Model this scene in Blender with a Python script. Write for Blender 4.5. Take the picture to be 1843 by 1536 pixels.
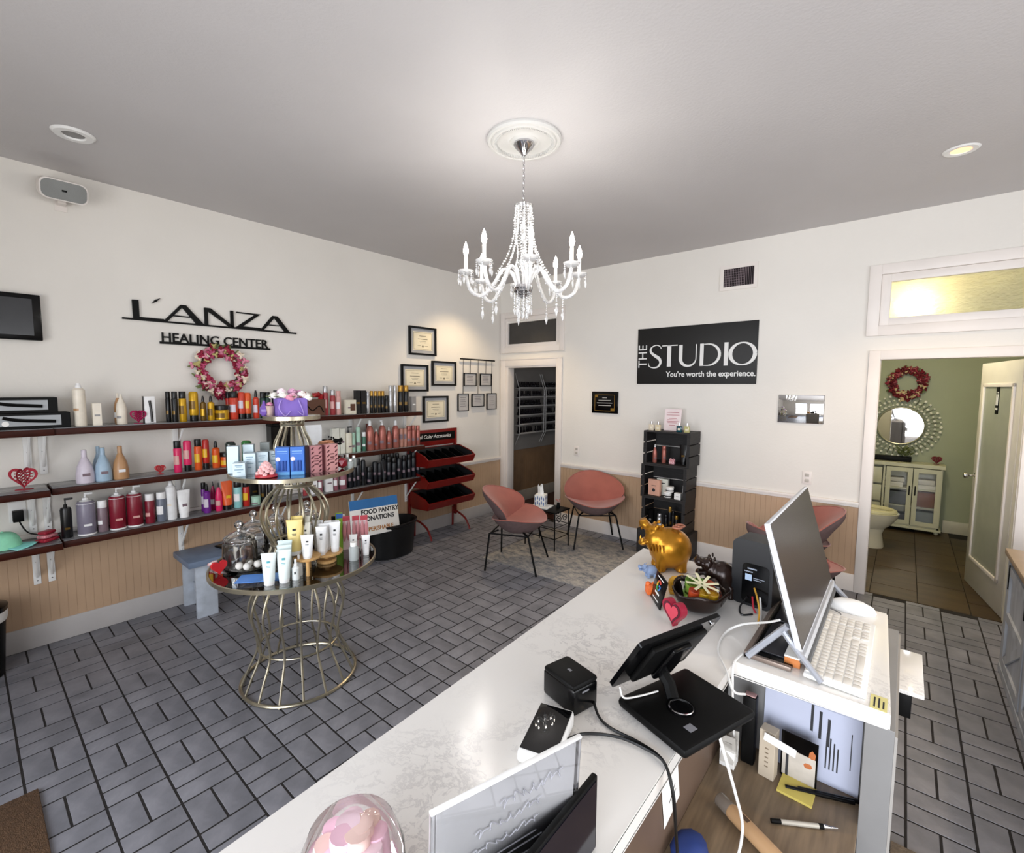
import bpy, bmesh, math, random
from math import sin, cos, pi, radians
from mathutils import Vector, Matrix
random.seed(7)
for o in list(bpy.data.objects): bpy.data.objects.remove(o)
S = bpy.context.scene; C = S.collection

# ---------------------------------------------------------------- camera
CR = Matrix(((0.7621604551,-0.0572832775,0.6448488712),(0.6473653768,0.0590782369,-0.7598867224),(0.0054322676,0.9966084427,0.0821103064)))
cam = bpy.data.cameras.new('camera'); camo = bpy.data.objects.new('camera', cam); C.objects.link(camo)
camo.matrix_world = Matrix.Translation((4.33912,-4.92465,1.75)) @ CR.to_4x4()
cam.sensor_width = 36; cam.lens = 841.0134/1843*36
cam.shift_x = (921.5-916.2665)/1843; cam.shift_y = (765.818-768)/1843
cam.clip_start = .02; cam.clip_end = 60
S.camera = camo
# ---------------------------------------------------------------- world, exposure
S.view_settings.view_transform = 'Standard'; S.view_settings.look = 'None'
S.view_settings.gamma = 1; S.view_settings.use_curve_mapping = False
S.view_settings.exposure = 0.0
W = bpy.data.worlds.new('sky'); S.world = W; W.use_nodes = True
bg = W.node_tree.nodes['Background']; bg.inputs[0].default_value = (.70,.82,1,1); bg.inputs[1].default_value = 1.0
# ---------------------------------------------------------------- daylight through the shop windows behind the camera
def area(name, loc, rot, sx, sy, power, col, spread=180):
    l = bpy.data.lights.new(name,'AREA'); l.shape='RECTANGLE'; l.size=sx; l.size_y=sy; l.energy=power; l.color=col; l.spread=radians(spread)
    o = bpy.data.objects.new(name,l); C.objects.link(o); o.location=loc; o.rotation_euler=rot; return o
for wx,wsx,e in ((2.75,1.4,.75),(5.0,2.2,1.35)):
    area('sky_light', (wx,-6.86,1.5), (radians(62),0,0), wsx, 2.0, 60*e, (.80,.88,1), 150)
    area('street_bounce', (wx,-6.86,1.3), (radians(108),0,0), wsx, 1.8, 48*e, (1,.95,.89), 160)
area('sky_light', (6.74,-3.6,1.6), (radians(75),0,radians(90)), 3.2, 1.9, 66, (.98,.97,.96))
def point(name, loc, power, col, r=.03):
    l = bpy.data.lights.new(name,'POINT'); l.energy=power; l.color=col; l.shadow_soft_size=r
    o = bpy.data.objects.new(name,l); C.objects.link(o); o.location=loc; return o
def spot(name, loc, power, col, ang=110, blend=.6, r=.05):
    l = bpy.data.lights.new(name,'SPOT'); l.energy=power; l.color=col; l.shadow_soft_size=r; l.spot_size=radians(ang); l.spot_blend=blend
    o = bpy.data.objects.new(name,l); C.objects.link(o); o.location=loc; return o
spot('recessed_or_added_lamp', (4.5,-1.04,3.12), 55, (1,.72,.42))
spot('recessed_or_added_lamp', (.62,-.95,3.12), 62, (1,.76,.46))
spot('recessed_or_added_lamp', (5.75,-2.9,3.12), 70, (1,.76,.48))  # added spot out of view, without a fitting, to warm the right-hand aisle
point('bathroom_lamp', (4.35,.75,2.5), 34, (1,.90,.70), .09)
point('back_room_lamp', (1.9,2.6,2.4), 7, (1,.9,.8), .1)

# ---------------------------------------------------------------- materials
def lin(h):
    if isinstance(h,str):
        h=h.lstrip('#'); c=[int(h[i:i+2],16)/255 for i in (0,2,4)]
    else: c=h
    return tuple((x/12.92 if x<=.04045 else ((x+.055)/1.055)**2.4) for x in c)
MC={}
def mat(name, col, rough=.5, metal=0, var=.06, scale=8, bump=0, bscale=60, spec=.5, trans=0, ior=1.45, emit=None, estr=0, coat=0, alpha=1, stretch=None, col2=None, rnd=0, detail=3, sheen=0):
    if name in MC: return MC[name]
    m=bpy.data.materials.new(name); m.use_nodes=True; nt=m.node_tree; N=nt.nodes; L=nt.links; b=N['Principled BSDF']
    c=lin(col); b.inputs['Roughness'].default_value=rough; b.inputs['Metallic'].default_value=metal
    b.inputs['Specular IOR Level'].default_value=spec; b.inputs['IOR'].default_value=ior
    b.inputs['Transmission Weight'].default_value=trans; b.inputs['Coat Weight'].default_value=coat; b.inputs['Alpha'].default_value=alpha
    if sheen: b.inputs['Sheen Weight'].default_value=sheen
    tc=N.new('ShaderNodeTexCoord'); mp=N.new('ShaderNodeMapping'); L.new(tc.outputs['Object'],mp.inputs[0])
    if stretch: mp.inputs['Scale'].default_value=stretch
    n=N.new('ShaderNodeTexNoise'); n.inputs['Scale'].default_value=scale; n.inputs['Detail'].default_value=detail; L.new(mp.outputs[0],n.inputs['Vector'])
    r=N.new('ShaderNodeValToRGB'); L.new(n.outputs[0],r.inputs[0])
    r.color_ramp.elements[0].position=.3; r.color_ramp.elements[1].position=.7
    c2=lin(col2) if col2 else tuple(min(1,x*(1+var)) for x in c)
    r.color_ramp.elements[0].color=(*[x*(1-var) for x in c],1); r.color_ramp.elements[1].color=(*c2,1)
    out=r.outputs[0]
    if rnd:
        oi=N.new('ShaderNodeObjectInfo'); g=N.new('ShaderNodeNewGeometry'); ad=N.new('ShaderNodeMath'); ad.operation='ADD'
        L.new(oi.outputs['Random'],ad.inputs[0]); L.new(g.outputs['Random Per Island'],ad.inputs[1])
        fr=N.new('ShaderNodeMath'); fr.operation='FRACT'; L.new(ad.outputs[0],fr.inputs[0])
        mr=N.new('ShaderNodeMapRange'); mr.inputs[3].default_value=1-rnd; mr.inputs[4].default_value=1+rnd; L.new(fr.outputs[0],mr.inputs[0])
        hs=N.new('ShaderNodeHueSaturation'); L.new(mr.outputs[0],hs.inputs['Value']); L.new(out,hs.inputs['Color']); out=hs.outputs[0]
    L.new(out,b.inputs['Base Color'])
    if bump:
        n2=N.new('ShaderNodeTexNoise'); n2.inputs['Scale'].default_value=bscale; n2.inputs['Detail'].default_value=2; L.new(mp.outputs[0],n2.inputs['Vector'])
        bp=N.new('ShaderNodeBump'); bp.inputs['Strength'].default_value=bump; bp.inputs['Distance'].default_value=.01; L.new(n2.outputs[0],bp.inputs['Height']); L.new(bp.outputs[0],b.inputs['Normal'])
    if emit: b.inputs['Emission Color'].default_value=(*lin(emit),1); b.inputs['Emission Strength'].default_value=estr
    MC[name]=m; return m
def glass(name, col='#ffffff', rough=0.02, op=.22, tint=None, ior=1.5):
    "thin glass: mostly see-through with a glossy coat, cheap for the renderer"
    if name in MC: return MC[name]
    m=bpy.data.materials.new(name); m.use_nodes=True; nt=m.node_tree; N=nt.nodes; L=nt.links; N.remove(N['Principled BSDF'])
    o=N['Material Output']; t=N.new('ShaderNodeBsdfTransparent'); t.inputs[0].default_value=(*lin(tint or col),1)
    g=N.new('ShaderNodeBsdfGlossy'); g.inputs['Roughness'].default_value=rough; g.inputs[0].default_value=(*lin(col),1)
    f=N.new('ShaderNodeFresnel'); f.inputs[0].default_value=ior; a=N.new('ShaderNodeMath'); a.operation='ADD'; a.use_clamp=True; a.inputs[1].default_value=op
    ns=N.new('ShaderNodeTexNoise'); ns.inputs['Scale'].default_value=30; ml=N.new('ShaderNodeMath'); ml.operation='MULTIPLY_ADD'; ml.inputs[1].default_value=.06
    L.new(ns.outputs[0],ml.inputs[0]); L.new(f.outputs[0],ml.inputs[2]); L.new(ml.outputs[0],a.inputs[0])
    mx=N.new('ShaderNodeMixShader'); L.new(a.outputs[0],mx.inputs[0]); L.new(t.outputs[0],mx.inputs[1]); L.new(g.outputs[0],mx.inputs[2]); L.new(mx.outputs[0],o.inputs[0])
    MC[name]=m; return m
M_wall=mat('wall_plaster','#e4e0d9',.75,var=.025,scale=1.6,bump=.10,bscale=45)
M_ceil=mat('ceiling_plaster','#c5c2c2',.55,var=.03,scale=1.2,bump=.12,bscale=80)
M_trim=mat('white_trim_paint','#e6dfd9',.4,var=.03,scale=4)
M_base=mat('baseboard_paint','#b9b5b3',.4,var=.05,scale=5)
M_wains=mat('beige_beadboard_paint','#bb9d80',.5,var=.06,scale=3)
M_grout=mat('dark_grout','#23201f',.9,var=.2,scale=30)
M_tile=mat('grey_floor_tile','#717279',.42,var=.14,scale=6,bump=.12,bscale=30,rnd=.10,col2='#8b8b92',detail=6)
M_btile=mat('brown_bathroom_tile','#43341f',.45,var=.3,scale=3,rnd=.16,stretch=(1,3.5,1),detail=6)
M_green=mat('sage_wall_paint','#a3a991',.7,var=.03,scale=3)
M_wood=mat('dark_stained_wood','#3a160c',.45,spec=.2,var=.3,scale=9,stretch=(6,1,6),detail=5)
M_sgl=mat('grey_glass_shelf_top','#6f7072',.12,var=.05,spec=.8)
M_white=mat('white_enamel','#eeeeec',.35,var=.02)
M_chrome=mat('chrome','#c9c9cc',.12,1,var=.05)
M_champ=mat('champagne_metal','#b5ad98',.28,.9,var=.08,scale=20)
M_black=mat('matte_black','#060606',.5,var=.2,spec=.18)
M_gloss=mat('gloss_black','#050506',.18,var=.1,spec=.3)
M_pink=mat('dusty_pink_velvet','#9f5a4d',.85,var=.12,scale=5,sheen=.4)
M_pinkout=mat('mauve_grey_fabric','#6b5857',.85,var=.1,scale=30,bump=.1)
M_crate=mat('black_stained_wood','#232121',.6,var=.35,scale=14,stretch=(1,1,8))
M_red=mat('red_lacquer','#74120d',.35,var=.12)
M_paper=mat('white_paper','#efeeea',.8,var=.02)
M_ink=mat('dark_ink','#2a2a2e',.7,var=.1)
M_gl=glass('clear_glass',op=.07)
M_crys=glass('cut_crystal',op=.30,rough=.08)
M_glt=glass('glass_table_top',op=.13,tint='#eef2ef')
M_gold=mat('gold_paint','#b07a22',.32,.75,var=.18,scale=10,bump=.05,bscale=20)

# ---------------------------------------------------------------- geometry helpers
class MB:
    def __init__(s): s.b=bmesh.new()
    def _t(s,vs,M):
        if M is not None: bmesh.ops.transform(s.b,matrix=M,verts=vs)
    def box(s,x0,x1,y0,y1,z0,z1,bev=0,M=None):
        r=bmesh.ops.create_cube(s.b,size=1)['verts']
        bmesh.ops.transform(s.b,matrix=Matrix.Translation(((x0+x1)/2,(y0+y1)/2,(z0+z1)/2))@Matrix.Diagonal((abs(x1-x0),abs(y1-y0),abs(z1-z0),1)),verts=r)
        if bev:
            es=list({e for v in r for e in v.link_edges}); q=bmesh.ops.bevel(s.b,geom=es,offset=bev,segments=2,affect='EDGES',profile=.5); r=list({v for f in q['faces'] for v in f.verts}|{v for v in r if v.is_valid})
        s._t(r,M); return s
    def cyl(s,p0,p1,r,r2=None,seg=12,caps=True):
        p0=Vector(p0);p1=Vector(p1);d=p1-p0
        q=bmesh.ops.create_cone(s.b,cap_ends=caps,segments=seg,radius1=r,radius2=r if r2 is None else r2,depth=d.length)['verts']
        bmesh.ops.transform(s.b,matrix=Matrix.Translation((p0+p1)/2)@d.to_track_quat('Z','Y').to_matrix().to_4x4(),verts=q); return s
    def sph(s,c,r,sub=2,sc=(1,1,1),M=None):
        q=bmesh.ops.create_icosphere(s.b,subdivisions=sub,radius=r)['verts']
        bmesh.ops.transform(s.b,matrix=Matrix.Translation(c)@(M or Matrix())@Matrix.Diagonal((*sc,1)),verts=q); return s
    def lathe(s,prof,c=(0,0,0),seg=16,sx=1,sy=1,M=None,cap=True):
        rings=[];nv=[]
        for r,z in prof:
            ring=[s.b.verts.new((c[0]+max(r,1e-4)*cos(2*pi*i/seg)*sx,c[1]+max(r,1e-4)*sin(2*pi*i/seg)*sy,c[2]+z)) for i in range(seg)]
            rings.append(ring);nv+=ring
        for a,b in zip(rings,rings[1:]):
            for i in range(seg): s.b.faces.new((a[i],a[(i+1)%seg],b[(i+1)%seg],b[i]))
        if cap:
            s.b.faces.new(rings[0][::-1]); s.b.faces.new(rings[-1])
        s._t(nv,M); return s
    def tube(s,pts,r,seg=8,closed=False,radii=None):
        P=[Vector(p) for p in pts];n=len(P);rings=[];up=None
        for i in range(n):
            if closed: t=P[(i+1)%n]-P[i-1]
            else: t=P[min(i+1,n-1)]-P[max(i-1,0)]
            t.normalize()
            if up is None:
                up=Vector((0,0,1)) if abs(t.z)<.9 else Vector((1,0,0))
            a=t.cross(up); a.normalize(); b=a.cross(t); b.normalize(); up=b
            rr=radii[i] if radii else r
            rings.append([s.b.verts.new(P[i]+rr*(cos(2*pi*k/seg)*a+sin(2*pi*k/seg)*b)) for k in range(seg)])
        m=n if closed else n-1
        for i in range(m):
            A=rings[i];B=rings[(i+1)%n]
            for k in range(seg): s.b.faces.new((A[k],A[(k+1)%seg],B[(k+1)%seg],B[k]))
        if not closed: s.b.faces.new(rings[0][::-1]); s.b.faces.new(rings[-1])
        return s
    def torus(s,c,R,r,seg=48,ms=8,sx=1,sy=1):
        return s.tube([(c[0]+R*sx*cos(2*pi*i/seg),c[1]+R*sy*sin(2*pi*i/seg),c[2]) for i in range(seg)],r,ms,True)
    def prism(s,poly,t,M=None):
        "2D polygon in local XZ, extruded t along +Y"
        a=[s.b.verts.new((p[0],0,p[1])) for p in poly]; b=[s.b.verts.new((p[0],t,p[1])) for p in poly]; n=len(poly)
        s.b.faces.new(a); s.b.faces.new(b[::-1])
        for i in range(n): s.b.faces.new((a[i],b[i],b[(i+1)%n],a[(i+1)%n]))
        s._t(a+b,M); return s
    def grid(s,fn,nu,nv,closeu=False):
        V=[[s.b.verts.new(fn(i/(nu if closeu else nu-1),j/(nv-1))) for j in range(nv)] for i in range(nu)]
        for i in range(nu if closeu else nu-1):
            for j in range(nv-1):
                s.b.faces.new((V[i][j],V[(i+1)%nu][j],V[(i+1)%nu][j+1],V[i][j+1]))
        return s
    def mesh(s,name,m,smooth=True):
        bmesh.ops.recalc_face_normals(s.b,faces=s.b.faces[:])
        me=bpy.data.meshes.new(name); s.b.to_mesh(me); s.b.free(); me.materials.append(m)
        if smooth and len(me.polygons):
            me.polygons.foreach_set('use_smooth',[True]*len(me.polygons))
            try: me.set_sharp_from_angle(angle=radians(38))
            except Exception: pass
        return me
def obj(name, mb, m, parent=None, label=None, loc=None, rotz=None, kind=None, smooth=True, M=None):
    me=mb.mesh(name,m,smooth) if isinstance(mb,MB) else mb
    o=bpy.data.objects.new(name,me); C.objects.link(o)
    if parent is not None: o.parent=parent
    if loc is not None: o.location=loc
    if rotz is not None: o.rotation_euler=(0,0,rotz)
    if M is not None: o.matrix_local=M
    if label: o['label']=label
    if kind: o['kind']=kind
    return o
def struct(name, mb, m, parent=None, **k):
    return obj(name,mb,m,parent,kind='structure' if parent is None else None,**k)
def thing(name,label,cat,loc=(0,0,0),rotz=0,group=None,rot=None):
    o=bpy.data.objects.new(name,None); C.objects.link(o); o.location=loc; o.rotation_euler=rot or (0,0,rotz); o.empty_display_size=.05
    o['label']=label; o['category']=cat
    if group: o['group']=group
    return o
def single(name,mb,m,label,cat,loc=(0,0,0),rotz=0,group=None,rot=None,kind=None):
    o=obj(name,mb,m,None,label,loc,rotz,kind); o['category']=cat
    if rot: o.rotation_euler=rot
    if group: o['group']=group
    return o
def dup(root,loc,rotz=0,label=None,group=None,scale=1):
    r=root.copy(); C.objects.link(r); r.location=loc; r.rotation_euler=(0,0,rotz); r.scale=(scale,)*3 if not isinstance(scale,tuple) else scale
    if label: r['label']=label
    if group: r['group']=group
    for ch in list(root.children):
        c=ch.copy(); C.objects.link(c); c.parent=r
        for g in list(ch.children):
            d=g.copy(); C.objects.link(d); d.parent=c
    return r
def textmesh(name,body,size,ext,m,align='LEFT',sx=1,bold=0,shear=0):
    cu=bpy.data.curves.new(name,'FONT'); cu.body=body; cu.size=size; cu.extrude=ext; cu.align_x=align; cu.offset=bold; cu.shear=shear; cu.resolution_u=3
    to=bpy.data.objects.new(name,cu); C.objects.link(to); bpy.context.view_layer.update()
    dg=bpy.context.evaluated_depsgraph_get(); me=bpy.data.meshes.new_from_object(to.evaluated_get(dg)); bpy.data.objects.remove(to)
    me.transform(Matrix.Diagonal((sx,1,1,1))); me.materials.clear(); me.materials.append(m); me.name=name
    return me
RX=Matrix.Rotation(radians(90),4,'X')
WL=Matrix.Rotation(radians(90),4,'Z')@RX      # text on the left wall (reads along +y, faces +x)
def smoothpath(pts,n=6):
    P=[Vector(p) for p in pts]; out=[]
    for i in range(len(P)-1):
        p0=P[max(i-1,0)];p1=P[i];p2=P[i+1];p3=P[min(i+2,len(P)-1)]
        for k in range(n):
            t=k/n; out.append(.5*((2*p1)+(-p0+p2)*t+(2*p0-5*p1+4*p2-p3)*t*t+(-p0+3*p1-3*p2+p3)*t**3))
    out.append(P[-1]); return out

# ================================================================ THE SHELL
H=3.147; XR=6.8; YF=-6.9
# floor with grout bed, basket-weave tiles as parts
fl=struct('floor',MB().box(-.3,XR+.1,YF-.1,  .06,-.06,-.0018),M_grout)
A0=.0023; TX,TY=.2106,.2098; OX,OY=.0173,-4.8405; G=.0045
def tilemesh(lx,ly): return MB().box(-lx/2+G,lx/2-G,-ly/2+G,ly/2-G,-.008,0,.0016).mesh('floor_tile',M_tile,False)
TMX=tilemesh(TX,TY/2); TMY=tilemesh(TX/2,TY)
tiles=[]
cp=camo.location; CRt=CR.transposed()
for i in range(-1,33):
    for j in range(-11,25):
        for k in (0,1):
            if (i+j)%2==0: u=(i+.5)*TX; v=(j+.25+.5*k)*TY; hor=True
            else: u=(i+.25+.5*k)*TX; v=(j+.5)*TY; hor=False
            x=OX+u*cos(A0)-v*sin(A0); y=OY+u*sin(A0)+v*cos(A0)
            hx=(TX/2 if hor else TX/4)-G; hy=(TY/4 if hor else TY/2)-G
            if x<.012 or x>XR-.1 or y>.056 or y<YF: continue
            cut=(max(x-hx,.014),min(x+hx,XR-.01),max(y-hy,YF),min(y+hy,.056))
            d=CRt@(Vector((x,y,0))-cp)
            vis=d.z<-.3 and abs(d.x/d.z)<1.15 and abs(d.y/d.z)<.95 and not (x>3.62 and x<4.3 and y<-3.05) and not (x>4.86 and y<-.7)
            tiles.append((-(d.length) if vis else -99-d.length,x,y,hor,cut,hx,hy))
tiles.sort(reverse=True)
tb=MB(); n=0
for q in tiles:
    _,x,y,hor,cut,hx,hy=q
    full=abs((cut[1]-cut[0])-2*hx)<1e-4 and abs((cut[3]-cut[2])-2*hy)<1e-4
    if n<300 and full and q[0]>-90:
        obj('floor_tile',TMX if hor else TMY,M_tile,fl,loc=(x,y,0),rotz=A0); n+=1
    else: tb.box(cut[0],cut[1],cut[2],cut[3],-.008,0)
obj('floor_tile',tb,M_tile,fl,kind='stuff',smooth=False)
# ceiling, with slightly glossy paint
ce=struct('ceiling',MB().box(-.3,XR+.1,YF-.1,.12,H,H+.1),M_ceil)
# left wall
struct('wall_left',MB().box(-.14,0,YF,.12,0,H),M_wall)
# beadboard panelling: boards with recessed grooves between them
def wains(n0,n1,z0,z1,ax,at,parent,m=M_wains,w=.045,t=.012):
    mb=MB(); k=n0
    while k<n1-.005:
        e=min(k+w,n1)
        if ax=='x': mb.box(at,at+t,k+.0008,e-.0008,z0,z1); 
        else: mb.box(k+.001,e-.001,at-t,at,z0,z1)
        k+=w
    if ax=='x': mb.box(at,at+t-.002,n0,n1,z0,z1)
    else: mb.box(n0,n1,at-t+.003,at,z0,z1)
    return mb
wl=bpy.data.objects['wall_left']
obj('beadboard_panelling',wains(YF,-.001,.14,.745,'x',0,wl),M_wains,wl,kind='stuff',smooth=False)
struct('trim_1',MB().box(0,.028,YF,0,.742,.768,.004).box(0,.018,YF,0,.722,.744,.003),M_trim)
struct('baseboard_left',MB().box(0,.02,YF,0,0,.152,.004),M_base)
# back wall with door and transom openings
def wallY(y0,y1,x0,x1,holes,m,name):
    xs=sorted({x0,x1,*[h[0] for h in holes],*[h[1] for h in holes]}); mb=MB()
    for a,b in zip(xs,xs[1:]):
        cuts=sorted([(h[2],h[3]) for h in holes if h[0]<=a+1e-6 and h[1]>=b-1e-6]); z=0
        for c0,c1 in cuts:
            if c0>z: mb.box(a,b,y0,y1,z,c0)
            z=c1
        if z<H: mb.box(a,b,y0,y1,z,H)
    return struct(name,mb,m)
wb=wallY(0,.12,0,XR,[(.142,.945,0,2.01),(.127,.93,2.325,2.61),(4.162,4.985,0,1.992),(4.196,5.02,2.325,2.618)],M_wall,'wall_back')
bd=wains(1.036,4.083,.14,.745,'y',0,wb)
obj('beadboard_panelling',bd,M_wains,wb,kind='stuff',smooth=False)
obj('beadboard_panelling',wains(5.065,XR,.14,.745,'y',0,wb),M_wains,wb,kind='stuff',smooth=False)
struct('trim_2',MB().box(1.036,4.083,-.028,0,.758,.784,.004).box(1.036,4.083,-.018,0,.738,.76,.003).box(5.065,XR,-.028,0,.758,.784,.004),M_trim)
struct('baseboard_back',MB().box(1.036,4.083,-.02,0,0,.152,.004).box(5.065,XR,-.02,0,0,.152,.004),M_trim)
# right wall with a window, front wall with shop windows (behind the camera)
def wallwin(name,mk,wins):
    o=struct(name,mk,M_wall)
mb=MB(); mb.box(XR,XR+.12,YF,-5.2,0,H).box(XR,XR+.12,-2.0,.12,0,H).box(XR,XR+.12,-5.2,-2.0,0,.6).box(XR,XR+.12,-5.2,-2.0,2.6,H)
struct('wall_right',mb,M_wall)
mb=MB(); mb.box(-.14,2.0,YF-.12,YF,0,H).box(3.5,3.9,YF-.12,YF,0,H).box(6.1,XR+.12,YF-.12,YF,0,H).box(2.0,3.5,YF-.12,YF,0,.35).box(2.0,3.5,YF-.12,YF,2.55,H).box(3.9,6.1,YF-.12,YF,0,.35).box(3.9,6.1,YF-.12,YF,2.55,H)
struct('wall_front',mb,M_wall)
def winframe(name,x0,x1,z0,z1,y):
    w=struct(name,MB().box(x0,x1,y-.02,y+.02,z0,z0+.05).box(x0,x1,y-.02,y+.02,z1-.05,z1).box(x0,x0+.05,y-.02,y+.02,z0,z1).box(x1-.05,x1,y-.02,y+.02,z0,z1).box((x0+x1)/2-.025,(x0+x1)/2+.025,y-.02,y+.02,z0,z1),M_trim)
    obj('pane',MB().box(x0,x1,y-.003,y+.003,z0,z1),glass('window_glass',op=.02),w)
winframe('window_1',2.0,3.5,.35,2.55,YF-.08); winframe('window_2',3.9,6.1,.35,2.55,YF-.08)
# door casings and transoms (picture-frame trim, proud of the wall)
def frameY(mb,x0,x1,z0,z1,w,y0,y1,bottom=True,bev=.003):
    mb.box(x0,x0+w,y0,y1,z0,z1,bev); mb.box(x1-w,x1,y0,y1,z0,z1,bev); mb.box(x0+w-.001,x1-w+.001,y0,y1,z1-w,z1,bev)
    if bottom: mb.box(x0+w-.001,x1-w+.001,y0,y1,z0,z0+w,bev)
    return mb
mb=MB(); frameY(mb,.02,1.036,0,2.112,.085,-.024,0,False); frameY(mb,.105,.982,0,2.047,.04,-.012,.12,False)
mb.box(.02,1.036,-.03,0,2.112,2.13,.003)
struct('trim_3',mb,M_trim)
mb=MB(); frameY(mb,.012,1.062,2.208,2.752,.075,-.024,0); frameY(mb,.087,.987,2.283,2.677,.045,-.006,.04)
w3=struct('window_3',mb,M_trim); obj('pane',MB().box(.12,.94,.03,.036,2.32,2.62),mat('dark_glass','#3b3835',.12,var=.1,spec=.6),w3)
mb=MB(); frameY(mb,4.083,5.065,0,2.063,.075,-.024,0,False); frameY(mb,4.140,5.01,0,2.010,.022,-.012,.12,False)
struct('trim_4',mb,M_trim)
mb=MB(); frameY(mb,4.052,5.16,2.183,2.753,.08,-.024,0); frameY(mb,4.132,5.08,2.263,2.673,.062,-.004,.04)
w4=struct('window_4',mb,M_trim)
g=mat('amber_textured_glass','#f6efc6',.45,trans=.75,bump=.9,bscale=28,var=.1,scale=6,stretch=(1,1,1.6))
obj('pane',MB().box(4.19,5.03,.03,.036,2.32,2.62),g,w4)
# ---------------------------------------------------------------- back room behind the left door
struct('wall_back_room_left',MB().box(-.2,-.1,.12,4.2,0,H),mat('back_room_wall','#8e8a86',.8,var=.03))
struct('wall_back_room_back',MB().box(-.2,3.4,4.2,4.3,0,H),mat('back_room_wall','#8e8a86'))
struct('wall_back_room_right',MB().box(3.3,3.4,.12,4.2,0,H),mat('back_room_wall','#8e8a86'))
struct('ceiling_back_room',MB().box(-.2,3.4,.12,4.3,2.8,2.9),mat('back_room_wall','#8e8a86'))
struct('floor_back_room',MB().box(-.2,3.4,.06,4.3,-.05,0),mat('dark_red_wood_floor','#3b1c14',.35,var=.3,scale=5,stretch=(1,6,1)))
br=bpy.data.objects['wall_back_room_left']
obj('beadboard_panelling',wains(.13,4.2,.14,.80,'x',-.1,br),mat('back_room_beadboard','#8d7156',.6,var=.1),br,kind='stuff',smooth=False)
struct('baseboard_back_room',MB().box(-.1,-.075,.12,4.2,0,.17,.004),mat('back_room_trim','#a49d95',.5))
# ---------------------------------------------------------------- bathroom
struct('floor_bathroom',MB().box(3.4,5.9,.06,2.9,-.05,-.004),M_grout)
fb=bpy.data.objects['floor_bathroom']
for i in range(7):
    for j in range(5):
        x0=3.56+i*.315; y0=.068+j*.55-(.0 if i%2 else .27)
        a,b=max(y0,.064),min(y0+.55,2.78)
        if b-a>.05: obj('floor_tile',MB().box(x0+.003,x0+.312,a+.003,b-.003,-.006,.002,.001),M_btile,fb,smooth=False)
struct('wall_bathroom_back',MB().box(3.4,5.9,2.8,2.9,0,2.8),M_green)
struct('wall_bathroom_left',MB().box(3.4,3.5,.12,2.8,0,2.8),M_green)
struct('wall_bathroom_right',MB().box(5.5,5.6,.12,2.8,0,2.8),M_green)
struct('ceiling_bathroom',MB().box(3.4,5.6,.12,2.9,2.8,2.9),mat('bathroom_ceiling','#d8cda8',.7))
struct('baseboard_bathroom',MB().box(4.76,5.5,2.782,2.8,0,.15,.004),mat('bathroom_trim','#c6c2b0',.4))
# bathroom door, open inwards
ang=math.atan2(.976-.16,4.857-5.0)
d=struct('door_1',MB().box(0,.84,-.018,.018,0.006,1.975,.002),mat('door_paint','#d3cfc6',.35,var=.03))
d.location=(5.0,.15,0); d.rotation_euler=(0,0,ang)
for sgn in (1,-1):
    y=sgn*.018
    mb=MB()
    for (a,b,c,e) in ((.10,.13,.24,1.80),(.71,.74,.24,1.80),(.10,.74,.24,.27),(.10,.74,1.77,1.80)): mb.box(a,b,min(y,y+sgn*.014),max(y,y+sgn*.014),c,e,.003)
    obj('panel_moulding',mb,M_trim,d)
obj('glass_panel',MB().box(.13,.71,.017,.021,.27,1.77),mat('frosted_glass','#9fa396',.35,var=.05),d,label='frosted glass door panel')
kb=obj('door_knob',MB().lathe([(.026,0),(.026,.004),(.010,.008),(.010,.04),(.022,.048),(.027,.062),(.022,.078),(.004,.083)],M=Matrix.Translation((.785,.018,.98))@Matrix.Rotation(radians(-90),4,'X')).lathe([(.026,0),(.026,.004),(.010,.008),(.010,.04),(.022,.048),(.027,.062),(.022,.078),(.004,.083)],M=Matrix.Translation((.785,-.018,.98))@Matrix.Rotation(radians(90),4,'X')),M_chrome,d)
sg=single('restroom_sign',MB().box(-.032,.032,0,.004,-.11,.11,.002),M_black,'narrow black restroom sign with white figures on the open bathroom door','sign')
sg.matrix_world=d.matrix_basis@Matrix.Translation((.42,.0205,1.66)); 
mb=MB()
for dx in (-.014,.012): mb.box(dx-.007,dx+.007,.004,.0055,-.04,.05).sph((dx,.0045,.064),.007,1,(1,.3,1))
mb.box(-.022,.022,.004,.0055,-.075,-.062)
obj('figures',mb,M_paper,sg)
# right-hand switch plate
t=thing('wall_switch','bronze wall switch plate on the strip right of the bathroom door','switch',(5.12,0,1.0))
obj('plate',MB().box(-.06,.06,-.007,0,-.06,.06,.003),mat('bronze_plate','#3a2418',.35,.6),t)
for dx in (-.025,.025): obj('toggle',MB().box(dx-.006,dx+.006,-.02,-.007,-.012,.012,.002),M_black,t)
# ceiling fittings
t=thing('recessed_light','recessed ceiling light glowing warm near the right edge','light',(4.5,-1.04,H))
obj('trim_ring',MB().lathe([(.048,-.001),(.05,-.006),(.075,-.008),(.085,-.001)],seg=32,cap=False),M_white,t)
obj('lamp',MB().lathe([(.0005,-.0025),(.048,-.0025)],seg=32,cap=False),mat('lamp_glow','#ffc070',emit='#ffb48c',estr=1.8),t)
t=thing('recessed_light','unlit round recessed ceiling light above the wall speaker','light',(.704,-4.42,H))
obj('trim_ring',MB().lathe([(.05,-.003),(.055,-.012),(.085,-.012),(.097,-.001)],seg=32,cap=False),M_white,t)
obj('lamp',MB().lathe([(.0005,-.002),(.05,-.002)],seg=32,cap=False),mat('unlit_lamp','#8c8a88',.5),t)
t=thing('recessed_light','lit recessed ceiling light half hidden behind the chandelier','light',(.62,-.95,H))
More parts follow.
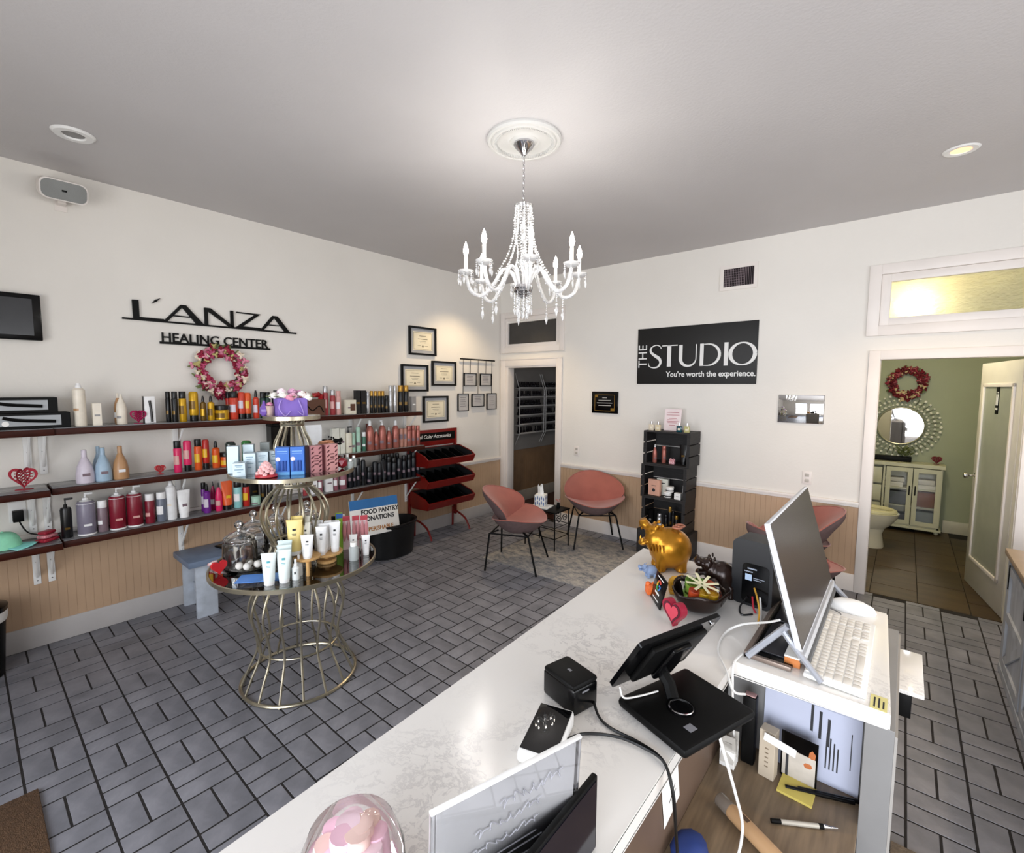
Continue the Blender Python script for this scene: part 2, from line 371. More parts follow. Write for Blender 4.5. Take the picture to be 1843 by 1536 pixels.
obj('trim_ring',MB().lathe([(.048,-.001),(.05,-.006),(.075,-.008),(.085,-.001)],seg=32,cap=False),M_white,t)
obj('lamp',MB().lathe([(.0005,-.0025),(.048,-.0025)],seg=32,cap=False),mat('lamp_glow','#ffc070'),t)
# ceiling medallion
mx,my=2.606,-2.764
t=thing('ceiling_medallion','round white plaster ceiling medallion around the chandelier canopy','medallion',(mx,my,H))
obj('rose',MB().lathe([(.21,0),(.212,-.012),(.204,-.022),(.192,-.024),(.186,-.018),(.178,-.026),(.165,-.026),(.158,-.014),(.10,-.012),(.085,-.018),(.075,-.012),(.06,-.022),(.001,-.022)],seg=64,cap=False),mat('medallion_plaster','#c6c5c2',.5,var=.02),t)
mb=MB()
for i in range(96): a=2*pi*i/96; mb.box(-.002,.002,-.006,.006,-.03,-.014,M=Matrix.Translation((.162*cos(a),.162*sin(a),0))@Matrix.Rotation(a+pi/2,4,'Z'))
obj('dentil_band',mb,mat('medallion_plaster','#c6c5c2'),t,smooth=False)

# ================================================================ LEFT WALL: signs, frames, television, speaker
def WLm(y,z,x=0): return Matrix.Translation((x,y,z))   # helper
def polyL(mb,poly,t=.018,x=.0):
    "polygon of (y,z) points on the left wall, standing t proud"
    a=[mb.b.verts.new((x,p[0],p[1])) for p in poly]; b=[mb.b.verts.new((x+t,p[0],p[1])) for p in poly]; n=len(poly)
    mb.b.faces.new(a[::-1]); mb.b.faces.new(b)
    for i in range(n): mb.b.faces.new((a[i],a[(i+1)%n],b[(i+1)%n],b[i]))
    return mb
t=thing('wall_lettering',"large black cut-out letters reading L'ANZA on a long bar on the left wall",'lettering',(0.001,-3.5,2.23))
SG={'base_bar':[(-4.127,2.234),(-2.869,2.236),(-2.869,2.223),(-4.127,2.222)],
'letter_l':[(-4.066,2.367),(-4.028,2.369),(-4.027,2.247),(-3.88,2.247),(-3.874,2.234),(-4.064,2.234)],
'accent':[(-3.949,2.354),(-3.928,2.385),(-3.894,2.401),(-3.918,2.373)]}
def sgn(name,polys):
    mb=MB()
    for p in polys: polyL(mb,[(a+3.5,b-2.23) for a,b in p])
    return obj(name,mb,M_black,t,smooth=False)
for k,v in SG.items(): sgn(k,[v])
sgn('letter_a',[[(-3.767,2.369),(-3.731,2.369),(-3.614,2.234),(-3.667,2.234),(-3.757,2.351)],[(-3.767,2.369),(-3.757,2.350),(-3.857,2.234),(-3.881,2.234)],[(-3.816,2.285),(-3.698,2.285),(-3.698,2.277),(-3.823,2.277)]])
sgn('letter_n',[[(-3.607,2.369),(-3.583,2.369),(-3.583,2.234),(-3.607,2.234)],[(-3.583,2.369),(-3.562,2.369),(-3.396,2.238),(-3.43,2.234),(-3.583,2.345)],[(-3.417,2.369),(-3.395,2.369),(-3.395,2.234),(-3.417,2.234)]])
sgn('letter_z',[[(-3.37,2.366),(-3.179,2.366),(-3.225,2.356),(-3.37,2.356)],[(-3.225,2.357),(-3.179,2.366),(-3.325,2.248),(-3.383,2.234)],[(-3.383,2.234),(-3.325,2.249),(-3.183,2.249),(-3.183,2.234)]])
sgn('letter_a',[[(-3.078,2.366),(-3.036,2.366),(-2.929,2.234),(-2.974,2.234),(-3.062,2.349)],[(-3.078,2.366),(-3.062,2.348),(-3.156,2.234),(-3.183,2.234)],[(-3.122,2.287),(-3.014,2.287),(-3.014,2.279),(-3.129,2.279)]])
t=thing('wall_lettering','smaller black letters reading HEALING CENTER on a bar above the left wreath','lettering',(0.001,-3.912,2.062))
me=textmesh('letters','HEALING CENTER',.0985,.007,M_black,sx=1.0,bold=.0008); xs=[v.co.x for v in me.vertices]; me.transform(Matrix.Diagonal((.775/(max(xs)-min(xs)),1,1,1)))
o=obj('letters',me,M_black,t); o.matrix_local=Matrix.Translation((.009,.008,.018))@WL
obj('base_bar',MB().box(0,.016,0,.805,0,.017),M_black,t)
# television
t=thing('television','black flat television partly cut off by the left edge','television',(0,-4.82,2.175))
obj('bezel',MB().box(.018,.055,-.29,.275,-.145,.145,.006),M_gloss,t)
obj('screen',MB().box(.053,.0565,-.265,.235,-.115,.115),mat('dark_screen','#2b2c2f',.2,var=.1),t)
obj('wall_bracket',MB().box(0,.02,-.1,.1,-.07,.07),M_black,t)
# wall speaker under the ceiling
t=thing('wall_speaker','white wall speaker with grey grille tucked under the ceiling at the left','speaker',(0,-4.41,3.0),0)
Ms=Matrix.Translation((.12,0,-.005))@Matrix.Rotation(radians(18),4,'Y')
def rr(w,h,r,n=5):
    out=[]
    for cx,cy,a0 in ((w-r,h-r,0),(-w+r,h-r,90),(-w+r,-h+r,180),(w-r,-h+r,270)):
        for k in range(n+1): a=radians(a0+90*k/n); out.append((cx+r*cos(a),cy+r*sin(a)))
    return out
obj('housing',MB().prism(rr(.115,.062,.04),.13,Ms@Matrix.Rotation(radians(-90),4,'Z')@Matrix.Translation((0,-.065,0))),M_trim,t)
o=obj('grille',MB().prism(rr(.107,.055,.036),.006,Ms@Matrix.Rotation(radians(-90),4,'Z')@Matrix.Translation((0,.066,0))),mat('grey_grille','#8a8c8a',.6,bump=.3,bscale=500),t)
obj('badge',MB().box(.0725,.074,-.012,.012,-.006,.006,M=Ms),M_black,t)
obj('bracket',MB().box(0,.07,-.02,.02,-.075,-.06).box(0,.006,-.03,.03,-.11,-.02),M_trim,t)
# framed certificates
def cert(y0,y1,z0,z1,label,group=None,seal=0):
    w=y1-y0;h=z1-z0
    t=thing('framed_certificate',label,'certificate',(0,(y0+y1)/2,(z0+z1)/2),0,group)
    mb=MB();f=.022
    for a in ((-w/2,-w/2+f,-h/2,h/2),(w/2-f,w/2,-h/2,h/2),(-w/2+f,w/2-f,-h/2,-h/2+f),(-w/2+f,w/2-f,h/2-f,h/2)): mb.box(0,.026,a[0],a[1],a[2],a[3],0)
    obj('frame',mb,M_gloss,t)
    obj('mat_board',MB().box(.004,.010,-w/2+f,w/2-f,-h/2+f,h/2-f),mat('grey_mat_board','#a7a8ab',.8),t)
    obj('certificate_sheet',MB().box(.0105,.0125,-w/2+f+.035,w/2-f-.035,-h/2+f+.035,h/2-f-.035),mat('cream_certificate','#e6ddc4',.8),t)
    mb=MB(); a=w/2-f-.045; b=h/2-f-.045
    for q in ((-a,a,b-.003,b),(-a,a,-b,-b+.003),(-a,-a+.003,-b,b),(a-.003,a,-b,b)): mb.box(.0125,.0132,*q)
    for zz,ww in ((.055,.05),(.02,.07),(-.005,.05),(-.02,.04)): mb.box(.0125,.0132,-ww,ww,zz,zz+(.006 if zz>.01 else .003))
    mb.box(.0125,.0132,-.075,-.03,-.055,-.052).box(.0125,.0132,.03,.075,-.055,-.052).lathe([(.012,0),(.012,.001)],M=Matrix.Translation((.0125,0,-.06))@Matrix.Rotation(pi/2,4,'Y'))
    obj('print',mb,mat('certificate_ink','#6b6048',.8),t)
cert(-1.585,-1.188,2.11,2.435,'black framed certificate highest on the left wall')
cert(-1.699,-1.313,1.69,1.998,'black framed certificate at the left of the middle pair, above the top shelf end')
cert(-1.254,-.866,1.757,2.055,'black framed certificate at the right of the middle pair')
cert(-1.393,-1.0,1.32,1.635,'black framed certificate lowest of the four, above the red rack')
# small frames hanging from a rod
t=thing('hanging_frame_rod','thin black rod with five cords for small frames beside the left doorway','rod',(0,-.48,2.1))
obj('rod',MB().cyl((.03,-.32,0),(.03,.32,0),.009),M_black,t)
SF=[(-.731,-.508,1.758,1.924,1,'upper left'),(-.435,-.218,1.76,1.924,1,'upper right'),(-.84,-.652,1.438,1.66,0,'lower left'),(-.592,-.36,1.487,1.656,0,'lower middle'),(-.306,-.115,1.441,1.661,0,'lower right')]
for i,(y0,y1,z0,z1,_,n) in enumerate(SF):
    yc=(y0+y1)/2
    obj('cord',MB().cyl((.028,yc+.48,0),(.02,yc+.48,z1-2.1),.0035,seg=6),M_black,t)
    u=thing('hanging_picture','small black framed card hanging from the rod, %s of the five'%n,'picture frame',(.012,yc,(z0+z1)/2))
    w=(y1-y0)/2;h=(z1-z0)/2;f=.009;mb=MB()
    for a in ((-w,-w+f,-h,h),(w-f,w,-h,h),(-w+f,w-f,-h,-h+f),(-w+f,w-f,h-f,h)): mb.box(0,.018,*a)
    obj('frame',mb,M_black,u); obj('card',MB().box(.004,.009,-w+f,w-f,-h+f,h-f),mat('pale_card','#b9b7b6',.6),u)
    mb=MB()
    for k in range(5): mb.box(.009,.0096,-w*.55,w*(.5-.1*(k%2)),h*(.5-.24*k),h*(.5-.24*k)+.006)
    obj('print',mb,mat('card_ink','#77747a' if i!=3 else '#9a5d63',.8),u)
# ---------------------------------------------------------------- shelves with brackets
def shelf(z,y0,y1,d,label):
    t=thing('wall_shelf',label,'shelf',(0,(y0+y1)/2,z)); L=(y1-y0)/2
    obj('board',MB().box(.004,d,-L,L,-.046,-.006,.002),M_wood,t)
    obj('glass_top',MB().box(.006,d-.012,-L+.004,L-.004,-.006,-.0002,.001),M_sgl,t,label='grey glass sheet lying on the board')
    return t
shelf(1.4745,-4.55,-1.60,.255,'long dark wood top shelf on the left wall')
shelf(1.094,-4.575,-1.565,.255,'long dark wood middle shelf on the left wall')
shelf(.743,-4.54,-1.569,.255,'long dark wood bottom shelf on the left wall')
shelf(1.4745,-5.9,-4.545,.27,'dark wood top shelf section at the left edge under the boxed tools')
shelf(1.094,-5.9,-4.585,.30,'dark wood middle shelf section at the left edge')
shelf(.743,-5.9,-4.545,.29,'dark wood bottom shelf section at the left edge')
def bracket(y,z,pos):
    t=thing('shelf_bracket','white metal shelf bracket under the %s'%pos,'bracket',(0,y,z-.0465))
    obj('wall_plate',MB().box(0,.017,-.018,.018,-.27,0,.001),M_white,t); obj('arm',MB().box(0,.22,-.012,.012,-.006,0,.001),M_white,t)
    mb=MB().tube([(.014,0,-.22),(.21,0,-.004)],.008,6); obj('brace',mb,M_white,t)
    obj('screw',MB().sph((.017,0,-.245),.005,1).sph((.017,0,-.12),.005,1),M_chrome,t)
for zz,nm in ((1.4745,'top'),(1.094,'middle'),(.743,'bottom')):
    for y,pn in ((-4.655,'%s shelf, just left of the shelf joint'),(-4.585,'%s shelf at the shelf joint'),(-3.845,'%s shelf below the bright pink and gold bottles'),(-3.1,'%s shelf behind the tiered table'),(-2.335,'%s shelf right of the tiered table'),(-1.655,'right end of the %s shelf')):
        bracket(y,zz,pn%nm)
# ---------------------------------------------------------------- red display rack
t=thing('display_rack','red wooden display rack with three slanted bins of hair tools by the corner','rack',(0,-1.27,0))
Lr=.36
for y in (-Lr,Lr):
    obj('side_panel',MB().box(.02,.06,y-.012,y+.012,.14,1.21,.002),M_red,t)
obj('header_board',MB().box(.03,.055,-Lr-.02,Lr+.02,1.045,1.235,.003),M_red,t)
obj('header_panel',MB().box(.055,.060,-Lr+.02,Lr-.02,1.105,1.20),M_black,t)
me=textmesh('lettering','Nail Color Accessories',.062,.001,M_paper,'CENTER',sx=.92,shear=.3); o=obj('lettering',me,M_paper,t); o.matrix_local=Matrix.Translation((.0615,0,1.135))@WL
for z in (.90,.655,.415):
    mb=MB()
    prof=[(.045,z+.13),(.05,z+.005),(.10,z-.055),(.36,z-.04),(.395,z+.03),(.375,z+.03)]
    def qy(poly,y0,y1):
        a=[mb.b.verts.new((p[0],y0,p[1])) for p in poly]; b=[mb.b.verts.new((p[0],y1,p[1])) for p in poly]
        for i in range(len(poly)-1): mb.b.faces.new((a[i],a[i+1],b[i+1],b[i]))
        return a,b
    b=obj('bin',MB(),M_red,t) if 0 else None
    a_,b_=qy(prof,-Lr,Lr); mb2=mb
    bn=obj('bin',mb2,M_red,t,smooth=False); sm=bn.modifiers.new('thickness','SOLIDIFY'); sm.thickness=.012; sm.offset=0
    for y in (-Lr-.006,Lr-.006):
        obj('bin_end',MB().prism([(.045,z+.13),(.05,z+.005),(.10,z-.055),(.36,z-.04),(.395,z+.03),(.33,z+.075),(.12,z+.135)],.012,Matrix.Translation((0,y,0))),M_red,bn)
    for k in range(1,6):
        y=-Lr+2*Lr*k/6; obj('divider',MB().prism([(.055,z+.1),(.06,z),(.11,z-.04),(.35,z-.03),(.38,z+.01),(.14,z+.10)],.005,Matrix.Translation((0,y,0))),M_black,bn)
    mb=MB(); qy([(.058,z+.125),(.062,z+.012),(.108,z-.043),(.352,z-.028),(.375,z+.018)],-Lr+.012,Lr-.012); obj('bin_lining',mb,mat('charcoal_lining','#17181a',.6),bn,smooth=False)
    for y in (-Lr+.007,Lr-.012): obj('bin_lining',MB().prism([(.055,z+.12),(.06,z+.01),(.105,z-.045),(.352,z-.03),(.38,z+.02),(.33,z+.068),(.12,z+.125)],.005,Matrix.Translation((0,y,0))),MC['charcoal_lining'],bn)
    random.seed(int(z*100))
for s in (-1,1):
    y=s*(Lr-.06)
    obj('leg',MB().tube(smoothpath([(.06,y,.2),(.16,y,.19),(.29,y,.13),(.36,y,.0125)]),.012,6),M_red,t)
    obj('leg',MB().tube([(.06,y,.25),(.055,y,.0125)],.013,6),M_red,t)
# packets lying in the bins
k=0
for z,row in ((.90,'top'),(.655,'middle'),(.415,'lowest')):
    for i in range(6):
        y=-1.27-Lr+2*Lr*(i+.5)/6
        u=thing('accessory_packet','dark accessory packet in pocket %s from the left of the %s red bin'%(['one','two','three','four','five','six'][i],row),'packet',(.22,y,z-.026))
        obj('card',MB().box(-.12,.12,-.045,.045,0,.006,M=Matrix.Rotation(radians(-6),4,'Y')),M_black,u)
        obj('clip',MB().box(.02,.09,-.03,.03,.014,.03,.004).box(-.09,-.03,-.035,.035,.016,.03,.004),mat('dark_plastic','#17181a',.3) if (i+k)%3 else mat('silver_clip','#8c8f93',.3,.6),u)
        k+=1
# ---------------------------------------------------------------- black donation bin and its sign
t=thing('donation_bin','large black plastic bin on the floor below the shelves','bin',(.30,-2.08,0))
obj('tub',MB().lathe([(.20,.0),(.215,.01),(.240,.32),(.257,.33),(.257,.352),(.240,.352),(.228,.32),(.2,.02),(.001,.02)],seg=32,sx=.86,sy=1.2,cap=False),mat('black_plastic','#0d0e10',.35,var=.2),t)
t=thing('donation_sign','tilted white and blue FOOD PANTRY DONATIONS board standing in the black bin','sign',(.47,-2.345,.49),0)
t.matrix_world=Matrix.Translation((.45,-2.355,.480))@Matrix.Rotation(radians(-3),4,'X')@Matrix.Rotation(radians(-12),4,'Y')
obj('board',MB().box(-.004,.004,-.27,.27,-.17,.18,.001),M_paper,t)
obj('blue_band',MB().box(.004,.0052,-.27,.27,.09,.18),mat('sign_blue','#2f6fae',.6),t)
for s,z,sz in (('FOOD PANTRY',.035,.061),('DONATIONS',-.03,.061)):
    me=textmesh('lettering',s,sz,.0006,M_ink,'LEFT',1.02,.0022); o=obj('lettering',me,M_ink,t); o.matrix_local=Matrix.Translation((.0048,-.155,z))@WL
me=textmesh('lettering','NON-PERISHABLE',.054,.0006,M_ink,'LEFT',1.0,.0015); o=obj('lettering',me,mat('sign_ochre','#a9702a',.6),t,label='ochre lettering at the foot of the board'); o.data.materials[0]=MC['sign_ochre']; o.matrix_local=Matrix.Translation((.0048,-.235,-.13))@WL
# ---------------------------------------------------------------- bench
mbn=mat('blue_grey_paint','#6f7f96',.45,var=.1,scale=10); mwb=mat('weathered_white_paint','#b7bfca',.5,var=.14,scale=14)
t=thing('bench','low blue-grey topped bench with white slab legs against the left wall','bench',(.23,-3.35,0))
obj('bench_top',MB().box(-.19,.19,-.56,.52,.405,.45,.006),mbn,t)
for y in (-.42,.38):
    obj('leg',MB().box(-.18,-.15,y-.09,y+.05,0,.405,.003),mwb,t); obj('leg',MB().box(.13,.16,y-.09,y+.05,0,.405,.003),mwb,t)
    obj('cross_rail',MB().box(-.15,.13,y-.03,y,.12,.19,.003),mwb,t)
t=thing('tablet','dark tablet lying on the bench behind the glass jar','tablet',(.2,-3.56,.451),radians(12)); obj('body',MB().box(-.06,.10,-.09,.09,0,.012,.004),M_black,t); obj('screen',MB().box(-.05,.09,-.08,.08,.012,.0128),M_gloss,t)
# power plug
t=thing('wall_socket','white wall socket with black adapter under the middle shelf at the left','socket',(0,-4.71,.92))
obj('plate',MB().box(0,.006,-.05,.03,-.06,.075,.002),M_white,t); obj('adapter',MB().box(.006,.06,-.035,.015,-.05,.02,.004),M_black,t)
obj('cable',MB().tube(smoothpath([(.04,-.01,-.04),(.05,.03,-.13),(.06,.12,-.162),(.05,.2,-.165)]),.004,6),M_black,t)
# waste bin at the left edge
t=thing('waste_bin','dark waste bin with pale bag rim at the left edge of the floor','waste bin',(.24,-4.96,0))
obj('body',MB().lathe([(.12,0),(.125,.01),(.15,.40),(.145,.40),(.12,.015),(.001,.015)],seg=28,cap=False),M_black,t)
obj('bag_rim',MB().lathe([(.152,.34),(.156,.36),(.156,.40),(.15,.402)],seg=28,cap=False),M_paper,t,label='pale plastic bag folded over the rim')
obj('lid',MB().lathe([(.158,.40),(.16,.425),(.10,.45),(.001,.455)],seg=28,cap=False),M_gloss,t)
# ---------------------------------------------------------------- wreaths
def wreath(name,label,loc,R,rot,n,cols,depth=.05,facing='x'):
    t=thing(name,label,'wreath',loc,rot=rot)
    ring=obj('twig_ring',MB().torus((0,0,0),R,.012,40,6).torus((0,0,.008),R*.96,.007,36,5),mat('twig','#4a3a2a',.8,var=.3),t)
    rs=random.Random(n)
    mats=[mat('petal_'+c,c,.7,var=.15,scale=40) for c in cols]
    leafm=mat('wreath_leaf','#6f7a4a',.7,var=.25,scale=30)
    for i in range(int(n*.35)):
        a=rs.uniform(0,2*pi); rr_=R*rs.uniform(.85,1.25); b=a+rs.uniform(-1,1)
        M=Matrix.Translation((rr_*cos(a),rr_*sin(a),rs.uniform(0,.03)))@Matrix.Rotation(b,4,'Z')@Matrix.Rotation(rs.uniform(-.6,.3),4,'Y')
        obj('leaf',MB().sph((.02,0,0),.02,1,(1.3,.42,.12),None) if 0 else LEAF,leafm,t,M=M)
    for i in range(n):
        a=2*pi*i/n+rs.uniform(-.1,.1); rr_=R*(1+rs.uniform(-.26,.32)); s=rs.uniform(1.0,1.6)
        M=Matrix.Translation((rr_*cos(a),rr_*sin(a),rs.uniform(.012,depth)))@Matrix.Rotation(rs.uniform(0,6),4,'Z')@Matrix.Rotation(rs.uniform(-.8,.8),4,'X')@Matrix.Diagonal((s,s,s,1))
        m=rs.choice(mats); obj('tulip_bloom',BLOOM[m.name] if m.name in BLOOM else BLOOM.setdefault(m.name,bloom(m)),m,t,M=M)
    if facing=='x':
        for k in range(16):
            M=Matrix.Translation((rs.uniform(-.05,.03),-R-.045+rs.uniform(-.03,.03),rs.uniform(.01,.05)))@Matrix.Rotation(rs.uniform(0,6),4,'Z')@Matrix.Rotation(rs.uniform(-.8,.8),4,'X')@Matrix.Diagonal((1.4,1.4,1.4,1))
            m=mats[(0,4,5)[k%3]]; obj('tulip_bloom',BLOOM.get(m.name) or BLOOM.setdefault(m.name,bloom(m)),m,t,M=M)
    return t
def bloom(m):
    mb=MB()
    for k in range(3):
        mb.sph((.006*cos(k*2.09),.006*sin(k*2.09),.002),.017,1,(.75,.55,1.05),Matrix.Rotation(k*2.09,4,'Z')@Matrix.Rotation(radians(75),4,'Y'))
    return mb.mesh('tulip_bloom',m)
BLOOM={}; LEAF=MB().sph((.02,0,0),.022,1,(1.35,.4,.14)).mesh('leaf',mat('wreath_leaf','#6f7a4a',.7,var=.25,scale=30))
rotL=(radians(90),0,radians(90))
wreath('flower_wreath','pink, crimson and cream tulip wreath hanging above the top shelf on the left wall',(.02,-3.52,1.875),.150,rotL,150,['#8e1535','#b6456a','#d98ba0','#e8d9c4','#7a1028','#a52a4a','#c06080','#b9ad70'],.055)

# ================================================================ PRODUCTS ON THE SHELVES
PC=dict(cream='#e6ddcd',tan='#b48a62',white='#ececec',black='#0d0d0f',gold='#c79a1e',darkgold='#6a4f1a',red='#b2241c',coral='#c8402c',orange='#d9571f',darkgreen='#15352c',rosered='#9c3a3e',silver='#b5b5b6',pinkish='#d3a19b',ivory='#ddd8c6',goldcap='#b38a3e',grey='#8f8d8c',lavender='#cfc6d2',paleblue='#9fb8cc',pink='#d92a62',offwhite='#dfe0d4',mint='#a7cdb8',green='#3f6f5c',brownred='#6d2f28',copper='#a8655a',copperlight='#b98574',lavsilver='#7f7a8a',mauve='#7d6a72',crimson='#7d1a2c',bluegrey='#6b7280',purple='#6f2a8a',magenta='#a31a52',teal='#8cc6c6',mauverose='#8a5560',blackblue='#12151c',yellow='#e3b52a',brown='#5b3a2a',blue='#2e62ab',paleb='#b9cfda')
def pm(c): 
    met=.7 if c in('silver','goldcap') else (.35 if c in ('gold','copper','darkgold') else 0)
    return mat('pack_'+c,PC[c],.32,met,var=.05,scale=30)
LAB={'black':'darkgold','gold':'darkgold','darkgold':'gold','coral':'lavender','orange':'yellow','red':'yellow','pink':'pinkish','darkgreen':'darkgold','cream':'grey','crimson':'pinkish','purple':'lavender','blackblue':'mauve','rosered':'pinkish'}
def product(y,x,z,r,h,kind,c1,c2,lab,group,rz=0,rs=random.Random(3)):
    cat={'box':'box','blister':'package','jar':'jar','tube':'tube','flat':'tube','aero':'can'}.get(kind,'bottle')
    t=thing({'box':'carton','blister':'blister_pack','jar':'cosmetic_jar','tube':'cosmetic_tube','flat':'squeeze_tube','aero':'aerosol_can'}.get(kind,'cosmetic_bottle'),lab,cat,(x,y,z),rz,group)
    a,b=pm(c1),pm(c2); dot=pm(LAB.get(c1,'mauve' if c1 in('white','offwhite','ivory','copper','copperlight','lavender','paleblue','mint') else 'white'))
    L=lambda p,m,nm,**k: obj(nm,MB().lathe(p,seg=14,**k),m,t)
    aw=.5 if c1 in('black','blackblue','white','cream','copper','silver','crimson','mauve') else .8
    hk=.35 if c1 in('black','blackblue','white','cream','copper','silver','crimson','mauve','green','mint') else .8
    band=lambda z0,z1,rr_,m=dot: obj('printed_label',MB().grid(lambda u,v:((rr_+.0007)*cos(-.75+(2*u-1)*aw),(rr_+.0007)*sin(-.75+(2*u-1)*aw),z0+(z1-z0)*v*hk),7,2),m,t)
    if kind=='cyl':
        L([(r*.92,0),(r,.004),(r,h*.74),(r*.9,h*.77)],a,'body'); L([(r*.86,h*.765),(r*.9,h*.78),(r*.9,h*.985),(r*.84,h)],b,'cap'); band(h*.25,h*.6,r)
    elif kind=='tube':
        L([(r*.85,0),(r*.88,.003),(r*.88,h*.2)],b,'cap'); L([(r*.9,h*.2),(r,h*.26),(r,h*.93),(r*.8,h*.99),(r*.3,h)],a,'body'); band(h*.4,h*.75,r)
    elif kind=='aero':
        L([(r*.95,0),(r,.004),(r,h*.84),(r*.6,h*.89)],a,'body'); L([(r*.5,h*.89),(r*.45,h*.95),(r*.36,h*.96),(r*.3,h)],b,'nozzle'); band(h*.36,h*.52,r,pm('cream') if c1=='white' else pm('tan'))
    elif kind=='nozz':
        L([(r*.9,0),(r,.004),(r*1.0,h*.5),(r*.85,h*.66),(r*.35,h*.84)],a,'body'); L([(r*.34,h*.84),(r*.22,h*.92),(r*.14,h)],b,'nozzle'); band(h*.2,h*.42,r)
    elif kind=='spray':
        L([(r*.92,0),(r,.004),(r,h*.7),(r*.5,h*.76)],a,'body'); L([(r*.45,h*.76),(r*.5,h*.82),(r*.4,h*.92),(r*.25,h)],b,'spray_head'); band(h*.2,h*.55,r)
    elif kind=='jar':
        L([(r*.9,0),(r,.006),(r,h*.66),(r*.95,h*.7)],a,'body'); L([(r*1.01,h*.7),(r*1.02,h*.74),(r*1.02,h*.97),(r*.96,h)],b,'lid'); band(h*.15,h*.55,r)
    elif kind=='bell':
        L([(r*.96,0),(r,.006),(r*.99,h*.28),(r*.82,h*.5),(r*.5,h*.68),(r*.3,h*.78)],a,'body'); L([(r*.3,h*.78),(r*.29,h*.98),(r*.25,h)],b,'cap'); obj('printed_label',MB().box(r*.93,r*1.005,-r*.4,r*.4,h*.22,h*.30),dot,t)
    elif kind in('round','pumpround'):
        L([(r*.92,0),(r,.006),(r,h*.62),(r*.8,h*.74),(r*.4,h*.82)],a,'body'); band(h*.2,h*.5,r)
        if kind=='round': L([(r*.42,h*.82),(r*.42,h*.95),(r*.3,h)],b,'cap')
        else:
            obj('pump',MB().lathe([(r*.4,h*.82),(r*.4,h*.88),(r*.15,h*.89),(r*.15,h*.95)],seg=12).box(-.004,.026,-.006,.006,h*.945,h,.002,Matrix.Rotation(-pi/2,4,'Z')),b,t)
    elif kind in('pump','pumpbig'):
        k=.76 if kind=='pump' else .8
        L([(r*.94,0),(r,.004),(r,h*k*.94),(r*.85,h*k)],a,'body')
        if kind=='pumpbig': L([(r*1.005,h*k*.93),(r*1.01,h*k*.94),(r*.6,h*k+.004),(r*.3,h*k+.01)],b,'shoulder_cap'); L([(r*1.01,0),(r*1.015,.004),(r*1.01,.010)],b,'foot_ring')
        obj('pump',MB().lathe([(r*.33,h*k),(r*.33,h*(k+.08)),(r*.12,h*(k+.09)),(r*.12,h*.95)],seg=12).box(-.005,.038,-.006,.006,h*.95,h,.002,Matrix.Rotation(radians(80),4,'Z')),b,t)
        obj('printed_label',MB().box(r*.94,r*1.004,-r*.42,r*.42,h*.22,h*.27),dot,t)
    elif kind=='flat':
        def fn(u,v):
            an=2*pi*u; s=r*(.9+.25*v); th=r*.9*(1-v)+.0015
            return (th*cos(an),s*sin(an),h*(.16+.84*v))
        obj('body',MB().grid(fn,16,6,True),a,t); L([(r*.8,0),(r*.8,h*.17)],b,'cap'); obj('printed_label',MB().box(r*.5,r*.66,-r*.4,r*.4,h*.4,h*.5),dot,t)
    elif kind=='box':
        d=min(r*.9,.022); obj('body',MB().box(-d,d,-r,r,0,h,.001),a,t,smooth=False); obj('printed_label',MB().box(d,d+.0006,-r*.6,r*.6,h*.42,h*.5),dot,t)
        if 'square' in lab: obj('printed_square',MB().box(d,d+.001,-.01,r*.72,h*.25,h*.72),pm('brown'),t)
    elif kind=='blister':
        obj('body',MB().box(-.02,.015,-r,r,0,h,.002),a,t); obj('brush',MB().tube([(.016,r*.3,.01),(.018,r*.2,h*.5),(.017,0,h*.85)],.008,8),b,t); obj('card_edge',MB().box(-.022,.017,-r-.003,-r,0,h+.002),b,t)
    return t
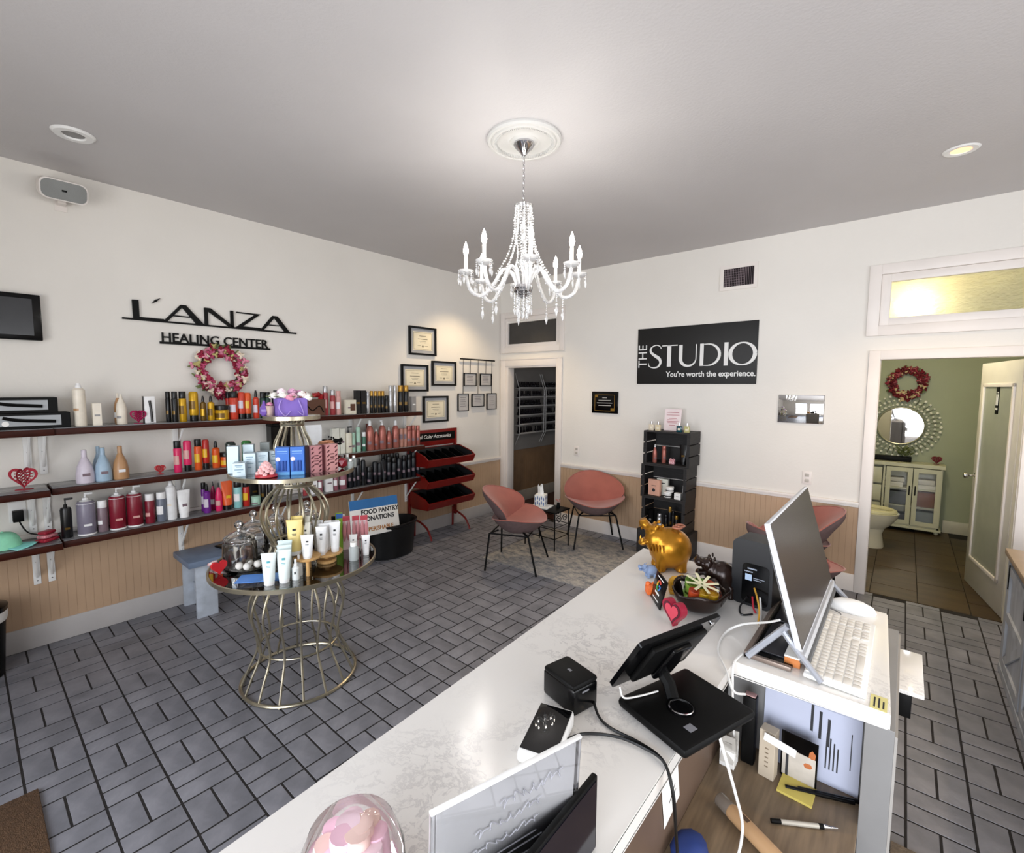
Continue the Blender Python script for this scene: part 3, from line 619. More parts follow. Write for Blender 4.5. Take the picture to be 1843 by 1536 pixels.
TOP=[
 (-4.408,0.170,0.033,0.284,'aero','cream','white','tall cream aerosol can standing right of the boxed styling tools'),
 (-4.324,0.170,0.023,0.150,'box','cream','cream','small cream carton right of the tall cream can'),
 (-4.192,0.170,0.030,0.213,'nozz','cream','cream','cream cone-topped bottle, front one of two, left of the pink paper heart'),
 (-4.196,0.090,0.023,0.216,'nozz','tan','cream','cone-topped bottle half hidden behind the cream one on the top shelf'),
 (-4.034,0.170,0.033,0.192,'blister','white','black','white and black blister-packed brush right of the pink paper heart'),
 (-3.908,0.120,0.017,0.226,'cyl','black','black','black bottle at the left end of the gold row on the top shelf'),
 (-3.879,0.170,0.020,0.227,'cyl','black','black','black bottle with gold label, second in the gold row on the top shelf'),
 (-3.829,0.170,0.025,0.227,'cyl','gold','black','gold shampoo bottle with black cap'),
 (-3.757,0.170,0.031,0.226,'tube','gold','black','gold bottle standing on its black cap'),
 (-3.694,0.170,0.020,0.192,'spray','darkgold','black','slim dark gold spray bottle with black nozzle'),
 (-3.640,0.170,0.024,0.191,'spray','gold','black','small bright gold spray bottle with black nozzle'),
 (-3.565,0.170,0.050,0.115,'jar','gold','black','low gold jar with black lid'),
 (-3.493,0.100,0.019,0.220,'cyl','red','black','red bottle half hidden left of the coral red bottle on the top shelf'),
 (-3.476,0.170,0.032,0.225,'cyl','coral','black','coral red bottle with black cap just right of the gold jar'),
 (-3.418,0.170,0.028,0.220,'tube','coral','black','coral red bottle standing on its black cap on the top shelf'),
 (-3.371,0.170,0.027,0.216,'tube','orange','black','orange-red tube standing on its black cap on the top shelf'),
 (-3.305,0.170,0.023,0.234,'spray','coral','black','slim coral red spray bottle with black nozzle on the top shelf'),
 (-3.252,0.170,0.021,0.220,'cyl','darkgreen','black','dark green bottle, left of two beside the purple flower box'),
 (-3.211,0.170,0.023,0.219,'cyl','darkgreen','black','dark green bottle, right of two beside the purple flower box'),
 (-3.155,0.170,0.019,0.234,'pump','black','black','black pump bottle rising behind the purple flower box'),
 (-2.687,0.170,0.024,0.274,'cyl','rosered','silver','rose red bottle with silver cap, tallest beside the red gift bag'),
 (-2.614,0.170,0.025,0.238,'cyl','rosered','silver','rose red bottle with silver cap, second from the red gift bag'),
 (-2.557,0.170,0.025,0.227,'cyl','pinkish','pinkish','pale rose bottle, third from the red gift bag'),
 (-2.432,0.170,0.060,0.139,'box','ivory','ivory','ivory carton with a dark printed square'),
 (-2.353,0.170,0.026,0.232,'box','black','black','black carton, left of two beside the ivory carton'),
 (-2.290,0.170,0.029,0.231,'box','black','black','black carton, right of two beside the ivory carton'),
 (-2.233,0.170,0.021,0.220,'cyl','silver','silver','slim silver bottle left of the gold-capped black ones'),
 (-2.188,0.170,0.018,0.226,'cyl','black','goldcap','black bottle with gold cap, first of four slim ones on the top shelf'),
 (-2.141,0.170,0.018,0.225,'cyl','black','goldcap','black bottle with gold cap, second of four slim ones on the top shelf'),
 (-2.095,0.170,0.018,0.225,'cyl','black','goldcap','black bottle with gold cap, third of four slim ones on the top shelf'),
 (-2.054,0.170,0.019,0.225,'cyl','black','goldcap','black bottle with gold cap, fourth of four slim ones on the top shelf'),
 (-2.006,0.170,0.022,0.178,'cyl','black','black','short black bottle with black cap near the right end of the top shelf'),
 (-1.957,0.170,0.022,0.283,'cyl','silver','silver','tall silver bottle, left of two near the right end of the top shelf'),
 (-1.901,0.170,0.022,0.284,'cyl','silver','silver','tall silver bottle, right of two near the right end of the top shelf'),
 (-1.828,0.170,0.029,0.284,'cyl','black','goldcap','tall black bottle with gold cap, left of two at the right end'),
 (-1.755,0.170,0.029,0.285,'cyl','black','goldcap','tall black bottle with gold cap, right of two at the right end'),
 (-1.664,0.170,0.030,0.163,'box','grey','grey','grey carton at the right end of the top shelf'),
]
MID=[
 (-4.403,0.170,0.049,0.221,'bell','lavender','lavender','pale lavender bell-shaped bottle'),
 (-4.320,0.090,0.038,0.229,'bell','paleblue','paleblue','pale blue bell-shaped bottle half hidden behind its twin'),
 (-4.309,0.170,0.047,0.227,'bell','paleblue','paleblue','pale blue bell-shaped bottle in front of its twin'),
 (-4.216,0.170,0.046,0.230,'bell','tan','tan','tan bell-shaped bottle right of the pale blue pair'),
 (-3.878,0.170,0.026,0.236,'cyl','pink','black','hot pink bottle with black cap on the middle shelf'),
 (-3.814,0.170,0.027,0.235,'tube','pink','black','hot pink bottle standing on its black cap'),
 (-3.744,0.170,0.026,0.238,'cyl','orange','black','orange bottle with black cap on the middle shelf'),
 (-3.691,0.170,0.024,0.233,'tube','red','black','red bottle with yellow label standing on its black cap'),
 (-3.621,0.170,0.027,0.214,'spray','orange','black','orange spray bottle with black nozzle on the middle shelf'),
 (-3.549,0.170,0.042,0.118,'jar','orange','black','low orange jar with black lid'),
 (-2.601,0.170,0.036,0.251,'box','offwhite','offwhite','off-white carton at the left of the pale green cartons'),
 (-2.531,0.170,0.025,0.246,'box','offwhite','offwhite','slim off-white carton beside the pump bottle'),
 (-2.460,0.170,0.037,0.258,'pump','ivory','black','square ivory bottle with black pump on the middle shelf'),
 (-2.405,0.170,0.020,0.194,'cyl','mint','mint','short mint tube left of the tall mint can'),
 (-2.349,0.170,0.023,0.246,'cyl','mint','mint','tall mint can left of the copper bottles'),
 (-2.286,0.170,0.021,0.191,'cyl','green','white','small green bottle with white cap'),
 (-2.183,0.090,0.027,0.266,'cyl','brownred','brownred','dark copper bottle behind the first copper pump bottle'),
 (-2.215,0.170,0.039,0.306,'round','copper','white','copper bottle with white cap, leftmost of the three large ones'),
 (-2.143,0.170,0.027,0.222,'nozz','copper','white','small copper spray bottle between the first and second large ones'),
 (-2.068,0.170,0.040,0.304,'pumpround','copper','white','copper bottle with white pump, middle of the three large ones'),
 (-1.985,0.170,0.031,0.223,'nozz','copper','white','small copper spray bottle between the second and third large ones'),
 (-1.900,0.170,0.038,0.290,'round','copper','white','copper bottle with white cap, rightmost of the three large ones'),
 (-1.827,0.170,0.026,0.201,'tube','copperlight','copperlight','light copper tube, first right of the large copper bottles'),
 (-1.775,0.170,0.023,0.198,'tube','copperlight','copperlight','light copper tube, second right of the large copper bottles'),
 (-1.723,0.170,0.030,0.219,'cyl','copper','copper','copper can, third from the right end of the middle shelf'),
 (-1.662,0.170,0.027,0.222,'cyl','copper','copper','copper can, second from the right end of the middle shelf'),
 (-1.599,0.170,0.024,0.218,'cyl','copper','copper','copper can at the right end of the middle shelf'),
]
BOT=[
 (-4.511,0.170,0.029,0.263,'pump','black','black','slim black pump bottle beside the patterned red keepsake'),
 (-4.412,0.170,0.049,0.283,'pumpbig','lavsilver','white','large silver-lavender pump bottle'),
 (-4.329,0.170,0.029,0.215,'cyl','mauve','white','small mauve bottle with white cap'),
 (-4.249,0.170,0.046,0.291,'pumpbig','crimson','white','large crimson pump bottle, left of two'),
 (-4.153,0.170,0.046,0.291,'pumpbig','crimson','white','large crimson pump bottle, right of two'),
 (-4.065,0.170,0.030,0.216,'cyl','crimson','white','small crimson bottle with white cap'),
 (-3.995,0.170,0.031,0.216,'cyl','bluegrey','white','small blue-grey bottle with white cap'),
 (-3.933,0.170,0.032,0.290,'aero','white','white','tall white aerosol can on the bottom shelf'),
 (-3.854,0.170,0.038,0.209,'flat','white','white','white squeeze tube standing on its cap on the bottom shelf'),
 (-3.697,0.090,0.018,0.230,'cyl','purple','black','purple bottle half hidden behind another purple one'),
 (-3.698,0.170,0.024,0.232,'spray','purple','black','purple bottle with black nozzle in front'),
 (-3.633,0.100,0.019,0.231,'nozz','magenta','black','magenta bottle with black nozzle behind the brighter one'),
 (-3.615,0.170,0.025,0.228,'nozz','pink','black','bright pink bottle with black nozzle on the bottom shelf'),
 (-3.554,0.170,0.038,0.233,'flat','orange','black','orange patterned tube standing on a black cap'),
 (-3.475,0.170,0.031,0.221,'cyl','teal','black','pale teal can with black top'),
 (-3.411,0.170,0.027,0.211,'cyl','red','black','red and black can right of the pale teal can'),
 (-3.337,0.170,0.037,0.071,'jar','mint','mint','low mint jar on the bottom shelf'),
 (-3.315,0.080,0.030,0.204,'box','black','black','tall black carton behind the low mint jar'),
 (-3.273,0.170,0.023,0.229,'cyl','black','black','black bottle with white dots, first right of the mint jar'),
 (-3.218,0.170,0.024,0.221,'cyl','black','black','black bottle with white dots, second right of the mint jar'),
 (-2.907,0.170,0.021,0.217,'cyl','rosered','rosered','rose tube seen through the tier rods'),
 (-2.833,0.170,0.032,0.176,'box','white','white','white carton between mauve tubes, left one of two'),
 (-2.763,0.170,0.024,0.198,'cyl','mauverose','mauverose','mauve-rose tube between the two white cartons'),
 (-2.679,0.170,0.035,0.175,'box','white','white','white carton between mauve tubes, right one of two'),
 (-2.605,0.170,0.025,0.187,'cyl','mauverose','mauverose','mauve-rose tube right of the second white carton'),
 (-2.529,0.170,0.037,0.177,'cyl','mauverose','mauverose','wide mauve-rose tub right of the white cartons'),
 (-2.451,0.170,0.026,0.277,'cyl','blackblue','black','black bottle, first from the left in the black row on the bottom shelf'),
 (-2.401,0.170,0.020,0.249,'cyl','blackblue','black','black bottle, second from the left in the black row on the bottom shelf'),
 (-2.358,0.170,0.023,0.278,'cyl','blackblue','black','black bottle, third from the left in the black row on the bottom shelf'),
 (-2.301,0.170,0.024,0.260,'tube','blackblue','black','black tube, fourth from the left in the black row on the bottom shelf'),
 (-2.230,0.170,0.033,0.182,'jar','blackblue','black','black jar, fifth from the left in the black row on the bottom shelf'),
 (-2.163,0.170,0.028,0.226,'tube','blackblue','black','black tube, sixth from the left in the black row on the bottom shelf'),
 (-2.109,0.170,0.025,0.208,'tube','blackblue','black','black tube, seventh from the left in the black row on the bottom shelf'),
 (-2.055,0.170,0.028,0.225,'flat','blackblue','black','black squeeze tube, eighth from the left in the black row on the bottom shelf'),
 (-1.992,0.170,0.025,0.260,'cyl','blackblue','black','black bottle, ninth from the left in the black row on the bottom shelf'),
 (-1.928,0.170,0.029,0.241,'cyl','blackblue','black','black bottle, tenth from the left in the black row on the bottom shelf'),
 (-1.863,0.170,0.029,0.227,'tube','blackblue','black','black tube, eleventh from the left in the black row on the bottom shelf'),
 (-1.796,0.170,0.026,0.250,'cyl','blackblue','black','black bottle, twelfth from the left in the black row on the bottom shelf'),
 (-1.728,0.170,0.027,0.255,'cyl','blackblue','black','black bottle, thirteenth from the left in the black row on the bottom shelf'),
 (-1.667,0.170,0.030,0.274,'cyl','blackblue','black','black bottle, fourteenth from the left in the black row on the bottom shelf'),
 (-1.604,0.170,0.027,0.280,'cyl','blackblue','black','black bottle, fifteenth from the left in the black row on the bottom shelf'),
 (-1.999,0.080,0.022,0.294,'cyl','black','black','tall black bottle, first from the left in the back row on the bottom shelf'),
 (-1.943,0.080,0.023,0.288,'cyl','black','black','tall black bottle, second from the left in the back row on the bottom shelf'),
 (-1.885,0.080,0.023,0.282,'cyl','black','black','tall black bottle, third from the left in the back row on the bottom shelf'),
 (-1.818,0.080,0.023,0.269,'cyl','black','black','tall black bottle, fourth from the left in the back row on the bottom shelf'),
 (-1.620,0.080,0.024,0.324,'cyl','black','black','tall black bottle, fifth from the left in the back row on the bottom shelf'),
 (-1.548,0.080,0.024,0.317,'cyl','black','black','tall black bottle, sixth from the left in the back row on the bottom shelf'),
]

for row,z,g in ((TOP,1.4745,'products on the top wall shelf'),(MID,1.094,'products on the middle wall shelf'),(BOT,.743,'products on the bottom wall shelf')):
    for (y,x,r,h,kind,c1,c2,lab) in row: product(y,x,z,r,h,kind,c1,c2,lab,g)
# boxed styling tools
for (y0,y1,z,hh,xx,lab,g) in ((-4.86,-4.46,1.4745,.098,.225,'black boxed styling wand, lower of the stacked pair at the left','a'),(-4.90,-4.515,1.5727,.095,.22,'black boxed styling wand, upper of the stacked pair at the left','b')):
    t=thing('boxed_styling_tool',lab,'box',(.12,(y0+y1)/2,z),0,'boxed styling tools'); w=(y1-y0)/2
    obj('box',MB().box(-.09,xx-.13,-w,w,0,hh,.002),M_black,t,smooth=False)
    xf=xx-.13
    obj('window',MB().box(xf,xf+.001,-w+.08,w-.045,.018,hh-.016),mat('clear_window','#8d9194',.15),t)
    obj('wand',MB().tube(smoothpath([(xf+.006,-w+.1,hh*.72),(xf+.006,-w+.17,hh*.55),(xf+.006,w-.07,hh*.42)]),.010,8),M_black,t)
    obj('nozzle_ring',MB().cyl((xf+.001,-w+.11,hh*.35),(xf+.006,-w+.11,hh*.35),.016),M_paper,t)
    me=textmesh('lettering','ALS' if g=='b' else 'ALS',.035,.0004,pm('gold'),'LEFT',.8); o=obj('lettering',me,pm('gold'),t); o.matrix_local=Matrix.Translation((xf+.0008,w-.37,hh*.4))@WL
# paper hearts with lattice, crossing leaves of paper
def heartpts(n=28,s=1): return [(s*16*sin(a)**3/16,s*(13*cos(a)-5*cos(2*a)-2*cos(3*a)-cos(4*a))/16) for a in [2*pi*i/n for i in range(n)]]
def paperheart(label,loc,s,col,rz,leaves=4):
    t=thing('paper_heart_ornament',label,'ornament',loc,rz,'pink and red paper hearts')
    m=mat('paper_'+col,col,.7,var=.1)
    obj('base',MB().box(-s*.5,s*.5,-s*.3,s*.3,0,.003),m,t)
    for k in range(leaves):
        a=pi*k/leaves; mb=MB(); outer=heartpts(40,s); inner=heartpts(40,s*.80)
        M=Matrix.Translation((0,0,s*1.09+.002))@Matrix.Rotation(a,4,'Z')
        va=[mb.b.verts.new(M@Vector((p[0],0,p[1]))) for p in outer]; vb=[mb.b.verts.new(M@Vector((p[0],0,p[1]+s*.0))) for p in inner]
        for i in range(40): mb.b.faces.new((va[i],va[(i+1)%40],vb[(i+1)%40],vb[i]))
        for j in range(-3,4):
            for sg in (1,-1):
                x0=-s*.62;x1=s*.62; z0=j*s*.26-sg*s*.3; z1=j*s*.26+sg*s*.3
                for (xa,za,xb,zb) in ((x0,z0,x1,z1),):
                    q=[]
                    for tt in [i/14 for i in range(15)]:
                        xx=xa+(xb-xa)*tt; zz=za+(zb-za)*tt
                        if (abs(xx)/s)**2*.9+((zz-s*.05)/s)**2*1.25-.22*abs(xx)/s*(1 if zz>0 else -.9)<.52: q.append((xx,zz))
                    if len(q)>3:
                        w=s*.035; a4=[(q[0][0],q[0][1]-w),(q[-1][0],q[-1][1]-w),(q[-1][0],q[-1][1]+w),(q[0][0],q[0][1]+w)]
                        mb.b.faces.new([mb.b.verts.new(M@Vector((p[0],0,p[1]))) for p in a4])
        o=obj('heart_leaf',mb,m,t,smooth=False); sd=o.modifiers.new('thickness','SOLIDIFY'); sd.thickness=.0016
    return t
paperheart('large red lattice paper heart on the middle shelf at the left edge',(.17,-4.69,1.094),.072,'#a01c30',radians(60),2)
paperheart('magenta paper heart on the top shelf beside the cone bottles',(.17,-4.10,1.4745),.050,'#b01a58',radians(60),4)
paperheart('small red and pink paper heart on the middle shelf',(.17,-3.99,1.094),.034,'#c8343c',radians(30),4)
t=thing('foil_keepsake','small red and pink patterned foil keepsake beside the mint cap','ornament',(.17,-4.605,.743),radians(40))
for k in range(3): obj('foil_tier',MB().box(-.035+.004*k,.035-.004*k,-.05+.006*k,.05-.006*k,.024*k,.024*k+.022,.009),mat('foil_%d'%(k%2),'#a8283c' if k%2==0 else '#d88a94',.35,.3,var=.3,scale=60),t)
# mint cap
t=thing('baseball_cap','mint green baseball cap lying on the bottom shelf at the left edge','cap',(.16,-4.80,.743),radians(70))
mm=mat('mint_cotton','#8fd8b4',.8,var=.06,scale=40)
obj('crown',MB().grid(lambda u,v:(.085*cos(2*pi*u)*cos(v*pi/2)**.7,.078*sin(2*pi*u)*cos(v*pi/2)**.7,.002+.098*sin(v*pi/2)),28,10,True),mm,t)
obj('brim',MB().grid(lambda u,v:((.07+.085*v)*cos((u-.5)*1.9),(.072+.028*v)*sin((u-.5)*2.2)*1.05,.012-.012*v+.018*(1-abs(2*u-1))*v),18,5),mat('aqua_brim','#8fe0d8',.8),t,label='aqua brim').modifiers.new('thickness','SOLIDIFY').thickness=.003
obj('button',MB().sph((0,0,.1),.007,1),mm,t)
# gift bag, figurine, dark boxes behind the tiered table
t=thing('gift_box','dark brown gift box with crumpled red tissue on the top shelf behind the tiered table','gift',(.15,-2.80,1.4745))
obj('box',MB().box(-.06,.06,-.14,.09,0,.15,.003),pm('brown'),t,smooth=False)
mb=MB()
rs=random.Random(5)
for k in range(9): mb.sph((rs.uniform(-.03,.04),rs.uniform(-.12,.08),.165+rs.uniform(0,.03)),.035,1,(1,1.3,.6),Matrix.Rotation(rs.uniform(0,3),4,'X'))
obj('tissue',mb,mat('red_tissue','#a61a1e',.6,var=.3),t,smooth=False)
obj('ribbon',MB().tube(smoothpath([(.062,-.1,.12),(.066,-.04,.05),(.064,.03,.09),(.066,.07,.03)]),.004,6),M_black,t)
t=thing('black_carton','tall black carton on the middle shelf behind the tier rods','box',(.12,-3.11,1.094)); obj('body',MB().box(-.05,.05,-.08,.10,0,.30,.003),M_gloss,t,smooth=False); obj('lid',MB().box(-.052,.052,-.082,.102,.30,.32,.002),M_black,t,smooth=False)
def hippo(label,name,loc,s,m,rz,mouth=1,fat=0,cat='figurine'):
    "a standing round hippo with open mouth"
    t=thing(name,label,cat,loc,rz)
    mb=MB()
    if fat: mb.sph((-.02,0,.585),.575,3,(1.0,.94,.99)); mb.sph((.30,0,.80),.40,3,(.95,.92,1))
    else: mb.sph((0,0,.55),.5,3,(1.0,.82,.86)); mb.sph((.42,0,.66),.33,2,(1,.85,1))
    for x in (-.28,.28):
        for y in (-.24,.24): mb.lathe([(.15,0),(.165,.03),(.14,.1),(.15,.35)],(x,y,0),10)
    mb2=mb; me=mb2.mesh('body',m); me.transform(Matrix.Diagonal((s,s,s,1)))
    b=obj('body',me,m,t); rm=b.modifiers.new('blend','REMESH'); rm.mode='VOXEL'; rm.voxel_size=.035*s; sm=b.modifiers.new('soft','SMOOTH'); sm.iterations=6; rm.use_smooth_shade=True
    h=MB(); HS=Matrix.Translation((.42,0,.97))@Matrix.Diagonal((.92,.95,.92,1))@Matrix.Translation((-.55,0,-.78)) if fat else Matrix(); ty=Matrix.Rotation(radians(-38*mouth),4,'Y'); dn=Matrix.Rotation(radians(22*mouth),4,'Y')
    c=Matrix.Translation((.58,0,.80))
    h.sph((.58,0,.84),.26,2,(1,.95,.9))
    for k,(dx,rx,ry,rz_) in enumerate(((.20,.27,.24,.13),(.36,.20,.25,.15))): 
        q=c@ty@Vector((dx,0,.05)); h.sph(q,1,2,(rx,ry,rz_),ty)
    for y in (-.1,.1): h.sph(c@ty@Vector((.44,y,.17)),.06,1)
    for y in (-.17,.17): h.sph((.50,y,1.05),.075,1); h.sph((.36,y*1.3,1.08),.085,1,(.6,1,1))
    me=h.mesh('head',m); me.transform(Matrix.Diagonal((s,s,s,1))@HS); hh=obj('head',me,m,t); rm=hh.modifiers.new('blend','REMESH'); rm.mode='VOXEL'; rm.voxel_size=.03*s; rm.use_smooth_shade=True; sm=hh.modifiers.new('soft','SMOOTH'); sm.iterations=3
    j=MB(); cj=Matrix.Translation((.56,0,.68))
    for dx,rx,ry,rz_ in ((.16,.26,.22,.09),(.34,.16,.21,.10)): j.sph(cj@dn@Vector((dx,0,-.03)),1,2,(rx,ry,rz_),dn)
    me=j.mesh('jaw',m); me.transform(Matrix.Diagonal((s,s,s,1))@HS); jj=obj('jaw',me,m,t); rm=jj.modifiers.new('blend','REMESH'); rm.mode='VOXEL'; rm.voxel_size=.03*s; rm.use_smooth_shade=True
    if mouth>.5:
        for y in (-.13,.13):
            for k in (MB().lathe([(.035,0),(.03,.05),(.008,.11)],tuple(cj@dn@Vector((.38,y,.03))),8),MB().lathe([(.03,0),(.028,-.04),(.008,-.08)],tuple(c@ty@Vector((.42,y,-.06))),8)):
                me=k.mesh('tooth',m); me.transform(Matrix.Diagonal((s,s,s,1))@HS); obj('tooth',me,m,t)
        f=MB()
        for i in range(5):
            q=[(.62-.085*i-.10*cos(a),(.30+.045*i)*sin(a),.72-(.22+.05*i)*cos(a)) for a in [radians(-100+200*u/14) for u in range(15)]]
            f.tube(q,.022,6)
        me=f.mesh('neck_folds',m); me.transform(Matrix.Diagonal((s,s,s,1))); obj('neck_folds',me,m,t)
    obj('tail',MB().tube([(-.47*s,0,.55*s),(-.54*s,0,.45*s),(-.53*s,0,.34*s)],.025*s,6),m,t)
    return t
hippo('black animal figurine on the middle shelf right of the white sheets','animal_figurine',(.15,-2.70,1.094),.155,M_black,radians(80),0)

# ================================================================ TIERED TABLE
tx,ty_=1.618,-3.672
T=thing('tiered_display_table','champagne metal three-tier display table of curved rods in front of the shelves','display table',(tx,ty_,0))
def vase(rodprof,n,r,off=0):
    for k in range(n):
        a=2*pi*(k+off)/n
        obj('rod',MB().tube([(q[0]*cos(a),q[0]*sin(a),q[1]) for q in smoothpath([(p[0],0,p[1]) for p in rodprof],5) for q in [(q.x,q.z)]],r,6),M_champ,T)
vase([(.312,.012),(.275,.10),(.225,.215),(.232,.32),(.262,.44),(.245,.53),(.20,.62),(.165,.705)],16,.0072)
vase([(.165,.73),(.145,.78),(.128,.833),(.140,.87),(.165,.92),(.181,.97),(.184,1.02),(.170,1.07),(.138,1.115),(.108,1.145),(.092,1.172),(.098,1.245)],16,.0066,.5)
vase([(.055,1.272),(.072,1.30),(.094,1.34),(.101,1.385),(.093,1.43),(.072,1.475),(.057,1.526),(.072,1.562)],12,.0056)
for z,r,rr_ in ((.011,.3176,.010),(.22,.2197,.006),(.70,.165,.006),(.833,.1305,.010),(1.174,.094,.009),(1.525,.0585,.009),(1.24,.10,.005)):
    obj('ring',MB().torus((0,0,z),r,rr_,56,8),M_champ,T)
obj('collar',MB().lathe([(.1315,-.014),(.135,-.012),(.135,.012),(.1315,.014)],(0,0,.833),40,cap=False),M_champ,T); obj('collar',MB().lathe([(.095,-.012),(.099,-.01),(.099,.01),(.095,.012)],(0,0,1.174),32,cap=False),M_champ,T)
obj('collar',MB().lathe([(.059,-.01),(.063,-.008),(.063,.008),(.059,.01)],(0,0,1.525),32,cap=False),M_champ,T)
for z,r in ((.719,.455),(1.26,.337),(1.574,.153)):
    tr=obj('tier_rim',MB().lathe([(r-.012,-.018),(r,-.018),(r,.003),(r-.006,.005),(r-.010,.001),(r-.012,-.004)],(0,0,z),72,cap=False).lathe([(r-.012,-.018),(r-.012,-.004)],(0,0,z),72,cap=False),M_champ,T)
    obj('glass_disc',MB().lathe([(.0005,-.008),(r-.012,-.008),(r-.012,-.001),(.0005,-.001)],(0,0,z),64,cap=False),M_glt if z<1.5 else M_white,T)
for k in range(8):
    a=2*pi*k/8; obj('foot_pad',MB().sph((.3176*cos(a),.3176*sin(a),.006),.011,1,(1,1,.5)),M_champ,T)
# ---- things on the tiers.  z of the glass tops
Z1,Z2,Z3=.718,1.259,1.573
GA='products on the tiered table'
def onz(name,label,cat,x,y,z,rz=0,group=None): return thing(name,label,cat,(x,y,z),rz,group)
# purple flower box on the top tier
t=onz('flower_box','purple gift box with rope handles holding pink and white roses on the top tier','flower box',1.60,-3.665,Z3,radians(-12))
obj('box',MB().box(-.055,.055,-.085,.075,0,.105,.002),mat('purple_card','#7b62b4',.6,var=.04),t,smooth=False)
for sx in (-1,1):
    obj('rope_handle',MB().tube(smoothpath([(.057,sx*.045-.02,.095),(.066,sx*.06-.02,.05),(.062,sx*.05,.006),(.060,sx*.02,.03)]),.003,6),mat('lilac_rope','#a58fd0',.8),t)
rs=random.Random(2)
def rose(c,s,m):
    mb=MB()
    for k in range(9):
        a=k*2.4; rr_=s*(.25+.09*k); mb.sph((c[0]+rr_*cos(a)*.6,c[1]+rr_*sin(a)*.6,c[2]-s*.05*k),s*.5,1,(.5,1,.8),Matrix.Rotation(a,4,'Z')@Matrix.Rotation(.4,4,'Y'))
    return mb
for i,(dx,dy,dz,col) in enumerate(((-.02,-.09,.125,'#e6e4dc'),(.03,-.055,.130,'#ece9e2'),(.035,.0,.125,'#dca7bd'),(.03,.05,.135,'#efe6e4'),(.0,.085,.125,'#f0ece8'),(-.02,.01,.15,'#cf9fbb'),(-.03,-.045,.15,'#ead9e0'),(.05,-.02,.115,'#d98fa8'),(-.03,.05,.14,'#c993b4'),(.04,.08,.115,'#eeeae4'))):
    m=mat('rose_'+col,col,.8,var=.1,scale=60); obj('rose',rose((dx,dy,dz),.034,m),m,t)
for i in range(7):
    a=i*.9; obj('leaf',LEAF,MC['wreath_leaf'],t,M=Matrix.Translation((.045*cos(a),.09*sin(a),.115))@Matrix.Rotation(a,4,'Z'))
t=onz('small_cup','small beige cup with pink flowers beside the purple box','cup',1.545,-3.765,Z3)
obj('cup',MB().lathe([(.018,0),(.025,.06),(.023,.06),(.016,.004),(.001,.004)],seg=16,cap=False),mat('beige_ceramic','#b8a093',.5),t); m=mat('rose_#d98fa8','#d98fa8'); obj('rose',rose((0,0,.075),.022,m),m,t)
t=onz('perfume_bottle','small violet faceted bottle at the left edge of the top tier','bottle',1.53,-3.79,Z3); obj('body',MB().lathe([(.012,0),(.026,.02),(.022,.05),(.008,.075),(.006,.09)],seg=6),mat('violet_glass','#6d4fa0',.15),t)
# middle tier
pbm=mat('pale_blue_foil','#bfd0d8',.35,.15,var=.12,scale=6)
def cube(lab,x,y,z,w,d,h,m,rz,cat='box',name='carton',deco=None,g=None):
    t=thing(name,lab,cat,(x,y,z),rz,g); obj('box',MB().box(-w/2,w/2,-d/2,d/2,0,h,.0012),m,t,smooth=False)
    if deco: deco(t,w,d,h)
    return t
az=radians(0)
def dec_lines(c):
    def f(t,w,d,h):
        m=mat('print_'+c,c,.6); mb=MB()
        for k,(a,b) in enumerate(((.8,.3),(.7,.22),(.5,.34),(.3,.15))): mb.box(w/2,w/2+.0006,-d*b,d*b,h*a,h*a+.005)
        obj('print',mb,m,t)
    return f
PB=[('front left pale blue carton of the lower row on the middle tier',1.60,-3.955,Z2,.08,.06,.075),('second pale blue carton of the lower row on the middle tier',1.555,-3.885,Z2,.07,.06,.115),
('third pale blue carton of the lower row on the middle tier',1.55,-3.815,Z2,.07,.06,.115),('fourth pale blue carton of the lower row, nearest the blue twin cartons',1.55,-3.745,Z2,.07,.06,.115)]
for l,x,y,z,w,d,h in PB: cube(l,x,y,z,w,d,h,pbm,radians(-28),g='pale blue cartons',deco=dec_lines('#7c98a8'))
cube('left upper pale blue carton on the middle tier',1.50,-3.95,Z2,.06,.055,.155,pbm,radians(-28),g='pale blue cartons'); cube('right upper pale blue carton on the middle tier',1.475,-3.86,Z2,.06,.055,.155,pbm,radians(-28),g='pale blue cartons')
cube('grey carton behind the pale blue cartons',1.45,-3.76,Z2,.05,.05,.155,mat('grey_card','#8d9391',.6),radians(-28))
for l,x,y,c in (('dark jar with black lid behind the pale blue cartons',1.40,-3.93,'#1d2622'),('green domed jar behind the pale blue cartons',1.40,-3.845,'#2f6a34')):
    t=onz('cosmetic_jar',l,'jar',x,y,Z2); obj('body',MB().lathe([(.024,0),(.026,.003),(.026,.14),(.022,.143)],seg=18),mat('jar_'+c,c,.3),t); obj('lid',MB().lathe([(.027,.143),(.027,.157),(.018,.168),(.001,.17)],seg=18),mat('lid_'+c,c,.2),t)
def dec_blue(t,w,d,h):
    obj('foot_band',MB().box(w/2,w/2+.0006,-d/2+.001,d/2-.001,.001,h*.12),mat('pale_cyan','#5f9fd6',.5),t)
    mb=MB()
    for y in (-.012,.006,.02): mb.cyl((w/2,y-.004,h*.16),(w/2,y-.004,h*.52),.006,seg=8)
    obj('printed_bottles',mb,mat('deep_blue','#1a4390',.5),t)
    obj('printed_badge',MB().lathe([(.012,0),(.012,.001)],M=Matrix.Translation((w/2,-.022,h*.58))@Matrix.Rotation(pi/2,4,'Y')),mat('badge_print','#d9cfd6',.5),t)
    mb=MB().box(w/2,w/2+.0006,-.026,.026,h*.84,h*.87).box(w/2,w/2+.0006,-.026,.026,h*.77,h*.785); obj('print',mb,mat('blue_print','#7fa9dd',.5),t)
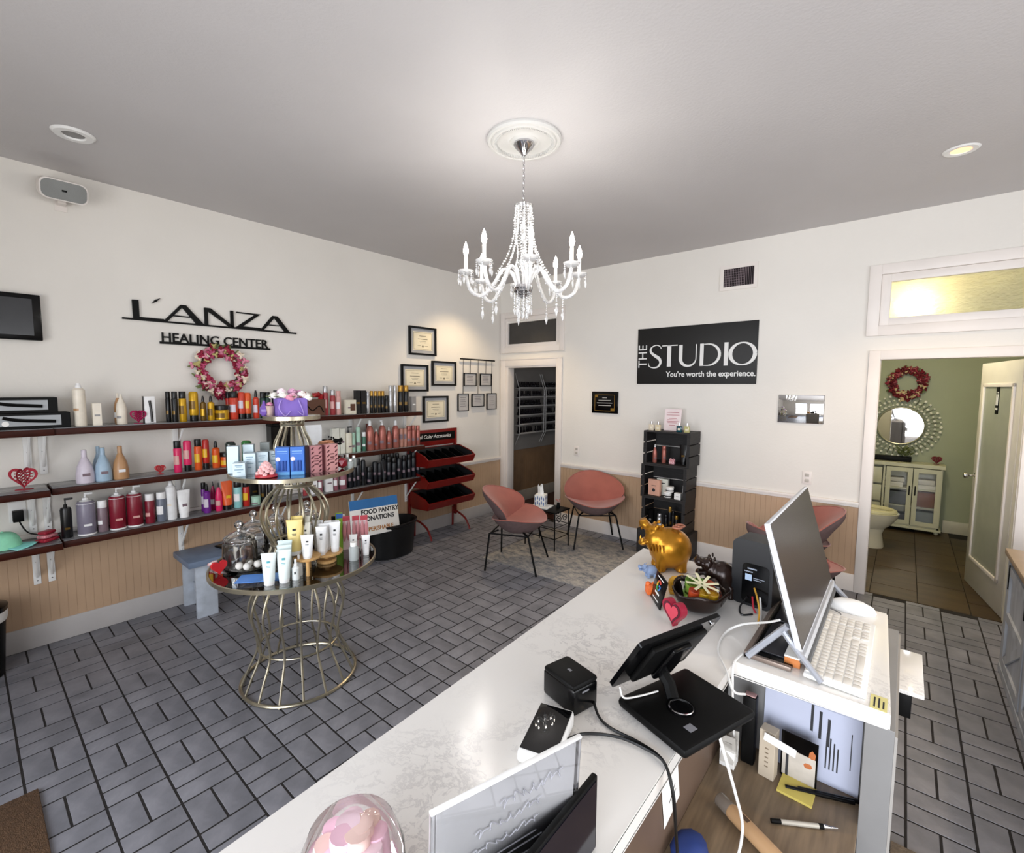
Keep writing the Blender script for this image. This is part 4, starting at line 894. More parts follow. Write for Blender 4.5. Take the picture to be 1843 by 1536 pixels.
cube('bright blue carton, left one of the twin pair on the middle tier',1.74,-3.785,Z2,.05,.070,.155,mat('bright_blue_card','#2f69c0',.45),radians(-33),deco=dec_blue,g='bright blue cartons')
cube('bright blue carton, right one of the twin pair on the middle tier',1.78,-3.722,Z2,.05,.070,.155,mat('bright_blue_card','#2f69c0',.45),radians(-33),deco=dec_blue,g='bright blue cartons')
def dec_str(t,w,d,h):
    mb=MB()
    for k in range(6):
        z=h*(.04+.165*k)
        for s in (-1,1): mb.prism([(-.010,0),(.0,0),(.010,h*.09),(.0,h*.09)],.0008,Matrix.Translation((w/2+.0008,s*(d/2-.011),z))@Matrix.Rotation(pi/2,4,'Z'))
    obj('printed_stripes',mb,mat('maroon_print','#4f1f26',.5),t); mb=MB()
    for q in (.62,.5,.42,.3): mb.box(w/2,w/2+.0006,-.012,.012,h*q,h*q+.006)
    obj('print',mb,mat('maroon_print','#4f1f26'),t)
cube('dark maroon carton right of the twin blue cartons',1.755,-3.665,Z2,.05,.035,.15,mat('maroon_card','#3a1519',.5),radians(-15))
cube('dusty pink striped carton, left one of two on the middle tier',1.79,-3.628,Z2,.05,.062,.152,mat('dusty_pink_card','#b07a7c',.5),radians(-10),deco=dec_str,g='striped cartons')
cube('dusty pink striped carton, right one of two on the middle tier',1.80,-3.54,Z2,.05,.068,.155,mat('dusty_pink_card2','#bf8a88',.5),radians(-5),deco=dec_str,g='striped cartons')
cube('deep rose carton between the two striped cartons',1.765,-3.583,Z2,.05,.035,.15,mat('deep_rose_card','#6d2f38',.5),radians(-8))
t=onz('cupcake_ornament','pink frosted cupcake ornament on a red base at the front of the middle tier','ornament',1.735,-3.875,Z2+.001,radians(-30))
obj('base',MB().lathe([(.05,0),(.056,.004),(.054,.012),(.044,.016)],seg=24),mat('red_base','#b8323a',.4),t)
mb=MB(); rs=random.Random(8)
for k in range(26):
    z=.016+.06*(k/26); r=.042*(1-k/30); a=k*2.4; mb.sph((r*cos(a),r*sin(a),z),.014,1)
obj('frosting',mb,mat('pink_frosting','#eab7b6',.5),t)
for x,y,l,c in ((1.80,-3.468,'round dark red faceted ornament at the right of the middle tier','#7a1522'),):
    t=onz('round_ornament',l,'ornament',x,y,Z2); obj('ball',MB().sph((0,0,.036),.036,1),mat('dark_red_glass',c,.15),t,smooth=False); obj('cap',MB().lathe([(.01,.068),(.012,.078),(.004,.084)],seg=10),M_chrome,t)
t=onz('ribbon_bow','copper ribbon bow standing behind the striped cartons on the middle tier','ribbon',1.68,-3.50,Z2)
mb=MB(); mb.box(-.012,.012,-.03,.03,0,.10,.003)
obj('support',mb,mat('copper_card','#a06a50',.4),t)
mb=MB()
for k in range(6): a=k*1.05; mb.torus((.012*cos(a),.022*sin(a),.135+.01*(k%3)),.022,.006,12,6)
obj('loops',mb,mat('copper_ribbon','#c08664',.4,.2),t)
for i,(x,y,hh) in enumerate(((1.83,-3.43,.055),(1.80,-3.39,.07),(1.76,-3.41,.075))):
    t=onz('clear_vial','small clear vial, %s at the right edge of the middle tier'%['front one','middle one','rear one'][i],'vial',x,y,Z2,0,'clear vials'); obj('glass_body',MB().lathe([(.015,0),(.016,.003),(.016,hh*.7),(.008,hh*.8)],seg=12),mat('pale_vial','#c5ccca',.1,trans=.5),t); obj('cap',MB().lathe([(.009,hh*.8),(.009,hh)],seg=10),M_white,t)
t=onz('white_leaflet_stack','white leaflets standing upright behind the middle tier vase','leaflet',1.52,-3.49,Z2,radians(-10))
for k in range(4): obj('sheet',MB().box(-.004-.008*k,-.003-.008*k,-.048+.004*k,.048,0,.245-.01*k,M=Matrix.Rotation(radians(-4+3*k),4,'Y')),mat('leaflet_paper','#e9ecef',.7),t)
# bottom tier -----------------------------------------------------
def gjar(x,y,r,h,lab,fill):
    t=onz('glass_jar',lab,'jar',x,y,Z1)
    obj('glass_body',MB().lathe([(r*.9,.0),(r,.012),(r*1.02,h*.5),(r*.98,h*.85),(r*.86,h*.92),(r*.86,h)],seg=32,cap=False),M_gl,t)
    obj('glass_base',MB().lathe([(.001,.001),(r*.9,.001),(r*.95,.012),(.001,.014)],seg=32,cap=False),M_gl,t)
    obj('glass_lid',MB().lathe([(r*.92,h),(r*.95,h+.006),(r*.9,h+.016),(r*.6,h+.034),(r*.3,h+.045),(r*.14,h+.05),(r*.12,h+.06),(r*.26,h+.075),(r*.28,h+.09),(r*.15,h+.105),(.001,h+.11)],seg=32,cap=False),M_crys,t)
    obj('rim',MB().torus((0,0,h*.93),r*.87,.004,32,6).torus((0,0,.01),r*.93,.004,32,6),M_crys,t)
    rs=random.Random(int(x*100))
    for k in range(7):
        a=k*2.4; 
        if fill=='cards': obj('packet',MB().box(-.022,.022,-.003,.003,0,.085,.001,Matrix.Translation((r*.5*cos(a),r*.5*sin(a),.016))@Matrix.Rotation(a,4,'Z')@Matrix.Rotation(rs.uniform(-.3,.3),4,'Y')),mat('packet_%d'%(k%3),['#7a5e50','#d8d4ca','#4a3f3c'][k%3],.6),t)
        else: obj('cotton_pad',MB().lathe([(.026,0),(.03,.004),(.026,.008)],(r*.35*cos(a),r*.35*sin(a),.02+.011*k),16),mat('cotton','#dfe3ea',.9),t)
    return t
gjar(1.475,-3.93,.088,.155,'clear glass jar with knobbed lid at the left of the bottom tier, filled with packets','cards')
gjar(1.335,-3.80,.080,.165,'clear glass jar behind the left one, filled with white pads','pads')
gjar(1.345,-3.47,.085,.165,'clear glass jar at the back of the bottom tier, behind the rods','cards')
gjar(1.235,-3.63,.062,.150,'slim clear glass jar farthest back on the bottom tier','pads')
t=onz('glass_tray','oval glass dish holding four white bath balls','dish',1.565,-3.93,Z1,radians(50))
obj('dish',MB().lathe([(.001,.003),(.05,.003),(.078,.016),(.08,.018),(.05,.001),(.001,.001)],seg=36,sx=1.35,cap=False),M_crys,t)
for i,(dx,dy,nm) in enumerate(((-.03,-.02,'front left'),(.015,-.035,'front right'),(.005,.025,'rear left'),(.058,.0,'rear right'))):
    u=single('bath_ball',MB().sph((0,0,.021),.021,2),mat('chalk_white','#dedbd5',.85,bump=.2,bscale=90,var=.05),'white bath ball in the oval dish, %s one'%nm,'ball',(1.565+dx*cos(.87)-dy*sin(.87),-3.93+dx*sin(.87)+dy*cos(.87),Z1+.008),0,'white bath balls in the oval dish')
t=onz('red_heart_ornament','red wooden heart standing at the left edge of the bottom tier','ornament',1.535,-4.055,Z1,radians(100)); obj('heart',MB().prism(heartpts(28,.042),.012,Matrix.Translation((0,0,.043))),mat('bright_red','#c8242c',.4),t)
t=onz('patterned_ribbon','red and white twisted ribbon lying at the left edge of the bottom tier','ribbon',1.42,-4.03,Z1); obj('ribbon',MB().tube(smoothpath([(-.05,-.03,.012),(-.02,.0,.03),(.02,-.01,.012),(.05,.03,.022)]),.01,6),mat('candy_ribbon','#b8424c',.5,var=.4,scale=50,col2='#e8dedc'),t)
t=onz('leaflet','bright blue leaflet lying on the front of the bottom tier','leaflet',1.745,-3.93,Z1,radians(-38)); obj('sheet',MB().box(-.055,.055,-.11,.11,0,.002),mat('leaflet_blue','#5a94e6',.45,var=.1),t); obj('fold',MB().box(-.05,.05,.02,.1,.002,.004),mat('leaflet_blue2','#76a6e6',.45),t)
def sqtube(x,y,z,h,r,body,lab,rz,cap='white',n=1,mark=None,name='squeeze_tube',group=GA):
    t=onz(name,lab,'tube',x,y,z,rz,group); m=pm(body) if body in PC else mat('tube_'+body,body,.35)
    def fn(u,v): an=2*pi*u; return ((r*.85*(1-v)+.0015)*cos(an),r*(.85+.3*v)*sin(an),h*(.12+.86*v))
    obj('body',MB().grid(fn,18,6,True),m,t); obj('crimp',MB().box(-.002,.002,-r*1.16,r*1.16,h*.955,h),m,t); obj('cap',MB().lathe([(r*.75,0),(r*.8,.002),(r*.82,h*.13)],seg=18),pm(cap),t)
    mb=MB().box(r*.35,r*.46,-r*.22,r*.22,h*.70,h*.76).box(r*.35,r*.5,-r*.3,r*.3,h*.60,h*.615).box(r*.35,r*.52,-r*.26,r*.26,h*.56,h*.57)
    obj('print',mb,mark or M_ink,t); return t
cy=mat('cyan_print','#4fa9b6',.6)
A=radians(-35)
sqtube(1.868,-3.933,Z1,.168,.031,'#dfe8e6','pale aqua-white squeeze tube, leftmost of the front pair on the bottom tier',A,mark=cy)
sqtube(1.895,-3.868,Z1,.175,.031,'#dfe9e7','pale aqua-white squeeze tube, front one of the close row beside the blue leaflet',A,mark=cy)
sqtube(1.868,-3.852,Z1,.190,.031,'#d5e3e2','pale aqua-white squeeze tube, middle one of the close row',A,mark=cy)
sqtube(1.84,-3.835,Z1,.205,.031,'#cfdedd','pale aqua-white squeeze tube, rear one of the close row',A,mark=cy)
def dropper(x,y,h,lab):
    t=onz('dropper_bottle',lab,'bottle',x,y,Z1,0,GA); r=.0195
    obj('body',MB().lathe([(r*.95,0),(r,.003),(r,h*.55),(r*.45,h*.66)],seg=16),mat('milky_glass','#dfe3e2',.2),t); obj('dropper_cap',MB().lathe([(r*.5,h*.66),(r*.5,h*.76),(r*.3,h*.78),(r*.34,h*.95),(r*.2,h)],seg=14),M_white,t); obj('print',MB().box(r*.9,r*1.02,-.004,.004,h*.3,h*.42,M=Matrix.Rotation(A,4,'Z')),M_ink,t)
dropper(1.905,-3.812,.112,'white dropper bottle at the front of the bottom tier'); dropper(1.865,-3.775,.115,'white dropper bottle behind the front one')
wm=mat('pale_bamboo','#c39a63',.45,var=.15,scale=10,stretch=(1,5,1))
t=onz('wooden_riser','small round pale wood stand on a single peg on the bottom tier','stand',1.85,-3.72,Z1)
obj('disc',MB().lathe([(.07,.078),(.072,.081),(.072,.088),(.07,.09)],seg=32),wm,t); obj('peg',MB().lathe([(.010,0),(.010,.078)],(.06,-.028,0),12).lathe([(.010,0),(.010,.078)],(-.05,.035,0),12),wm,t)
t=onz('wooden_riser','wider round pale wood stand, lower and right of the small one','stand',1.79,-3.575,Z1)
obj('disc',MB().lathe([(.088,.052),(.09,.055),(.09,.063),(.088,.065)],seg=36),wm,t); obj('foot_ring',MB().lathe([(.05,0),(.055,.004),(.055,.016),(.05,.02)],seg=28),wm,t); obj('stem',MB().lathe([(.014,.02),(.014,.052)],seg=12),wm,t)
sqtube(1.885,-3.735,Z1+.09,.130,.029,'white','white squeeze tube alone on the small wooden stand',A)
WT=[(1.72,-3.66,Z1,.225,.030,'leftmost white squeeze tube of the right group, standing on the glass'),(1.83,-3.625,Z1+.065,.165,.026,'white squeeze tube, front left on the wide wooden stand'),(1.80,-3.595,Z1+.065,.17,.026,'white squeeze tube, second row left on the wide wooden stand'),(1.835,-3.545,Z1+.065,.175,.027,'white squeeze tube, front right on the wide wooden stand'),(1.775,-3.565,Z1+.065,.175,.026,'white squeeze tube at the middle of the wide wooden stand'),(1.745,-3.60,Z1+.065,.18,.026,'white squeeze tube at the back of the wide wooden stand'),(1.77,-3.512,Z1+.065,.165,.025,'white squeeze tube at the right of the wide wooden stand')]
for x,y,z,h,r,l in WT: sqtube(x,y,z,h,r,'white',l,A)
t=onz('clear_riser','clear acrylic riser block under the yellow tube on the bottom tier','riser',1.79,-3.745,Z1,A); obj('block',MB().box(-.045,.03,-.06,.06,0,.10,.002),M_gl,t,smooth=False)
sqtube(1.805,-3.765,Z1+.10,.195,.036,'#ead489','yellow squeeze tube, front one of the yellow pair on the clear riser',A); sqtube(1.775,-3.735,Z1+.10,.205,.036,'#e6cf7c','yellow squeeze tube, rear one of the yellow pair on the clear riser',A)
sqtube(1.80,-3.70,Z1+.10,.165,.022,'#e8e6da','short white squeeze tube right of the yellow pair on the riser',A); sqtube(1.775,-3.69,Z1+.10,.195,.022,'#e6e4d8','tall white squeeze tube right of the yellow pair on the riser',A)
t=onz('clear_bottle','clear cosmetic bottle with white cap, right front of the bottom tier','bottle',1.885,-3.455,Z1); obj('body',MB().lathe([(.026,0),(.028,.003),(.028,.075),(.02,.085)],seg=18),mat('clear_plastic','#cdd3d3',.12,trans=.4),t); obj('cap',MB().lathe([(.02,.085),(.02,.105),(.018,.108)],seg=16),M_white,t)
sqtube(1.80,-3.405,Z1,.125,.021,'#e8e8e6','small white tube behind the clear bottle',A); sqtube(1.865,-3.36,Z1,.125,.022,'white','small white tube at the right rim of the bottom tier',A)
for i,(x,y,nm) in enumerate(((1.70,-3.39,'left'),(1.735,-3.345,'middle'),(1.765,-3.305,'right'))):
    t=onz('nail_tip_packet','upright clear packet of pink tips with red header, %s of three'%nm,'packet',x,y,Z1,radians(-20),'pink packets on the bottom tier')
    obj('card',MB().box(-.008,-.006,-.022,.022,0,.185,.0008),mat('packet_pink','#dcc2c4',.4),t); obj('header',MB().box(-.009,-.005,-.022,.022,.185,.215),mat('pink_header','#c04a56',.5),t)
    for k in (-1,1): obj('tip',MB().sph((0,k*.013,.12),.05,2,(.14,.25,1.35)),mat('pink_tip','#c9878c' if k<0 else '#dcb0b0',.25),t)
t=onz('striped_carton','small green and blue striped carton behind the pink packets','box',1.665,-3.42,Z1,radians(-20)); obj('box',MB().box(-.015,.015,-.02,.02,0,.235,.001),mat('lime_card','#8fbb3a',.5),t,smooth=False); obj('band',MB().box(.015,.016,-.02,.02,.205,.235),mat('blue_card','#3a66a8',.5),t)
for i,(x,y,c,hh) in enumerate(((1.56,-3.40,'#1d1c1f',.19),(1.60,-3.355,'#d6d2cb',.20))):
    t=onz('small_bottle',['short black jar behind the white tubes','small ivory bottle with pale cap behind the white tubes'][i],'bottle',x,y,Z1); obj('body',MB().lathe([(.022,0),(.024,.003),(.024,hh*.7),(.012,hh*.78)],seg=16),mat('sb_'+c,c,.3),t); obj('cap',MB().lathe([(.013,hh*.78),(.013,hh)],seg=12),M_trim if i else M_black,t)

# ================================================================ SEATING AREA
t=thing('area_rug','worn grey and beige patterned area rug under the pink chairs','rug',(1.86,-.72,0),radians(2))
def rugmat():
    m=bpy.data.materials.new('distressed_rug'); m.use_nodes=True; nt=m.node_tree; N=nt.nodes; L=nt.links; b=N['Principled BSDF']; b.inputs['Roughness'].default_value=.95
    tc=N.new('ShaderNodeTexCoord'); mp=N.new('ShaderNodeMapping'); L.new(tc.outputs['Object'],mp.inputs[0]); mp.inputs['Scale'].default_value=(1,1.6,1)
    n=N.new('ShaderNodeTexNoise'); n.inputs['Scale'].default_value=9; n.inputs['Detail'].default_value=12; n.inputs['Roughness'].default_value=.85; L.new(mp.outputs[0],n.inputs[0])
    r=N.new('ShaderNodeValToRGB'); e=r.color_ramp.elements; e[0].position=.42; e[0].color=(*lin('#65686c'),1); e[1].position=.58; e[1].color=(*lin('#b0aaa2'),1); q=e.new(.48); q.color=(*lin('#8d8c8c'),1); q=e.new(.53); q.color=(*lin('#a19b93'),1)
    L.new(n.outputs[0],r.inputs[0]); L.new(r.outputs[0],b.inputs[0]); bp=N.new('ShaderNodeBump'); bp.inputs['Strength'].default_value=.5; n2=N.new('ShaderNodeTexNoise'); n2.inputs['Scale'].default_value=250; L.new(n2.outputs[0],bp.inputs['Height']); L.new(bp.outputs[0],b.inputs['Normal']); return m
obj('pile',MB().box(-.77,.77,-.80,.50,0,.008,.002),rugmat(),t); obj('binding',MB().box(-.775,-.768,-.80,.50,0,.007).box(.768,.775,-.80,.50,0,.007),mat('rug_binding','#7d766c',.9),t)
def chair(label,loc,rz):
    t=thing('lounge_chair',label,'chair',loc,rz,'pink shell chairs')
    # x forward. seat and back are two shells meeting at the rear
    def shell(kind,off=0):
        def fn(u,v):
            a=2*pi*u; r=v
            if kind=='seat':
                X=.055+.262*r*cos(a); Y=.325*r*sin(a)*(1-.10*cos(a))
                zr=.475+.055*sin(a)**2-.005*cos(a); Z=.405+(zr-.405)*r**2
            else:
                X=-.15-.115*(r*cos(a))-.03*cos(a)**2*r+.17*(r*sin(a))**2-.02; Y=.335*r*sin(a); Z=.595+.165*r*cos(a)
            th=.030*(1-r**3)
            return (X,Y,Z,th)
        return fn
    for kind in ('seat','back'):
        f=shell(kind)
        mb=MB().grid(lambda u,v:(f(u,v)[0]+(f(u,v)[3] if kind=='back' else 0),f(u,v)[1],f(u,v)[2]+(f(u,v)[3] if kind=='seat' else 0)),36,9,True); 
        obj('seat_cushion' if kind=='seat' else 'back_cushion',mb,M_pink,t)
        mb=MB().grid(lambda u,v:(f(u,v)[0]-(.035+f(u,v)[3] if kind=='back' else 0)*(1-v**6) ,f(u,v)[1],f(u,v)[2]-(.045+f(u,v)[3] if kind=='seat' else 0)*(1-v**4)),36,9,True)
        obj('seat_shell' if kind=='seat' else 'back_shell',mb,M_pinkout,t,label='mauve-grey outer fabric')
        obj('piping',MB().tube([f(i/40,1)[:3] for i in range(40)],.0055,6,True),M_pink,t)
    for sx,sy in ((1,1),(1,-1),(-1,1),(-1,-1)):
        obj('leg',MB().tube([(sx*.12,sy*.14,.375),(sx*.19,sy*.20,.355),((.285 if sx>0 else -.215),sy*.265,.008)],.0095,8),M_black,t)
    obj('frame_bar',MB().tube([(-.185,-.195,.352),(.185,-.195,.352),(.185,.195,.352),(-.185,.195,.352)],.008,6,True),M_black,t)
    return t
ch=chair('pink shell chair seen side-on, nearer the tiered table',(1.47,-1.455,0),radians(24))
dup(ch,(1.73,-.365,0.008),radians(-49),'pink shell chair facing the room, between the side table and the black crate shelf','pink shell chairs')
dup(ch,(3.76,-1.03,0),radians(48),'pink shell chair by the wall mostly hidden behind the monitor, left one','pink shell chairs')
dup(ch,(3.71,-.37,0),radians(203),'pink shell chair beside the bathroom doorway, right of the monitor','pink shell chairs')
t=thing('side_table','small black metal side table with scrollwork between the two pink chairs','side table',(1.385,-.79,0.008),radians(0))
HX,HY=.21,.145
obj('top',MB().box(-HX,HX,-HY,HY,.405,.42,.003),M_black,t)
for sx in (-1,1):
    for sy in (-1,1): obj('leg',MB().tube([(sx*(HX-.012),sy*(HY-.012),.405),(sx*(HX-.012),sy*(HY-.012),.0)],.007,8),M_black,t)
obj('lower_rail',MB().tube([(-HX+.012,-HY+.012,.13),(HX-.012,-HY+.012,.13),(HX-.012,HY-.012,.13),(-HX+.012,HY-.012,.13)],.005,6,True),M_black,t)
for s_,ax in ((-HY+.012,'y'),(HY-.012,'y'),(HX-.012,'x'),(-HX+.012,'x')):
    mb=MB(); h_=HX if ax=='y' else HY
    for k in (-1,1):
        pts=[]
        for i in range(22):
            a=i*.45; r=.012+.0020*i; q=(k*.055+r*cos(a),.33+r*sin(a)*.8); pts.append((q[0],s_,q[1]) if ax=='y' else (s_,q[0],q[1]))
        mb.tube(pts,.0045,5)
    mb.tube([((-h_+.015,s_,.25) if ax=='y' else (s_,-h_+.015,.25)),((h_-.015,s_,.25) if ax=='y' else (s_,h_-.015,.25))],.004,5)
    obj('scrollwork',mb,M_black,t)
single('tray',MB().box(-.11,.11,-.09,.09,0,.014,.004),M_white,'white tray under the tissue box','tray',(1.33,-.82,.4285),radians(10))
t=thing('tissue_box','blue and white patterned tissue box with a white tissue standing up','tissue box',(1.32,-.815,.4430),radians(20))
obj('box',MB().box(-.058,.058,-.058,.058,0,.125,.003),M_paper,t,smooth=False)
mb=MB()
for f in range(2):
    for k in range(5):
        for j in range(2):
            M=Matrix.Rotation(-pi/2*f,4,'Z')@Matrix.Translation((.0585,-.045+.0225*k,.03+.052*j+.012*(k%2))); mb.sph((0,0,0),.024,1,(.03,.28,1),M) if 0 else mb.b and bmesh.ops.transform(mb.b,matrix=M@Matrix.Diagonal((.03,.3,1,1)),verts=bmesh.ops.create_icosphere(mb.b,subdivisions=1,radius=.024)['verts'])
obj('printed_leaves',mb,mat('delft_blue','#3f5f96',.5,var=.2),t)
obj('tissue',MB().grid(lambda u,v:((.035*(1-v*.3))*cos(2*pi*u)*(1+.3*sin(6*pi*u)*v)-.012*v,.014*sin(2*pi*u)*(1+.5*cos(8*pi*u)),.122+.10*v+.02*sin(4*pi*u)*v),24,5,True),M_paper,t)
t=thing('small_flower_vase','tiny vase of faded pink flowers beside the tissue box','vase',(1.50,-.74,.4285))
obj('vase',MB().lathe([(.018,0),(.022,.02),(.014,.05),(.018,.06)],seg=16),M_black,t)
for k in range(5):
    a=k*1.3; m=mat('faded_pink','#a8726a',.8); obj('flower',rose((.02*cos(a),.02*sin(a),.085+.012*(k%2)),.013,m),m,t)
# ================================================================ BACK WALL
t=thing('wall_sign','black banner reading THE STUDIO You\'re worth the experience. on the back wall','sign',(2.64,-.001,2.09))
obj('panel',MB().box(-.604,.602,-.012,0,-.30,.30,.001),mat('charcoal_banner','#151515',.55,var=.05),t)
pw=mat('sign_white','#e6e6e4',.6,var=.01)
def fl2(name,polys):
    mb=MB()
    for p in polys: mb.prism([(a-2.64,b-2.09) for a,b in p],.0012,Matrix.Translation((0,-.0132,0)))
    return obj(name,mb,pw,t,smooth=False)
def ribbon(pts,ws):
    P2=[Vector(p) for p in pts]; Lp=[];Rp=[]
    for i,p in enumerate(P2):
        d=(P2[min(i+1,len(P2)-1)]-P2[max(i-1,0)]).normalized(); n_=Vector((-d.y,d.x)); Lp.append(p+n_*ws[i]/2); Rp.append(p-n_*ws[i]/2)
    mb=MB()
    for i in range(len(P2)-1): mb.prism([(q.x-2.64,q.y-2.09) for q in (Lp[i],Lp[i+1],Rp[i+1],Rp[i])],.0012,Matrix.Translation((0,-.0132,0)))
    return mb
sp=smoothpath([(2.305,2.165,0),(2.29,2.192,0),(2.245,2.205,0),(2.195,2.18,0),(2.19,2.135,0),(2.235,2.095,0),(2.285,2.06,0),(2.30,2.015,0),(2.27,1.972,0),(2.21,1.965,0),(2.172,1.985,0),(2.165,2.015,0)],4)
obj('letter_s',ribbon([(p.x,p.y) for p in sp],[.009+.026*max(0,1-abs(i/len(sp)-.5)*3.2) for i in range(len(sp))]),pw,t,smooth=False)
fl2('letter_t',[[(2.315,2.2),(2.482,2.2),(2.482,2.19),(2.315,2.19)],[(2.372,2.195),(2.414,2.195),(2.414,1.972),(2.372,1.972)]])
up=[(2.516,2.195)]+[(2.516,2.06)]+[(2.595+.079*cos(radians(180+k*12)),2.05+.074*sin(radians(180+k*12))) for k in range(16)]+[(2.674,2.195)]
obj('letter_u',ribbon(up,[.036,.036]+[.036-.0018*k for k in range(16)]+[.009]),pw,t,smooth=False)
dp=[(2.75,2.19)]+[(2.79+.112*cos(radians(90-k*12)),2.083+.107*sin(radians(90-k*12))) for k in range(16)]+[(2.75,1.977)]
fl2('letter_d',[[(2.712,2.197),(2.748,2.197),(2.748,1.972),(2.712,1.972)]]); obj('letter_d_bowl',ribbon(dp,[.008]+[.01+.018*sin(radians(12*k)) for k in range(16)]+[.008]),pw,t,smooth=False)
fl2('letter_i',[[(2.944,2.197),(2.982,2.197),(2.982,1.97),(2.944,1.97)]])
op=[(3.112+.110*cos(radians(k*10)),2.081+.106*sin(radians(k*10))) for k in range(37)]
obj('letter_o',ribbon(op,[.012+.024*abs(cos(radians(k*10)))**1.5 for k in range(37)]),pw,t,smooth=False)
me=textmesh('letters_the','THE',.108,.0006,pw,sx=1.0); xs=[v.co.x for v in me.vertices]; ys=[v.co.y for v in me.vertices]; me.transform(Matrix.Diagonal((.245/(max(xs)-min(xs)),.095/(max(ys)-min(ys)),1,1)))
o=obj('letters_the',me,pw,t); o.matrix_local=Matrix.Translation((-.495,-.0133,-.125))@RX@Matrix.Rotation(pi/2,4,'Z')
me=textmesh('tagline',"You're worth the experience.",.08,.0006,pw,sx=1,bold=.0016); xs=[v.co.x for v in me.vertices]; me.transform(Matrix.Diagonal((.870/(max(xs)-min(xs)),1.0,1,1)))
o=obj('tagline',me,pw,t); o.matrix_local=Matrix.Translation((-.273,-.0133,-.225))@RX
# vent
t=thing('air_vent','white air vent grille high on the back wall','vent',(3.045,0,2.815))
mb=MB(); 
for a in ((-.135,.135,.085,.118),(-.135,.135,-.118,-.085),(-.168,-.135,-.118,.118),(.135,.168,-.118,.118)): mb.box(a[0],a[1],-.012,0,a[2],a[3],0)
obj('frame',mb,M_trim,t); obj('duct_opening',MB().box(-.137,.137,-.002,-.0005,-.087,.087),mat('duct_dark','#1a1214',.8),t)
for k in range(18): obj('slat',MB().box(-.001,.001,-.010,-.003,-.086,.086,M=Matrix.Translation((-.125+.0148*k,0,0))@Matrix.Rotation(radians(25),4,'Z')@Matrix.Translation((0,0,0))),mat('slat_mauve','#97868c',.5),t,smooth=False)
for k in range(7): obj('cross_slat',MB().box(-.135,.05,-.003,-.002,-.001,.001,M=Matrix.Translation((0,0,-.07+.023*k))),mat('slat_mauve','#97868c'),t,smooth=False)
# plaque and small mirror
t=thing('award_plaque','small black plaque with gold border on the back wall left of the banner','plaque',(1.643,0,1.573))
obj('plate',MB().box(-.17,.17,-.02,0,-.127,.127,.003),M_gloss,t)
mb=MB()
for a in ((-.13,.13,.085,.09),(-.13,.13,-.1,-.095),(-.13,-.125,-.1,.09),(.125,.13,-.1,.09)): mb.box(a[0],a[1],-.0212,-.02,a[2],a[3])
mb.box(.08,.125,-.0212,-.02,-.095,-.065).box(-.125,-.09,-.0212,-.02,.06,.085)
obj('gold_border',mb,mat('gold_foil','#a5813a',.35,.7),t); mb=MB()
for zz,w_ in ((.05,.03),(.02,.08),(-.01,.1),(-.04,.08)): mb.box(-w_,w_,-.0212,-.02,zz,zz+.008)
obj('print',mb,mat('silver_print','#a9a9a4',.5),t)
t=thing('wall_mirror','small frameless rectangular mirror on the back wall right of the banner','mirror',(3.615,0,1.563)); obj('mirror_glass',MB().box(-.176,.176,-.014,-.002,-.125,.125,.002),mat('mirror','#f2f2f2',.02,1,var=0),t); obj('backing',MB().box(-.178,.178,-.004,0,-.127,.127),M_black,t)
for x,z,l in ((1.262,.962,'white wall outlet left of the black crate shelf'),(3.695,.945,'white wall outlet above the monitor')):
    t=thing('wall_outlet',l,'outlet',(x,0,z),0,'wall outlets'); obj('plate',MB().box(-.036,.036,-.006,0,-.058,.058,.002),M_trim,t)
    for s in (-1,1): obj('socket',MB().box(-.016,.016,-.008,-.006,s*.025-.014,s*.025+.014,.003).box(-.008,-.005,-.0085,-.007,s*.025-.003,s*.025+.008).box(.005,.008,-.0085,-.007,s*.025-.003,s*.025+.008),mat('ivory_socket','#b9b3aa',.4),t)
# ---------------------------------------------------------------- crate shelf
def crate(label,x,z,w,h,y0=-.325,y1=-.03,rz=0,drawer=False):
    t=thing('crate',label,'crate',(x,0,z),rz,'stacked black crates'); a=w/2; tk=.014
    if drawer:
        obj('box',MB().box(-a,a,y0,y1,0,h,.002),M_crate,t,smooth=False); return t
    for k,(za,zb) in enumerate(((0,h/3-.012),(h/3,2*h/3-.012),(2*h/3,h))):
        for s in (-1,1): obj('side_slat',MB().box(min(s*a,s*(a-tk)),max(s*a,s*(a-tk)),y0,y1,za,zb,.001),M_crate,t,smooth=False)
    for s in (-1,1):
        obj('corner_post',MB().box(min(s*(a-tk),s*(a-tk-.02)),max(s*(a-tk),s*(a-tk-.02)),y0+.004,y0+.02,tk,h,.001),M_crate,t,smooth=False)
    for (ya,yb) in ((y0,y0+.09),(y0+.1,y0+.19),(y0+.2,y1)): obj('bottom_slat',MB().box(-a+tk,a-tk,ya,yb,0,tk,.001),M_crate,t,smooth=False); obj('top_slat',MB().box(-a+tk,a-tk,ya,yb,h-tk,h,.001),M_crate,t,smooth=False)
    for (za,zb) in ((tk,h/2-.01),(h/2,h-tk)): obj('back_slat',MB().box(-a+tk,a-tk,y1-tk,y1,za,zb,.001),M_crate,t,smooth=False)
    return t
crate('wide black-stained base crate on the floor',2.50,0,.52,.265,-.35,-.02,0,True)
crate('black-stained open crate, lowest of the three open ones',2.50,.266,.455,.345)
crate('black-stained open crate, middle one of the stack',2.495,.612,.475,.345)
crate('black-stained open crate, topmost of the stack',2.515,.958,.48,.348)
GC='products in the crate shelf'
z=.958+.0145
product(2.36,0,z,.022,.19,'nozz','copper','white','copper bottle with white nozzle, left in the top crate',GC).location=(2.37,-.25,z)
product(0,0,z,.022,.175,'cyl','copper','copper','copper bottle beside the nozzle bottle in the top crate',GC).location=(2.455,-.22,z)
